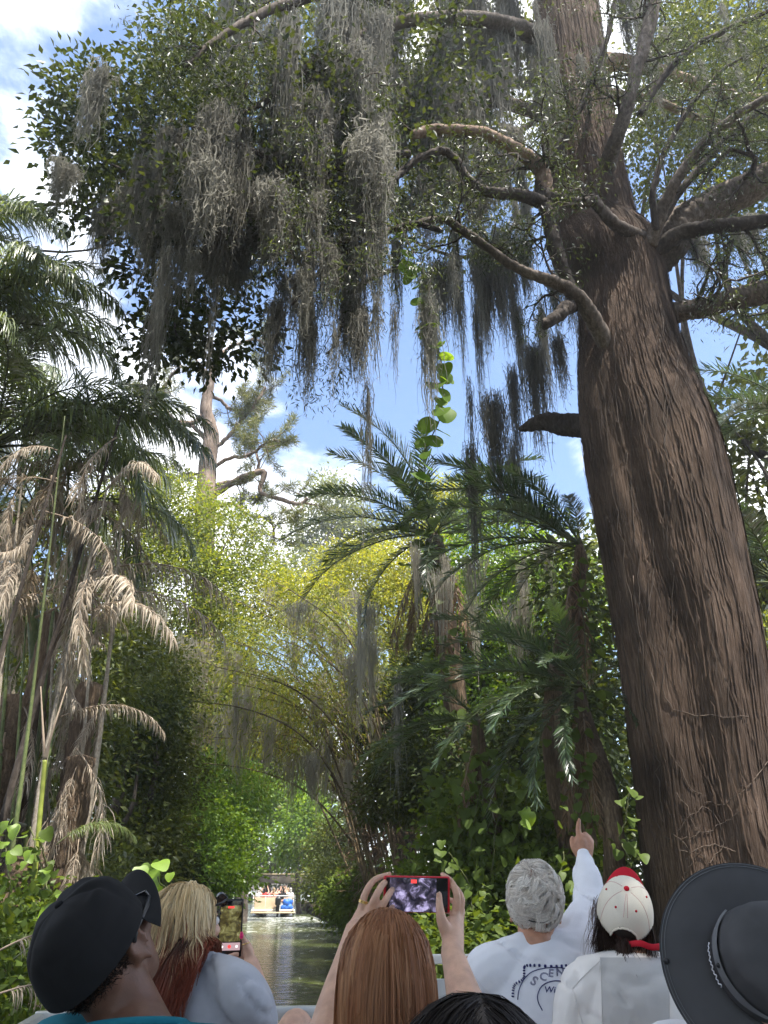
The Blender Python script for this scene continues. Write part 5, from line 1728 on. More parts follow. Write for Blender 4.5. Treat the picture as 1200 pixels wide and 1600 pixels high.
def head_geo(g, hd, neck, nr=.056):
    def el(c, r):
        ellipsoid(g, hd.w(*c), np.array(r) * hd.s, hd.R, 24, 14)
    el((0, -.012, .035), (.074, .097, .088))
    el((0, -.035, -.005), (.064, .066, .060))
    el((0, .036, -.030), (.061, .055, .085))
    el((0, .046, -.082), (.044, .042, .034))
    el((0, .076, .024), (.050, .018, .012))
    for s_ in (-1, 1):
        el((s_ * .040, .062, -.022), (.024, .024, .020))
        # ear: plate, rim and lobe
        el((s_ * .074, -.006, -.012), (.007, .020, .028))
        a = np.linspace(-.5, 4.3, 12)
        rim = np.stack([s_ * (.080 + .006 * np.sin(a * .7)), -.006 - .021 * np.cos(a) * (1), -.010 + .031 * np.sin(a)], 1)
        rim = rim[::1]
        capsule(g, hd.ws(rim[1:-2]), .0052 * hd.s, 8)
        el((s_ * .078, .004, -.040), (.007, .010, .011))
    capsule(g, [hd.w(0, .090, .012), hd.w(0, .104, -.012), hd.w(0, .112, -.030)], [.010, .011, .014], 10)
    for s_ in (-1, 1):
        el((s_ * .013, .098, -.033), (.009, .010, .008))
    el((0, .091, -.058), (.024, .010, .0055))
    el((0, .090, -.069), (.021, .010, .006))
    capsule(g, [hd.w(0, -.020, -.035), (hd.w(0, -.02, -.09) + np.array(neck)) / 2, neck], [nr, nr * .98, nr * 1.1], 20)


def eyes(root, hd):
    for s_ in (-1, 1):
        e = ellipsoid(Geo(), hd.w(s_ * .031, .083, .004), (.0125,) * 3, None, 14, 10)
        part('eye', e, M['eye_white'], root)
        b = capsule(Geo(), hd.ws([(s_ * .014, .0955, .026), (s_ * .032, .098, .030), (s_ * .05, .088, .024)]), .003, 6)
        part('eyebrow', b, M['hair_dark'], root)


M['eye_white'] = plain_mat('eye_white', (.75, .73, .70), .15, var=.03)


def torso_geo(g, N_, yaw, sw, lean=(0, 0), infl=0.0, L=.60, belly=1.0):
    """upper body below the neck base; returns its frame"""
    ft = V3(math.sin(yaw), math.cos(yaw), 0)
    up = unit(V3(0, 0, 1) + lean[0] * ft + lean[1] * np.cross(ft, [0, 0, 1]))
    Rm = frame(ft - up * np.dot(ft, up), up)
    r, f, u = Rm.T
    N_ = np.array(N_, float)
    ellipsoid(g, N_ - u * .145 - f * .01, (sw * .86 + infl, .108 + infl, .165 + infl), Rm, 28, 18)
    ellipsoid(g, N_ - u * .075 - f * .015, (sw * .78 + infl, .080 + infl, .085 + infl), Rm, 28, 18)
    ellipsoid(g, N_ - u * .33, (.158 * belly + infl, .118 * belly + infl, .20 + infl), Rm, 28, 18)
    ellipsoid(g, N_ - u * .52, (.178 * belly + infl, .135 + infl, .13 + infl), Rm, 28, 18)
    return Rm


def legs_geo(g, N_, Rm, L=.56, knees=None):
    r, f, u = Rm.T
    hip = np.array(N_) - u * L
    for i_, s_ in enumerate((-1, 1)):
        h = hip + r * s_ * .095
        k_ = h + f * .42 + V3(0, 0, .02) if knees is None or knees[i_] is None else np.array(knees[i_])
        an = k_ + V3(0, 0, -.43) + f * .02 if knees is None or knees[i_] is None else k_ + V3(0, 0, -.40) - f * .12
        capsule(g, [h, k_], [.085, .058])
        capsule(g, [k_, (k_ + an) / 2 - f * .015, an], [.056, .054, .036])
        capsule(g, [an + V3(0, 0, -.03) - f * .03, an + V3(0, 0, -.045) + f * .13], [.038, .030])


def arm_geo(g, S, E, W, k=1.0):
    capsule(g, [S, (np.array(S) + E) / 2, E], [.056 * k, .048 * k, .040 * k])
    capsule(g, [E, np.array(E) * .62 + np.array(W) * .38, W], [.041 * k, .041 * k, .027 * k])


def wrinkle(me, amp, sx=9.0, seed=0.0):
    n = len(me.vertices)
    co = np.empty(n * 3, np.float32)
    me.vertices.foreach_get('co', co)
    co = co.reshape(-1, 3)
    no = np.empty(n * 3, np.float32)
    me.vertices.foreach_get('normal', no)
    no = no.reshape(-1, 3)
    a = co[:, 0] * .8 + co[:, 2] * .9 + seed
    b = co[:, 1] * .7 - co[:, 0] * .7 + co[:, 2] * .3 + seed * 2
    d = vnoise(a * sx, b * sx * .55, 0) + .55 * vnoise(b * sx * 2.3, a * sx * .9, 1) + .3 * vnoise((a + b) * sx * 3.6, (a - b) * sx * 1.6, 2)
    w = np.abs(vnoise(a * sx * 1.1 + 7, b * sx * .5 + 3, 5))
    d = d - .9 * np.exp(-(w / .05) ** 2)
    co = co + no * (d * amp)[:, None]
    me.vertices.foreach_set('co', co.astype(np.float32).ravel())
    me.update()
    return me


def bvh_of(me):
    return BVHTree.FromPolygons([v.co.copy() for v in me.vertices], [tuple(p.vertices) for p in me.polygons])


def cast(bvh, px, py, lift=.0015):
    d = Vector(ray(px, py)).normalized()
    h = bvh.ray_cast(Vector(EYE), d)
    return None if h[0] is None else np.array(h[0]) - np.array(d) * lift


def put(name, me, root, kind=None):
    o = part(name, me, None, root)
    if kind:
        o['kind'] = kind
    return o


def hair_mat(name, rough=.5):
    m, nt, out = mat_new(name)
    at = N(nt, 'ShaderNodeAttribute', attribute_name='tint')
    g = N(nt, 'ShaderNodeNewGeometry')
    mr = N(nt, 'ShaderNodeMapRange', {'Value': g.outputs['Random Per Island'], 'To Min': .78, 'To Max': 1.22})
    hs = N(nt, 'ShaderNodeHueSaturation', {'Color': at.outputs['Color'], 'Value': mr.outputs[0]})
    p = N(nt, 'ShaderNodeBsdfPrincipled', {'Base Color': hs.outputs[0], 'Roughness': rough, 'Specular IOR Level': .22})
    t = N(nt, 'ShaderNodeBsdfTranslucent', {'Color': hs.outputs[0]})
    mx = N(nt, 'ShaderNodeMixShader', {0: .2, 1: p.outputs[0], 2: t.outputs[0]})
    nt.links.new(mx.outputs[0], out.inputs['Surface'])
    return m


M['hair'] = hair_mat('hair_strands')


def strands(roots, d0, L, K, ells, grav=.16, noise=.10, width=.0011, tint=None, wave=0.0, wfreq=3.0, clump=0, seed=1, down=(0, 0, -1), layer=.06, loft=0.0, hug=None, wrap=None, lock=0.0):
    """ribbons: roots (n,3), start directions, lengths; ells = [(centre, radii, R)] the hair lies on"""
    r = np.random.default_rng(seed)
    n = len(roots)
    p = np.array(roots, float)
    d = nrm(d0)
    o_ = nrm(((p - ells[0][0]) @ ells[0][2]) / np.array(ells[0][1]) ** 2) @ ells[0][2].T
    d = nrm(d - o_ * (d * o_).sum(1, keepdims=True) * (1 - loft))
    L = np.broadcast_to(L, (n,))
    step = (L / (K - 1))[:, None]
    lay = 1 + layer * r.random(n)[:, None]
    cid = np.zeros(n, int)
    P_, Nn = [p.copy()], []
    if clump:
        sd_ = p[r.choice(n, clump, replace=False)]
        cid = np.argmin(((p[:, None] - sd_[None]) ** 2).sum(-1), 1)
        cn = r.normal(0, 1, (clump, K, 3))
        ph = r.random(clump)[cid] * 6.28
        if lock:
            lay = 1 + layer * (.75 * r.random(clump)[cid] + .25 * r.random(n))[:, None]
        cside = nrm(r.normal(0, 1, (clump, 3)))[cid]
    else:
        ph = r.random(n) * 6.28
        cside = nrm(r.normal(0, 1, (n, 3)))
    dn = np.array(down, float)
    for k_ in range(1, K):
        f = k_ / (K - 1)
        nz = r.normal(0, noise, (n, 3))
        if clump:
            nz = nz * (.45 if not lock else .12) + cn[cid, k_] * noise * .8
        d = nrm(d * (1 - grav) + dn * grav + nz)
        p = p + d * step
        if wave:
            p = p + cside * (np.cos(ph + f * wfreq * 6.28) * wave * step[:, 0])[:, None]
        if wrap is not None:
            q = ((p - wrap[0]) @ wrap[2]) / np.array(wrap[1])
            m_ = np.linalg.norm(q, axis=1, keepdims=True)
            q = np.where(m_ > lay, q / np.maximum(m_, 1e-6) * (lay + (m_ - lay) * .25), q)
            p = wrap[0] + (q * np.array(wrap[1])) @ wrap[2].T
        for c, rr, Rm in ells:
            q = ((p - c) @ Rm) / np.array(rr)
            m_ = np.linalg.norm(q, axis=1, keepdims=True)
            q2 = np.where(m_ < lay, q / np.maximum(m_, 1e-6) * lay, q)
            if hug is not None:
                q2 = np.where(m_ > lay + hug, q / m_ * (lay + hug), q2)
            p2 = c + (q2 * np.array(rr)) @ Rm.T
            p = p2
        d = nrm(d * .35 + nrm(p - P_[-1]) * .65)
        P_.append(p.copy())
    Q_ = np.stack(P_, 1)                                   # n,K,3
    if clump and lock:                                     # strands of a lock draw together towards its tip
        cnt = np.maximum(np.bincount(cid, minlength=clump), 1)
        for k_ in range(K):
            mean = np.stack([np.bincount(cid, Q_[:, k_, a_], minlength=clump) for a_ in range(3)], 1) / cnt[:, None]
            w_ = lock * (k_ / (K - 1)) ** .7
            Q_[:, k_] = Q_[:, k_] * (1 - w_) + mean[cid] * w_
    t = nrm(np.gradient(Q_, axis=1))
    c0 = ells[0][0]
    out = nrm(Q_ - c0)
    s = nrm(np.cross(t, out) + r.normal(0, .35, (n, 1, 3)))
    wd = width * np.clip(np.linspace(1.0, .35, K), 0, 1)[None, :, None] * r.uniform(.7, 1.3, (n, 1, 1))
    V = np.stack([Q_ - s * wd, Q_ + s * wd], 2).reshape(-1, 3)
    b = (np.arange(n)[:, None] * K + np.arange(K - 1)[None]).ravel() * 2
    F = np.stack([b, b + 1, b + 3, b + 2], -1)
    tt = tint(np.linspace(0, 1, K)[None, :] * np.ones((n, 1)), Q_, cid) if callable(tint) else np.broadcast_to(np.array(tint), (n, K, 3))
    tt = np.repeat(tt.reshape(-1, 3), 2, 0)
    return build_mesh('hair', V, F, None, True, M['hair'], tt)


def scalp(hd, n, mask, seed, c=(0, -.014, .036), rr=(.079, .103, .094)):
    r = np.random.default_rng(seed)
    q = nrm(r.normal(0, 1, (n * 6, 3)))
    q = q[mask(q)][:n]
    rr = np.array(rr) * hd.s
    C = hd.w(*c)
    return C + (q * rr) @ hd.R.T, q, (C, rr, hd.R)


def base_cap(root, hd, col_mat, c=(0, -.026, .036), rr=(.078, .092, .093)):
    return part('hair_base', ellipsoid(Geo(), hd.w(*c), np.array(rr) * hd.s, hd.R, 28, 18), M[col_mat], root)


# caps -----------------------------------------------------------------
def cap_crown(hd, z0=.030, rx=.086, ry=.106, h=.108, yc=-.010, dent=0.0, hole=False, power=.62, tilt=-.10):
    """six panel crown; local +Y forward; rim drops to the back by tilt"""
    nt_, npz = 144, 40
    thv = np.arange(nt_) * 2 * math.pi / nt_
    ph = np.linspace(0, math.pi / 2 - .015, npz)
    V = []
    for a in ph:
        rad = math.cos(a) ** power
        zz = z0 + h * math.sin(a)
        sm = 1 + .010 * np.abs(np.sin(3 * thv)) * math.cos(a) - .006 * np.exp(-(np.abs(np.sin(3 * thv)) / .05) ** 2)
        x = rx * rad * np.sin(thv) * sm
        y = yc + ry * rad * np.cos(thv) * sm
        z = zz + (tilt * y) * math.cos(a)
        if dent:
            cx = np.exp(-((thv - 2.2) / .5) ** 2)
            z = z - dent * .5 * math.sin(2 * a) * (vnoise(thv * 2.1, thv * 0 + a * 4, 3) + .6 * np.exp(-((np.sin(thv * 1.5 + 1) - .35) / .16) ** 2))
            x = x * (1 + dent * 2.5 * vnoise(thv * 1.6, thv * 0 + a * 5, 4))
            y = yc + (y - yc) * (1 + dent * 2.5 * vnoise(thv * 1.7 + 9, thv * 0 + a * 4.4, 5))
        V.append(np.stack([x, y, z], 1))
    V = np.array(V)
    Q = []
    for i_ in range(npz - 1):
        for j_ in range(nt_):
            j2_ = (j_ + 1) % nt_
            if hole:
                m_ = V[i_, j_]
                if m_[1] < -.04 and (m_[0] / .040) ** 2 + ((V[i_, j_, 2] - V[0, j_, 2]) / .046) ** 2 < 1 and i_ < 22:
                    continue
            Q.append([i_ * nt_ + j_, i_ * nt_ + j2_, (i_ + 1) * nt_ + j2_, (i_ + 1) * nt_ + j_])
    VV = V.reshape(-1, 3)
    top = np.array([[0, yc, z0 + h]])
    T = [[npz * nt_, (npz - 1) * nt_ + j_, (npz - 1) * nt_ + (j_ + 1) % nt_] for j_ in range(nt_)]
    g = Geo().add(hd.ws(np.vstack([VV, top])), Q, T)
    return g, V


def cap_brim(hd, z0=.030, rx=.086, ry=.106, yc=-.010, out=.072, bend=5.5, ang=68, lift=.0, tilt=-.10, th=.0018):
    na, nr_ = 41, 12
    a = np.radians(np.linspace(-ang, ang, na))
    V = []
    for k_ in range(nr_):
        f = k_ / (nr_ - 1)
        o_ = out * f * np.cos(a * 90 / ang * .93) ** .55
        x = rx * np.sin(a) * (1 + .02 * f) + 0 * o_
        y = yc + ry * np.cos(a) + o_
        z = z0 + tilt * (yc + ry * np.cos(a)) - bend * (x ** 2) * f ** .8 + lift * o_ - .004 * f
        V.append(np.stack([x, y, z], 1))
    V = np.array(V).reshape(-1, 3)
    i = (np.arange(nr_ - 1)[:, None] * na + np.arange(na - 1)[None]).ravel()
    Q = np.stack([i, i + 1, i + na + 1, i + na], -1)
    g = Geo()
    n_ = len(V)
    W = V - [0, 0, 2 * th]
    e = np.concatenate([np.arange(na), np.arange(1, nr_) * na + na - 1, (nr_ - 1) * na + np.arange(na - 2, -1, -1), np.arange(nr_ - 2, 0, -1) * na])
    e2 = np.roll(e, -1)
    g.add(hd.ws(np.vstack([V, W])), np.vstack([Q[:, ::-1], Q + n_, np.stack([e, e2, e2 + n_, e + n_], -1)]))
    return g


def fabric(name, col, bump=.25, scale=900, rough=.85, var=.08, sheen=.0):
    m, nt, out = mat_new(name)
    tc = N(nt, 'ShaderNodeTexCoord')
    wv = N(nt, 'ShaderNodeTexNoise', {'Vector': tc.outputs['Object'], 'Scale': scale, 'Detail': 2.0})
    ns = N(nt, 'ShaderNodeTexNoise', {'Vector': tc.outputs['Object'], 'Scale': 14.0, 'Detail': 4.0})
    mr = N(nt, 'ShaderNodeMapRange', {'Value': ns.outputs['Fac'], 'From Min': .3, 'From Max': .7, 'To Min': 1 - var, 'To Max': 1 + var})
    hs = N(nt, 'ShaderNodeHueSaturation', {'Color': c4(col), 'Value': mr.outputs[0]})
    b = N(nt, 'ShaderNodeBump', {'Strength': bump, 'Distance': .001, 'Height': wv.outputs['Fac']})
    p = N(nt, 'ShaderNodeBsdfPrincipled', {'Base Color': hs.outputs[0], 'Roughness': rough, 'Specular IOR Level': .2, 'Sheen Weight': sheen, 'Normal': b.outputs[0]})
    nt.links.new(p.outputs[0], out.inputs['Surface'])
    return m


M['black_cotton'] = fabric('black_cotton', (.012, .012, .013))
M['cream_cotton'] = fabric('cream_cotton', (.74, .68, .57), var=.05)
M['red_cotton'] = fabric('red_cotton', (.50, .015, .03))
M['white_tee'] = fabric('white_tee', (.74, .75, .80), scale=700, var=.04)
M['white_silk'] = fabric('white_jersey', (.78, .75, .72), rough=.5, var=.04, bump=.12)
M['grey_panel'] = fabric('grey_mesh_panel', (.50, .49, .48), scale=1500, bump=.5, var=.05)
M['grey_tee'] = fabric('grey_tee', (.41, .42, .46), scale=1300, var=.10)
M['teal'] = fabric('teal_cotton', (.015, .16, .22))
M['dark_top'] = fabric('dark_top', (.06, .06, .07))
M['hat_cloth'] = fabric('charcoal_nylon', (.066, .066, .070), scale=1100, rough=.7, var=.14)
M['hat_grey'] = fabric('grey_nylon', (.16, .165, .175), scale=1100, rough=.6)
M['navy_ink'] = plain_mat('navy_ink', (.02, .025, .12), .8, var=.05)
M['denim'] = fabric('denim', (.06, .09, .16))
M['gold'] = plain_mat('gold', (.85, .62, .25), .25, metal=1.0, var=.02)
M['lens'] = plain_mat('dark_lens', (.012, .012, .014), .08, spec=.7, var=0)
M['pink_nail'] = plain_mat('pink_nail', (.75, .03, .17), .2, var=0)


def shirt_mesh(name, geo, mat, amp=.006, seed=0.0, vox=.0085, sm=5):
    me = remesh(geo, vox, sm, name, mat)
    return wrinkle(me, amp, 11.5, seed)


def collar(root, centre, normal, r, mat, w=.006, rx=1.15):
    Rm = frame(np.cross(normal, [1, .1, 0]), normal)
    a = np.linspace(0, 2 * math.pi, 40)
    pts = np.array(centre) + np.stack([np.cos(a) * r * rx, np.sin(a) * r, 0 * a], 1) @ Rm.T
    return part('collar', tube(Geo(), pts, w, 8, False), mat, root)


# -- 1. man in the black cap, near left ---------------------------------
hd = Head(P(160, 1492, 1.52), (.10, .76, .64), (-.50, -.45, .74), .93)
Nk = P(214, 1632, 1.50)
root = thing('person', 'man close at left in a black baseball cap leaning his head back to look up', 'person', (Nk[0], Nk[1], .41))
g = Geo()
head_geo(g, hd, Nk, .058)
Rm = torso_geo(g, Nk, .35, .20)
r_, f_, u_ = Rm.T
for s_ in (-1, 1):
    S = Nk + r_ * s_ * .185 - u_ * .06
    E = S + r_ * s_ * .06 - u_ * .28 + f_ * .05
    W = E + f_ * .22 - u_ * .05 - r_ * s_ * .08
    arm_geo(g, S, E, W)
    ellipsoid(g, W + f_ * .06, (.035, .07, .025), Rm)
legs_geo(g, Nk, Rm)
put('body', remesh(g, .0065, 3, 'body', M['skin_brown']), root)
eyes(root, hd)
g = Geo()
torso_geo(g, Nk, .35, .20, infl=.014)
for s_ in (-1, 1):
    S = Nk + r_ * s_ * .185 - u_ * .06
    capsule(g, [Nk + r_ * s_ * .06 - u_ * .02, S, S + r_ * s_ * .05 - u_ * .2 + f_ * .03], [.06, .075, .072])
put('shirt', shirt_mesh('shirt', g, M['teal'], .005, 1.0), root)
collar(root, Nk + u_ * .022 + r_ * -.004 - f_ * .004, u_ + f_ * .2 - r_ * .15, .070, M['teal'], .008)
cg, cv = cap_crown(hd, z0=.018, rx=.095, ry=.117, h=.112, dent=.026, power=.55, tilt=.08)
cap = part('cap', cg, M['black_cotton'], root)
part('brim', cap_brim(hd, z0=.020, rx=.092, ry=.112, out=.082, bend=6.5, tilt=.08, lift=.15), M['black_cotton'], cap)
part('button', ellipsoid(Geo(), hd.w(0, -.010, .131), (.0075, .0075, .005), hd.R, 14, 8), M['black_cotton'], cap)
part('logo', box(Geo(), hd.w(-.03, .088, .085), (.03, .003, .008), Matrix(hd.R.tolist()).to_4x4(), .001), M['white_tee'], cap)
# short hair under the rim and sunglasses
rt, q, el_ = scalp(hd, 2600, lambda q: (q[:, 2] < .05) & (q[:, 2] > -.62) & (q[:, 1] < .15), 31, (0, -.014, .030), (.0755, .099, .092))
put('hair', strands(rt, (q * [1, .6, -.4]) @ hd.R.T + rng.normal(0, .3, q.shape), .012, 4, [el_], .1, .25, .0009, (.018, .013, .011), seed=32, layer=.03), root, 'stuff')
sg = part('sunglasses', box(Geo(), hd.w(0, .106, .010), (.020, .006, .010), Matrix(hd.R.tolist()).to_4x4(), .002), M['black_plastic'], root, False)
for s_ in (-1, 1):
    part('lens', box(Geo(), hd.w(s_ * .036, .104, .004), (.058, .006, .042), Matrix(hd.R.tolist()).to_4x4(), .0025), M['lens'], sg, False)
    part('temple', tube(Geo(), hd.ws([(s_ * .066, .102, .012), (s_ * .079, .07, .013), (s_ * .083, .01, .012), (s_ * .084, -.012, .004)]), .0038, 6), M['black_plastic'], sg)

# -- 2. woman with blonde and auburn hair -------------------------------
hd = Head(P(294, 1449, 2.66), (.62, .76, .16), (-.05, -.1, 1), .97)
Nk = P(306, 1512, 2.60)
yaw = .55
root = thing('person', 'woman with blonde hair turning auburn at the ends and grey tee filming with a phone', 'person', (Nk[0], Nk[1], .41))
g = Geo()
head_geo(g, hd, Nk, .048)
Rm = torso_geo(g, Nk, yaw, .185)
r_, f_, u_ = Rm.T
SR, SL = Nk + r_ * .175 - u_ * .055, Nk - r_ * .175 - u_ * .055
ER, WR = P(416, 1622, 2.66), P(392, 1508, 2.90)
EL, WL = P(300, 1640, 2.85), P(352, 1522, 2.92)
arm_geo(g, SR, ER, WR, 1.05)
arm_geo(g, SL, EL, WL, 1.0)
# right hand round the phone edge
for ch, rr in (([(391, 1506, 2.90), (388, 1488, 2.90), (383, 1472, 2.885), (378, 1461, 2.87)], [.019, .016, .0095, .008]),
               ([(390, 1500, 2.92), (388, 1478, 2.94), (380, 1468, 2.955), (370, 1466, 2.96)], [.019, .012, .009, .008]),
               ([(390, 1502, 2.92), (391, 1484, 2.95), (382, 1478, 2.965), (370, 1477, 2.965)], [.018, .012, .009, .008]),
               ([(390, 1505, 2.92), (391, 1491, 2.95), (382, 1487, 2.965), (370, 1487, 2.965)], [.017, .011, .0085, .0075]),
               ([(388, 1507, 2.91), (388, 1498, 2.94), (380, 1495, 2.955), (370, 1495, 2.96)], [.016, .010, .008, .007]),
               # left hand under the phone
               ([(352, 1522, 2.92), (352, 1505, 2.92), (362, 1494, 2.90), (371, 1491, 2.895)], [.021, .018, .010, .008]),
               ([(352, 1518, 2.93), (356, 1500, 2.95), (366, 1497, 2.955)], [.02, .012, .009]),
               ([(350, 1516, 2.93), (350, 1496, 2.955), (356, 1486, 2.96)], [.02, .012, .009]),
               ([(347, 1516, 2.93), (345, 1496, 2.955), (348, 1482, 2.96)], [.02, .011, .008])):
    capsule(g, [P(*c) for c in ch], rr, 12)
legs_geo(g, Nk, Rm, .56, (None, P(462, 1607, 3.05)))
put('body', remesh(g, .0058, 3, 'body', M['skin_light']), root)
eyes(root, hd)
part('nail', ellipsoid(Geo(), P(377.5, 1461.5, 2.858), (.0065, .003, .011), None, 12, 8), M['pink_nail'], root)
a = np.linspace(0, 6.283, 20)
rc = P(384, 1474.5, 2.886)
part('ring', tube(Geo(), rc + np.stack([np.cos(a) * .0105, np.sin(a) * .0105, .003 * np.cos(a)], 1), .0016, 6, False), M['gold'], root)
g = Geo()
torso_geo(g, Nk, yaw, .185, infl=.014)
for S, E in ((SR, ER), (SL, EL)):
    capsule(g, [Nk + (S - Nk) * .35 + u_ * .005, S, S * .42 + E * .58], [.058, .074, .062])
put('shirt', shirt_mesh('shirt', g, M['grey_tee'], .009, 2.3), root)
put_sh = Geo()
rt, q, el_ = scalp(hd, 6500, lambda q: (q[:, 2] > -.15) & (q[:, 1] < .55 + .3 * q[:, 2]) & ~((q[:, 1] > .25) & (q[:, 2] < .1)), 41)
top = q[:, 2] > .42
backell = [(Nk - u_ * .10 - f_ * .02, np.array((.185, .150, .175)), Rm), (Nk - u_ * .30, np.array((.18, .155, .24)), Rm)]


def tint_blonde(t, Q_, cid):
    k_ = t.shape[0]
    rr = np.random.default_rng(3)
    blond = np.array([.60, .43, .21])
    pale = np.array([.82, .69, .45])
    dark = np.array([.055, .028, .018])
    aub = np.array([.19, .045, .022])
    lay = (q[:k_, 2] + rr.normal(0, .13, k_))[:, None]
    isb = np.clip((lay - .40) / .12, 0, 1)
    mixb = np.clip(rr.random(cid.max() + 1)[cid] * .8 + rr.random(k_) * .35 - .08, 0, 1)[:, None, None]
    bl_ = blond * (1 - mixb) + pale * mixb
    tt = t[..., None]
    endb = np.clip((tt - .42 - rr.normal(0, .07, (k_, 1, 1))) / .20, 0, 1)
    c_top = bl_ * (1 - endb) + aub * (.8 + .5 * mixb) * endb
    c_low = dark * (1 - np.clip((tt - .35) / .4, 0, 1)) + aub * np.clip((tt - .35) / .4, 0, 1)
    return c_top * isb[..., None] + c_low * (1 - isb[..., None])


part_dir = np.where(q[:, :1] > .0, 1.0, -1.0)
d0 = np.hstack([part_dir * .35 + q[:, :1], q[:, 1:2] * .4 - .55, np.full((len(q), 1), -.35)])
put('hair', strands(rt, d0 @ hd.R.T, np.where(top, rng.uniform(.28, .47, len(q)), rng.uniform(.30, .46, len(q))), 14, [el_] + backell, .25, .05, .0014, tint_blonde, .34, 2.4, 130, 42, layer=.14, lock=.45, wrap=(hd.w(-.01, -.04, -.12), np.array((.105, .34, .44)), np.eye(3))), root, 'stuff')
base_cap(root, hd, 'hair_dark')
sg = part('sunglasses', tube(Geo(), hd.ws([(.079, .03, .055), (.080, .075, .062), (.066, .105, .066)]), .003, 6), M['black_plastic'], root)
for s_ in (-1, 1):
    part('lens', ellipsoid(Geo(), hd.w(s_ * .034, .108, .062), (.030, .006, .022), hd.R, 18, 10), M['lens'], sg)


def screen_mat(name, kind):
    m, nt, out = mat_new(name)
    tc = N(nt, 'ShaderNodeTexCoord')
    ns = N(nt, 'ShaderNodeTexNoise', {'Vector': tc.outputs['Object'], 'Scale': 48.0, 'Detail': 7.0, 'Roughness': .6, 'Distortion': .8})
    if kind == 'green':
        cr = ramp(nt, ns.outputs['Fac'], [(.30, (.012, .011, .006)), (.48, (.07, .06, .022)), (.60, (.17, .16, .06)), (.74, (.42, .40, .25))])
    else:
        cr = ramp(nt, ns.outputs['Fac'], [(.40, (.010, .010, .018)), (.52, (.05, .045, .075)), (.60, (.25, .22, .38)), (.72, (.55, .50, .75))])
    e = N(nt, 'ShaderNodeEmission', {'Color': cr.outputs[0], 'Strength': .5 if kind == 'green' else .6})
    gl = N(nt, 'ShaderNodeBsdfGlossy', {'Roughness': .08, 'Color': (.04, .04, .04, 1)})
    ad = N(nt, 'ShaderNodeAddShader', {0: e.outputs[0], 1: gl.outputs[0]})
    nt.links.new(ad.outputs[0], out.inputs['Surface'])
    return m


def glow_mat(name, col, st=.8):
    m, nt, out = mat_new(name)
    e = N(nt, 'ShaderNodeEmission', {'Color': c4(col), 'Strength': st})
    nt.links.new(e.outputs[0], out.inputs['Surface'])
    return m


M['screen_green'], M['screen_violet'] = screen_mat('phone_screen_green', 'green'), screen_mat('phone_screen_violet', 'violet')
M['ui_pink'], M['ui_red'], M['ui_white'] = glow_mat('screen_bar', (.36, .25, .27), .6), glow_mat('record_dot', (.70, .05, .05)), glow_mat('screen_white', (.85, .8, .8))


def phone(label, c, w, h, ex, ez, case, screen, ui):
    """ex: right edge direction, ez: up direction; the screen looks towards the camera"""
    ex, ez = unit(ex), unit(np.array(ez) - unit(ex) * np.dot(unit(ex), ez))
    ey = np.cross(ez, ex)
    Rm = Matrix(np.stack([ex, ey, ez], 1).tolist()).to_4x4()
    root = thing('phone', label, 'phone', c)

    def pc(name, x, y, z, s, mat, par=root, bev=.001):
        return part(name, box(Geo(), np.array(c) + ex * x + ey * y + ez * z, s, Rm, bev), mat, par, False)
    pc('case', 0, 0, 0, (w, .011, h), case, bev=.004)
    sc_ = pc('screen', 0, -.0062, 0, (w * .93, .0014, h * .94), M['lens'], bev=.0004)
    if ui == 'tall':
        pc('picture', 0, -.0072, h * .08, (w * .88, .001, h * .62), screen, sc_, .0002)
        pc('toolbar', 0, -.0072, -h * .315, (w * .88, .001, h * .13), M['ui_pink'], sc_, .0002)
        pc('timer', 0, -.0080, h * .36, (w * .26, .0006, h * .035), M['ui_red'], sc_, .0002)
        part('record_button', ellipsoid(Geo(), np.array(c) - ey * .0080 - ez * h * .315, (.0055, .0008, .0055), np.stack([ex, ey, ez], 1), 16, 8), M['ui_red'], sc_)
        for s_ in (-1, 1):
            part('button', ellipsoid(Geo(), np.array(c) - ey * .0080 + ex * s_ * w * .30 - ez * h * .315, (.004, .0008, .004), np.stack([ex, ey, ez], 1), 14, 8), M['ui_white'], sc_)
    else:
        pc('picture', -w * .06, -.0072, 0, (w * .70, .001, h * .92), screen, sc_, .0002)
        pc('timer', -w * .05, -.0080, h * .37, (w * .085, .0006, h * .10), M['ui_red'], sc_, .0002)
    return root


c = P(360, 1449.5, 2.93)
phone('tall black phone held upright by the blonde woman, filming the green canal', c, 37 * mpp(360, 1449, 2.93), 82 * mpp(360, 1449, 2.93) * .99, (1, .12, .02), (.03, -.12, 1), M['black_plastic'], M['screen_green'], 'tall')

# -- 3. woman with red brown hair and the red phone ----------------------
hd = Head(P(606, 1536, 1.50), (.06, .93, .34), (0, -.3, 1), .90)
Nk = P(612, 1660, 1.46)
Nk[2] += .02
root = thing('person', 'woman with long sleek red brown hair raising a red phone with both hands', 'person', (Nk[0], Nk[1], .41))
g = Geo()
head_geo(g, hd, Nk, .048)
Rm = torso_geo(g, Nk, 0.0, .18)
r_, f_, u_ = Rm.T
SR, SL = Nk + r_ * .17 - u_ * .05, Nk - r_ * .17 - u_ * .05
WL, WR = P(557, 1456, 1.80), P(707, 1490, 1.79)
EL, ER = P(505, 1665, 1.58), P(752, 1660, 1.60)
capsule(g, [SL, (SL + EL) / 2, EL], [.052, .046, .042])
capsule(g, [EL, EL * .66 + WL * .34, EL * .25 + WL * .75, WL], [.042, .040, .030, .025])
capsule(g, [SR, (SR + ER) / 2, ER], [.052, .046, .042])
capsule(g, [ER, ER * .62 + WR * .38, ER * .25 + WR * .75, WR], [.042, .039, .029, .0235])
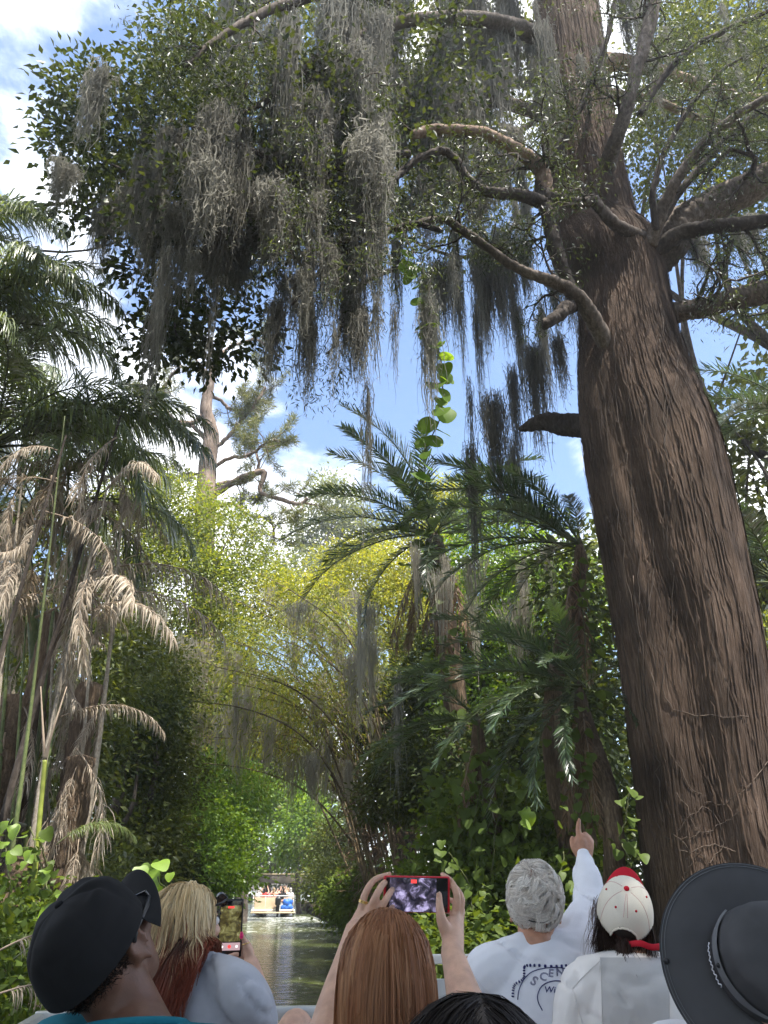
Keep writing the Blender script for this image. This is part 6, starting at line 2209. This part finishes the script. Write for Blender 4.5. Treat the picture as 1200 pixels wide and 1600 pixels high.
L_ = [([(555, 1458, 1.80), (564, 1424, 1.835)], [.022, .0105]), ([(557, 1458, 1.80), (576, 1428, 1.828)], [.022, .0110]), ([(558, 1458, 1.80), (588, 1432, 1.828)], [.021, .0108]), ([(560, 1460, 1.80), (598, 1438, 1.835)], [.020, .0095]),
      ([(564, 1424, 1.835), (571, 1396, 1.832), (585, 1375, 1.852), (606, 1366, 1.878)], [.0092, .0080, .0070, .0054]),
      ([(576, 1427, 1.828), (587, 1401, 1.818), (599, 1381, 1.842), (613, 1371.5, 1.872)], [.0094, .0082, .0072, .0056]),
      ([(588, 1431, 1.828), (601, 1409, 1.816), (610, 1394, 1.838), (618, 1384, 1.868)], [.0092, .0080, .0070, .0054]),
      ([(598, 1437, 1.835), (608, 1425, 1.838), (614, 1416, 1.858), (620, 1409, 1.882)], [.0082, .0068, .0060, .0048]),
      ([(562, 1452, 1.80), (590, 1446, 1.795), (606, 1432, 1.815), (618, 1424, 1.835)], [.017, .012, .0092, .0070])]
R_ = [([(707, 1492, 1.79), (711, 1430, 1.855)], [.0225, .0112]), ([(706, 1492, 1.79), (704, 1444, 1.84)], [.0225, .016]), ([(708, 1492, 1.79), (716, 1434, 1.872)], [.021, .0112]), ([(709, 1492, 1.79), (718, 1446, 1.885)], [.021, .0105]),
      ([(711, 1430, 1.855), (714, 1400, 1.846), (705, 1378, 1.866), (691, 1366, 1.886)], [.0098, .0084, .0074, .0056]),
      ([(716, 1434, 1.872), (721, 1406, 1.876), (712, 1388, 1.900), (698, 1380, 1.918)], [.0098, .0084, .0074, .0056]),
      ([(718, 1442, 1.880), (721, 1421, 1.892), (711, 1410, 1.912), (698, 1404, 1.922)], [.0092, .0078, .0068, .0054]),
      ([(717, 1450, 1.885), (719, 1436, 1.898), (709, 1428, 1.912), (698, 1424, 1.918)], [.0082, .0068, .0060, .0048]),
      ([(702, 1464, 1.82), (691, 1440, 1.812), (687, 1418, 1.816), (686, 1398, 1.828)], [.017, .0120, .0090, .0068])]
for ch, rr in L_ + R_:
    capsule(g, [P(*c_) for c_ in ch], rr, 12)
legs_geo(g, Nk, Rm)
put('body', remesh(g, .0036, 2, 'body', M['skin_light']), root)
eyes(root, hd)
a = np.linspace(0, 6.283, 24)
c0, c1 = P(568, 1409, 1.833), P(571, 1397, 1.832)
ax = unit(c1 - c0)
e1 = unit(np.cross(ax, [0, 1, 0]))
e2 = np.cross(ax, e1)
for dz in (-.0016, .0016):
    part('ring', tube(Geo(), c0 + ax * dz + (np.cos(a)[:, None] * e1 + np.sin(a)[:, None] * e2) * .0094, .0015, 6, False), M['gold'], root)
for x_, y_, Y_ in ((608.5, 1367, 1.866), (686, 1399, 1.8205)):
    part('nail', ellipsoid(Geo(), P(x_, y_, Y_), (.0042, .0022, .0062), None, 12, 8), M['skin_light'], root)
g = Geo()
torso_geo(g, Nk, 0.0, .18, infl=.014)
put('shirt', shirt_mesh('shirt', g, M['dark_top'], .004, 4.0, .011), root)
rt, q, el_ = scalp(hd, 7500, lambda q: (q[:, 2] > -.25) & (q[:, 1] < .62) & ~((q[:, 1] > .30) & (q[:, 2] < .15)), 51)


def tint_red(t, Q_, cid):
    rr = np.random.default_rng(4)
    a_ = np.array([.25, .10, .044])
    b_ = np.array([.46, .24, .12])
    c_ = np.array([.16, .055, .024])
    k_ = t.shape[0]
    m_ = np.clip(rr.random(cid.max() + 1)[cid] ** 2 * .8 + rr.random(k_) * .3 - .05, 0, 1)[:, None, None]
    base = a_ * (1 - m_) + b_ * m_
    tt = t[..., None]
    return base * (1 - .55 * tt) + c_ * .55 * tt


d0 = np.hstack([q[:, :1] * .7, q[:, 1:2] * .4 - .75, np.full((len(q), 1), -.25)])
backell = [(Nk - u_ * .16 - f_ * .02, np.array((.12, .12, .13)), Rm)]
put('hair', strands(rt, d0 @ hd.R.T, rng.uniform(.30, .42, len(q)), 13, [el_] + backell, .31, .022, .0012, tint_red, .06, 1.5, 110, 52, layer=.07, lock=.3, wrap=(hd.w(0, -.03, -.10), np.array((.083, .15, .30)), np.eye(3))), root, 'stuff')
M['hair_red'] = plain_mat('red_hair_base', (.13, .055, .028), .5, var=.2)
base_cap(root, hd, 'hair_red')
sg = part('glasses', tube(Geo(), hd.ws([(.083, -.02, .012), (.084, .03, .016), (.080, .085, .016), (.066, .108, .012)]), .0028, 6), M['black_plastic'], root)
for s_ in (-1, 1):
    part('lens', ellipsoid(Geo(), hd.w(s_ * .033, .111, .006), (.028, .004, .020), hd.R, 16, 8), M['lens'], sg)

M['red_case'] = plain_mat('red_case', (.55, .015, .03), .35, var=.04)
c = P(651, 1397, 1.86)
phone('phone in a red case held sideways, its screen showing a mauve picture of the trees', c, 104 * mpp(651, 1397, 1.86), 52 * mpp(651, 1397, 1.86), (1, .06, -.015), (0, -.20, 1), M['red_case'], M['screen_violet'], 'wide')

# -- 4. white haired man pointing up ------------------------------------
hd = Head(P(836, 1417, 2.86), (.10, .97, .10), (.03, -.02, 1), 1.0)
Nk = P(836, 1483, 2.82)
root = thing('person', 'white haired man in a white long sleeved tee pointing up with his right hand', 'person', (Nk[0], Nk[1], .41))
g = Geo()
head_geo(g, hd, Nk, .060)
yaw = .05
Rm = torso_geo(g, Nk, yaw, .205, belly=1.05)
r_, f_, u_ = Rm.T
SL = P(770, 1517, 2.80)
SR = P(892, 1492, 2.90)
ER, WR = P(921, 1416, 3.10), P(913, 1340, 3.25)
EL, WL = P(722, 1600, 2.95), P(742, 1524, 3.42)
arm_geo(g, SR, ER, WR, 1.02)
arm_geo(g, SL, EL, WL, 1.02)
H_ = [([(913, 1342, 3.25), (908, 1318, 3.26)], [.026, .026]), ([(914, 1342, 3.25), (918, 1320, 3.27)], [.026, .026]),
      ([(905, 1308, 3.26), (903.5, 1297, 3.265), (904, 1288, 3.27), (905, 1281, 3.275)], [.0128, .0108, .0095, .0078]),
      ([(912, 1308, 3.265), (914, 1304, 3.29), (912, 1314, 3.315), (909, 1320, 3.305)], [.0130, .0115, .0105, .0085]),
      ([(918, 1312, 3.265), (920, 1309, 3.29), (917, 1318, 3.313), (914, 1324, 3.30)], [.0128, .0112, .0102, .0084]),
      ([(923, 1317, 3.265), (924.5, 1315, 3.285), (921, 1323, 3.305), (918, 1327, 3.295)], [.0118, .0100, .0092, .0078]),
      ([(906, 1336, 3.255), (898, 1326, 3.26), (894, 1317, 3.268), (894, 1309, 3.275)], [.018, .0140, .0112, .0085]),
      # left hand resting on the gate, thumb up
      ([(742, 1526, 3.42), (737, 1512, 3.50)], [.026, .026]), ([(742, 1524, 3.42), (739, 1506, 3.49), (740.5, 1494, 3.52), (742, 1487, 3.53)], [.020, .0135, .0115, .0090]),
      ([(736, 1510, 3.50), (733, 1500, 3.55), (731, 1497, 3.62)], [.0125, .0105, .009]), ([(731, 1514, 3.50), (727, 1503, 3.55), (725, 1500, 3.62)], [.0125, .0105, .009]),
      ([(728, 1518, 3.49), (722, 1507, 3.54), (720, 1503, 3.60)], [.012, .010, .0085]), ([(726, 1523, 3.48), (718, 1512, 3.53), (716, 1508, 3.58)], [.011, .009, .008])]
for ch, rr in H_:
    capsule(g, [P(*c_) for c_ in ch], rr, 12)
legs_geo(g, Nk, Rm)
put('body', remesh(g, .0052, 3, 'body', M['skin_tan']), root)
eyes(root, hd)
g = Geo()
torso_geo(g, Nk, yaw, .205, infl=.016, belly=1.08)
capsule(g, [Nk + (SR - Nk) * .3 + u_ * .0, SR, SR * .5 + ER * .5, ER, ER * .5 + WR * .5, WR * .96 + ER * .04], [.066, .084, .070, .062, .054, .042])
capsule(g, [Nk + (SL - Nk) * .3 + u_ * .0, SL, SL * .5 + EL * .5, EL, EL * .5 + WL * .5, WL * .95 + EL * .05], [.066, .084, .070, .062, .054, .042])
sh4 = shirt_mesh('shirt', g, M['white_tee'], .0115, 3.1, .0075, 3)
put('shirt', sh4, root)
collar(root, hd.w(0, -.025, -.118), u_ - f_ * .25, .0625, M['white_tee'], .0075, 1.1)
rt, q, el_ = scalp(hd, 7000, lambda q: (q[:, 2] > -.78) & (q[:, 1] < .50) & ~((q[:, 1] > .10) & (q[:, 2] < -.1)), 61, (0, -.014, .034), (.077, .101, .093))


def tint_white(t, Q_, cid):
    rr = np.random.default_rng(6)
    k_ = t.shape[0]
    m_ = np.clip(rr.random(cid.max() + 1)[cid] * .7 + rr.random(k_) * .3, 0, 1)[:, None, None]
    return (np.array([.58, .51, .44]) * (1 - m_) + np.array([.95, .92, .86]) * m_) * np.ones((k_, t.shape[1], 1))


# hair turns round a whorl at the back of the crown
wh = unit(V3(.1, -.75, .62))
tang = np.cross(q, wh)
d0 = (q - wh) * .55 + tang * .85 + V3(0, -.2, -.45)
put('hair', strands(rt, d0 @ hd.R.T + rng.normal(0, .12, q.shape), rng.uniform(.045, .085, len(q)), 10, [el_], .04, .24, .0011, tint_white, .55, .9, 330, 62, layer=.17, loft=.10, hug=.12, lock=.42), root, 'stuff')
M['pink_scalp'] = plain_mat('pink_scalp', (.44, .30, .25), .6, var=.1)
base_cap(root, hd, 'pink_scalp', (0, -.018, .034), (.0755, .097, .0915))
part('cord', tube(Geo(), hd.ws([(-.045, -.100, -.022), (-.02, -.113, -.028), (.01, -.114, -.030), (.035, -.105, -.026)]), .0022, 6), M['black_plastic'], root)
# printing on the back of the tee
sb = bvh_of(sh4)


def ink_line(pts, w, dash=None, name='print_line', n=60):
    q_ = curve(pts, n)
    seg = []
    for i_, (x_, y_) in enumerate(q_):
        if dash and (i_ // dash) % 2:
            seg.append(None)
            continue
        seg.append(cast(sb, x_, y_, .0025))
    run = []
    gg = Geo()
    for s_ in seg + [None]:
        if s_ is None:
            if len(run) > 1:
                tube(gg, np.array(run), w, 5)
            run = []
        else:
            run.append(s_)
    if gg.n:
        return gg
    return None


def zz(x_, y_):
    return (720 + x_ / 4.704, 1260 + y_ / 4.704)


for pts, w, dsh, nn_ in (
        ([zz(*p_) for p_ in [(382, 1400), (386, 1340), (402, 1305), (452, 1275), (466, 1245), (466, 1190), (482, 1170), (560, 1168), (680, 1176), (780, 1170), (840, 1168)]], .0042, 3, 170),
        ([zz(*p_) for p_ in [(418, 1420), (428, 1350), (462, 1275), (520, 1218), (610, 1190), (720, 1184), (800, 1205), (860, 1250)]], .0014, None, 60),
        ([zz(*p_) for p_ in [(600, 1500), (570, 1440), (565, 1390), (585, 1335), (625, 1300), (690, 1282), (760, 1290), (820, 1330)]], .0016, None, 60)):
    gg = ink_line(pts, w, dsh, n=nn_)
    if gg:
        part('print', gg, M['navy_ink'], root, True, kind='stuff')


def ink_text(txt, x_, y_, size, ang, striped=False):
    cu = bpy.data.curves.new('t', 'FONT')
    cu.body = txt
    cu.size = 1.0
    cu.shear = .12 if not striped else 0
    cu.offset = .028 if striped else .012
    cu.resolution_u = 3
    ob = bpy.data.objects.new('t', cu)
    COL.objects.link(ob)
    dg = bpy.context.evaluated_depsgraph_get()
    me = bpy.data.meshes.new_from_object(ob.evaluated_get(dg))
    bpy.data.objects.remove(ob)
    bm = bmesh.new()
    bm.from_mesh(me)
    bpy.data.meshes.remove(me)
    if striped:      # rope letters: slice into strands with gaps
        for k_ in range(-4, 40):
            d_ = k_ * .085
            for off in (0, .030):
                bmesh.ops.bisect_plane(bm, geom=bm.verts[:] + bm.edges[:] + bm.faces[:], plane_co=(d_ + off, 0, 0), plane_no=(1, .8, 0))
        kill = []
        for f in bm.faces:
            c_ = f.calc_center_median()
            v_ = (c_.x + .8 * c_.y) / 1.0
            if (v_ / .085) % 1.0 < .030 / .085:
                kill.append(f)
        bmesh.ops.delete(bm, geom=kill, context='FACES')
    bmesh.ops.triangulate(bm, faces=bm.faces[:])
    bmesh.ops.subdivide_edges(bm, edges=[e for e in bm.edges if e.calc_length() > .25], cuts=2)
    bmesh.ops.triangulate(bm, faces=bm.faces[:])
    ca, sa = math.cos(ang), math.sin(ang)
    V, ok = [], True
    for v in bm.verts:
        a_, b_ = v.co.x * size, v.co.y * size
        p_ = cast(sb, x_ + a_ * ca + b_ * sa, y_ - (b_ * ca - a_ * sa), .0022)
        if p_ is None:
            ok = False
            break
        V.append(p_)
    T = [[v.index for v in f.verts] for f in bm.faces]
    bm.verts.index_update()
    T = [[v.index for v in f.verts] for f in bm.faces]
    bm.free()
    if ok and T:
        part('print', Geo().add(V, None, T), M['navy_ink'], root, False)


for ch_, x_, y_, sz, an in (('S', 505, 1300, 96, .50), ('C', 572, 1268, 84, .28), ('E', 640, 1250, 80, .10), ('N', 700, 1246, 80, -.05), ('I', 775, 1250, 80, -.2)):
    xx, yy = zz(x_, y_)
    ink_text(ch_, xx, yy, sz / 4.704, an, True)
xx, yy = zz(612, 1368)
ink_text('Wi', xx, yy, 66 / 4.704, .02)

# -- 5. woman in the cream and red cap -----------------------------------
hd = Head(P(976, 1432, 2.72), (.30, .64, .71), (-.05, -.7, .7), .93)
Nk = P(988, 1506, 2.66)
root = thing('person', 'woman in a cream cap with red visor, dark ponytail and white shirt with grey back', 'person', (Nk[0], Nk[1], .41))
g = Geo()
head_geo(g, hd, Nk, .052)
Rm = torso_geo(g, Nk, .05, .180)
r_, f_, u_ = Rm.T
SR, SL = Nk + r_ * .175 - u_ * .075, Nk - r_ * .160 - u_ * .075
for S, s_ in ((SR, 1), (SL, -1)):
    E = S + r_ * s_ * .05 - u_ * .29 + f_ * .04
    W = E + f_ * .24 - r_ * s_ * .10
    arm_geo(g, S, E, W)
    ellipsoid(g, W + f_ * .06, (.035, .07, .022), Rm)
legs_geo(g, Nk, Rm)
put('body', remesh(g, .0065, 3, 'body', M['skin_tan']), root)
eyes(root, hd)
g = Geo()
torso_geo(g, Nk, .05, .180, infl=.018)
for S, s_ in ((SR, 1), (SL, -1)):
    capsule(g, [Nk + (S - Nk) * .30 - u_ * .0, S - u_ * .005, S + r_ * s_ * .045 - u_ * .26 + f_ * .03], [.062, .072, .070])
sh5 = shirt_mesh('shirt', g, M['white_silk'], .011, 5.2, .0075, 3)
so = put('shirt', sh5, root)
collar(root, hd.w(0, -.06, -.10) * .35 + (Nk + u_ * .045) * .65, u_ - f_ * .2, .060, M['white_silk'], .009, 1.12)
sb = bvh_of(sh5)
# grey mesh panel down the middle of the back
rows_ = []
for yv in np.linspace(1496, 1640, 40):
    rows_.append([cast(sb, xv, yv, .0022) for xv in np.linspace(937 + (yv - 1496) * .03, 1046, 28)])
ok = [all(p_ is not None for p_ in rw) for rw in rows_]
rows_ = [rw for rw, k_ in zip(rows_, ok) if k_]
if len(rows_) > 2:
    nr_ = len(rows_)
    i = (np.arange(nr_ - 1)[:, None] * 28 + np.arange(27)[None]).ravel()
    part('back_panel', Geo().add(np.array(rows_).reshape(-1, 3), np.stack([i, i + 1, i + 29, i + 28], -1)), M['grey_panel'], so)
for pts in ([(938, 1500), (915, 1522), (893, 1545)], [(893, 1542), (903, 1575), (912, 1610)], [(1046, 1496), (1047, 1540), (1047, 1590)], [(937, 1497), (939, 1540), (941, 1600)]):
    gg = ink_line(pts, .0016, None, n=24)
    if gg:
        part('seam', gg, M['white_silk'], so)
cg, cv = cap_crown(hd, z0=.020, rx=.090, ry=.110, h=.112, hole=True, power=.60, tilt=-.06)
cap = part('cap', cg, M['cream_cotton'], root)
part('brim', cap_brim(hd, z0=.026, rx=.088, ry=.108, out=.085, bend=6.0, tilt=-.06, lift=.22), M['red_cotton'], cap)
part('button', ellipsoid(Geo(), hd.w(0, -.010, .135), (.0085, .0085, .006), hd.R, 14, 8), M['red_cotton'], cap)
npz, nt_ = cv.shape[:2]
for k_ in range(6):
    j_ = int((k_ + .5) / 6 * nt_) % nt_
    p_ = cv[25, j_]
    part('eyelet', ellipsoid(Geo(), hd.w(*(p_ * [1.005, 1.005, 1.0])), (.0036, .0036, .0036), hd.R, 12, 8), M['red_cotton'], cap)
M['pink_thread'] = plain_mat('pink_thread', (.60, .30, .28), .8, var=.05)
for dj in (-2, 2):
    j_ = (nt_ // 2 + dj) % nt_
    part('stitching', tube(Geo(), hd.ws(cv[20:39, j_] * [1.008, 1.004, 1.001]), .0007, 5), M['pink_thread'], cap)
for k_ in (1, 2, 4, 5):
    j_ = (k_ * nt_ // 6 + (1 if k_ < 3 else -1)) % nt_
    part('stitching', tube(Geo(), hd.ws(cv[3:39, j_] * [1.006, 1.004, 1.001]), .0006, 5), M['pink_thread'], cap)
# arched opening and strap
aa = np.linspace(0, math.pi, 24)
arc = []
for a_ in aa:
    x_ = .041 * math.cos(a_)
    dz_ = .047 * math.sin(a_)
    i_ = int(np.argmin(np.abs(cv[:, nt_ // 2, 2] - cv[0, nt_ // 2, 2] - dz_)))
    j_ = int(np.argmin(np.abs(cv[i_, nt_ // 4:3 * nt_ // 4, 0] - x_))) + nt_ // 4
    arc.append(cv[i_, j_] * [1.012, 1.012, 1])
part('opening_trim', tube(Geo(), hd.ws(np.array(arc)), .0028, 6), M['cream_cotton'], cap)


def ribbon(pts, hw, axis_):
    pts = curve(pts, 24)
    ax_ = np.array(axis_, float)
    V = np.vstack([pts - ax_ * hw, pts + ax_ * hw])
    n_ = len(pts)
    i_ = np.arange(n_ - 1)
    Q1 = np.stack([i_, i_ + 1, i_ + n_ + 1, i_ + n_], -1)
    t_ = nrm(np.gradient(pts, axis=0))
    off = nrm(np.cross(t_, ax_)) * .0016
    V2 = np.vstack([V - np.vstack([off, off]), V + np.vstack([off, off])])
    m_ = 2 * n_
    e = np.concatenate([i_, [n_ - 1], np.arange(n_ - 1, -1, -1) + n_])
    e2 = np.roll(e, -1)
    return Geo().add(V2, np.vstack([Q1[:, ::-1], Q1 + m_, np.stack([e, e2, e2 + m_, e + m_], -1)]))


uu = hd.R[:, 2]
part('strap', ribbon([hd.w(-.044, -.100, .024), hd.w(0, -.118, .020), hd.w(.044, -.102, .022)], .008, uu), M['red_cotton'], cap)
part('strap', ribbon([hd.w(.012, -.121, .016), P(1000, 1474, 2.56), P(1018, 1480, 2.55), P(1036, 1478, 2.58)], .0085, (0, -.25, .95)), M['red_cotton'], cap)
rt, q, el_ = scalp(hd, 3200, lambda q: (q[:, 2] < .10) & (q[:, 2] > -.75) & (q[:, 1] < .25), 71, (0, -.014, .030), (.076, .100, .092))
tie = hd.w(0, -.128, .012)
dd_ = tie - rt
put('hair', strands(rt, dd_, np.linalg.norm(dd_, axis=1) * .98, 9, [el_], .0, .03, .0011, (.035, .020, .014), seed=72, layer=.05), root, 'stuff')
base_cap(root, hd, 'hair_dark', (0, -.022, .028), (.076, .094, .088))
r0 = np.random.default_rng(73)
nn_ = 1500
rt = tie + r0.normal(0, .010, (nn_, 3))
d0 = np.array([.12, -.55, -.85]) + r0.normal(0, .28, (nn_, 3))
put('ponytail', strands(rt, d0, r0.uniform(.06, .125, nn_), 10, [(tie + V3(0, .02, -.05), np.array((.012, .012, .03)), np.eye(3))], .12, .09, .0012, (.05, .028, .02), .1, 1.5, 60, 74), root, 'stuff')
# loose grey strands at the left of the face
nn_ = 130
rt = hd.w(-.083, .03, .0) + r0.normal(0, .012, (nn_, 3))
put('hair', strands(rt, np.array([-.1, -.2, -1]) + r0.normal(0, .15, (nn_, 3)), r0.uniform(.08, .20, nn_), 9, [el_], .2, .10, .0009, (.22, .16, .13), .2, 2, 12, 75), root, 'stuff')

# -- 6. person under the wide charcoal sun hat ---------------------------
# hat plane faces back towards the camera: its axis
ua = unit(V3(-.06, -.88, .28))
hc = P(1198, 1506, 1.62)
Rh = frame(np.cross(ua, unit(V3(.9, -.2, .1))), ua)
hd = Head(hc - ua * .045, (.02, .25, .97), ua, .96)
Nk = hd.w(0, -.055, -.13) + V3(0, .02, -.05)
root = thing('person', 'person at the right edge hidden under a wide charcoal sun hat tipped far back', 'person', (Nk[0], Nk[1], .41))
g = Geo()
head_geo(g, hd, Nk, .054)
Rm = torso_geo(g, Nk, 0, .2)
r_, f_, u_ = Rm.T
for s_ in (-1, 1):
    S = Nk + r_ * s_ * .185 - u_ * .06
    E = S + r_ * s_ * .03 - u_ * .28 + f_ * .05
    arm_geo(g, S, E, E + f_ * .24 - r_ * s_ * .1)
    ellipsoid(g, E + f_ * .30 - r_ * s_ * .1, (.035, .07, .024), Rm)
legs_geo(g, Nk, Rm)
put('body', remesh(g, .009, 3, 'body', M['skin_light']), root)
eyes(root, hd)
g = Geo()
torso_geo(g, Nk, 0, .2, infl=.015)
for s_ in (-1, 1):
    S = Nk + r_ * s_ * .185 - u_ * .06
    capsule(g, [Nk + (S - Nk) * .3, S, S - u_ * .22 + r_ * s_ * .03], [.06, .078, .07])
put('shirt', shirt_mesh('shirt', g, M['white_tee'], .006, 6.0, .011), root)


def hat_pt(rad, a_, h):
    return hc + Rh @ np.array([rad * math.cos(a_), rad * math.sin(a_), h])


nA, nB = 120, 26
V = []
for i_ in range(nB):
    f = i_ / (nB - 1)
    for j_ in range(nA):
        a_ = j_ / nA * 6.28318
        rad = .096 + (.184 - .096) * f
        h = -.016 * f ** 1.5 + .020 * f * vnoise(np.array(math.cos(a_) * 1.6 + 5), np.array(math.sin(a_) * 1.6 + 5), 2)
        V.append(hat_pt(rad, a_, h))
V = np.array(V)
i = (np.arange(nB - 1)[:, None] * nA)
j = np.arange(nA)[None]
j2 = (j + 1) % nA
Q = np.stack([i + j, i + j2, i + nA + j2, i + nA + j], -1).reshape(-1, 4)
g = Geo()
n_ = len(V)
e = (nB - 1) * nA + np.arange(nA)
e2 = (nB - 1) * nA + (np.arange(nA) + 1) % nA
g.add(np.vstack([V, V - ua * .003]), np.vstack([Q[:, ::-1], Q + n_, np.stack([e, e2, e2 + n_, e + n_], -1)]))
hat = part('sun_hat', g, M['hat_cloth'], root)
prof = [(.0965, 0.0), (.0985, .006), (.0960, .03), (.0905, .058), (.083, .082), (.070, .098), (.050, .107), (.028, .111), (.004, .112)]
pf = curve(prof, 34)
V = []
for rr, h in pf:
    for j_ in range(nA):
        a_ = j_ / nA * 6.28318
        wv = 1 + .035 * vnoise(np.array(a_ * 2.2 + 3), np.array(h * 30 + 1), 3) + .02 * vnoise(np.array(a_ * 6), np.array(h * 60), 4)
        V.append(hat_pt(rr * wv, a_, h + .006 * vnoise(np.array(rr * math.cos(a_) * 40 + 9), np.array(rr * math.sin(a_) * 40 + 9), 1) * (h > .05)))
V = np.array(V)
i = (np.arange(len(pf) - 1)[:, None] * nA)
Q = np.stack([i + j, i + j2, i + nA + j2, i + nA + j], -1).reshape(-1, 4)
part('crown', Geo().add(V, Q), M['hat_cloth'], hat)
for rr in (.1808, .1755):
    a = np.linspace(0, 6.283, 121)
    pts = np.array([hat_pt(rr, a_, -.016 * ((rr - .096) / .088) ** 1.5 + .020 * ((rr - .096) / .088) * vnoise(np.array(math.cos(a_) * 1.6 + 5), np.array(math.sin(a_) * 1.6 + 5), 2) + .0012) for a_ in a])
    part('stitching', tube(Geo(), pts, .0007, 4, False), M['hat_grey'], hat)
# which way is left on the hat, seen from the camera
best = min(range(360), key=lambda d_: hat_pt(.1, math.radians(d_), 0)[0] + hat_pt(.1, math.radians(d_), 0)[2] * 0)
a0 = math.radians(best)
band = []
for a_ in np.linspace(a0 - .95, a0 + 1.25, 40):
    w_ = .5 - abs((a_ - a0 - .15) / 2.2)
    hw = .016 * max(.05, min(1, w_ * 4)) * .6
    band.append([hat_pt(.1010, a_, .040 - hw), hat_pt(.0975, a_, .040 + hw)])
band = np.array(band)
i = np.arange(39) * 2
part('vent_band', Geo().add(band.reshape(-1, 3), np.stack([i, i + 1, i + 3, i + 2], -1)), M['hat_grey'], hat)
part('grommet', ellipsoid(Geo(), hat_pt(.0995, a0 + .1, .040), (.0045,) * 3, None, 14, 8), M['black_plastic'], hat)
part('snap', ellipsoid(Geo(), hat_pt(.1755, a0 - .06, -.012), (.006, .004, .006), None, 14, 8), M['black_plastic'], hat)
sq = []
for k_, a_ in enumerate(np.linspace(a0 - .33, a0 + .38, 46)):
    sq.append(hat_pt(.1030, a_, .013 + .0038 * math.sin(k_ * 1.35) + .0022 * math.sin(k_ * .61)))
part('stitched_script', tube(Geo(), np.array(sq), .0011, 5), M['white_tee'], hat)

# -- 7. dark haired person right in front of the camera -------------------
hd = Head(P(748, 1730, 1.22), (.05, .97, .05), (0, 0, 1), .96)
Nk = hd.w(0, -.03, -.15)
root = thing('person', 'dark haired head at the bottom edge below the red phone and white tee', 'person', (Nk[0], Nk[1], .41))
g = Geo()
head_geo(g, hd, Nk, .052)
Rm = torso_geo(g, Nk, 0, .18)
r_, f_, u_ = Rm.T
for s_ in (-1, 1):
    S = Nk + r_ * s_ * .165 - u_ * .06
    E = S + r_ * s_ * .03 - u_ * .28 + f_ * .05
    arm_geo(g, S, E, E + f_ * .22 - r_ * s_ * .1)
    ellipsoid(g, E + f_ * .28 - r_ * s_ * .1, (.035, .07, .024), Rm)
legs_geo(g, Nk, Rm, .52)
put('body', remesh(g, .010, 3, 'body', M['skin_tan']), root)
eyes(root, hd)
g = Geo()
torso_geo(g, Nk, 0, .18, infl=.014)
put('shirt', shirt_mesh('shirt', g, M['dark_top'], .005, 7.0, .012), root)
rt, q, el_ = scalp(hd, 5500, lambda q: (q[:, 2] > -.35) & (q[:, 1] < .7), 81, (0, -.012, .036), (.082, .104, .096))
d0 = np.hstack([np.where(q[:, :1] > .1, 1.0, -1.0) * .5 + q[:, :1], q[:, 1:2] * .5 - .35, np.full((len(q), 1), -.5)])
put('hair', strands(rt, d0 @ hd.R.T, rng.uniform(.25, .36, len(q)), 11, [el_], .24, .04, .0013, (.014, .010, .009), .06, 2, 160, 82, layer=.07), root, 'stuff')
base_cap(root, hd, 'hair_dark', (0, -.016, .036), (.081, .101, .095))
# ---------------------------------------------------------------- haze volume added for the veiling glare over the canopy
mh, nth, outh = mat_new('haze')
pv = N(nth, 'ShaderNodeVolumePrincipled', {'Color': (.93, .95, 1.0, 1), 'Density': 0.0014, 'Anisotropy': 0.55})
nth.links.new(pv.outputs[0], outh.inputs['Volume'])
g = Geo()
box(g, (0, 60, 20), (260, 260, 46))
hz = link('haze', g.mesh('haze', mh, False))
hz['kind'] = 'stuff'
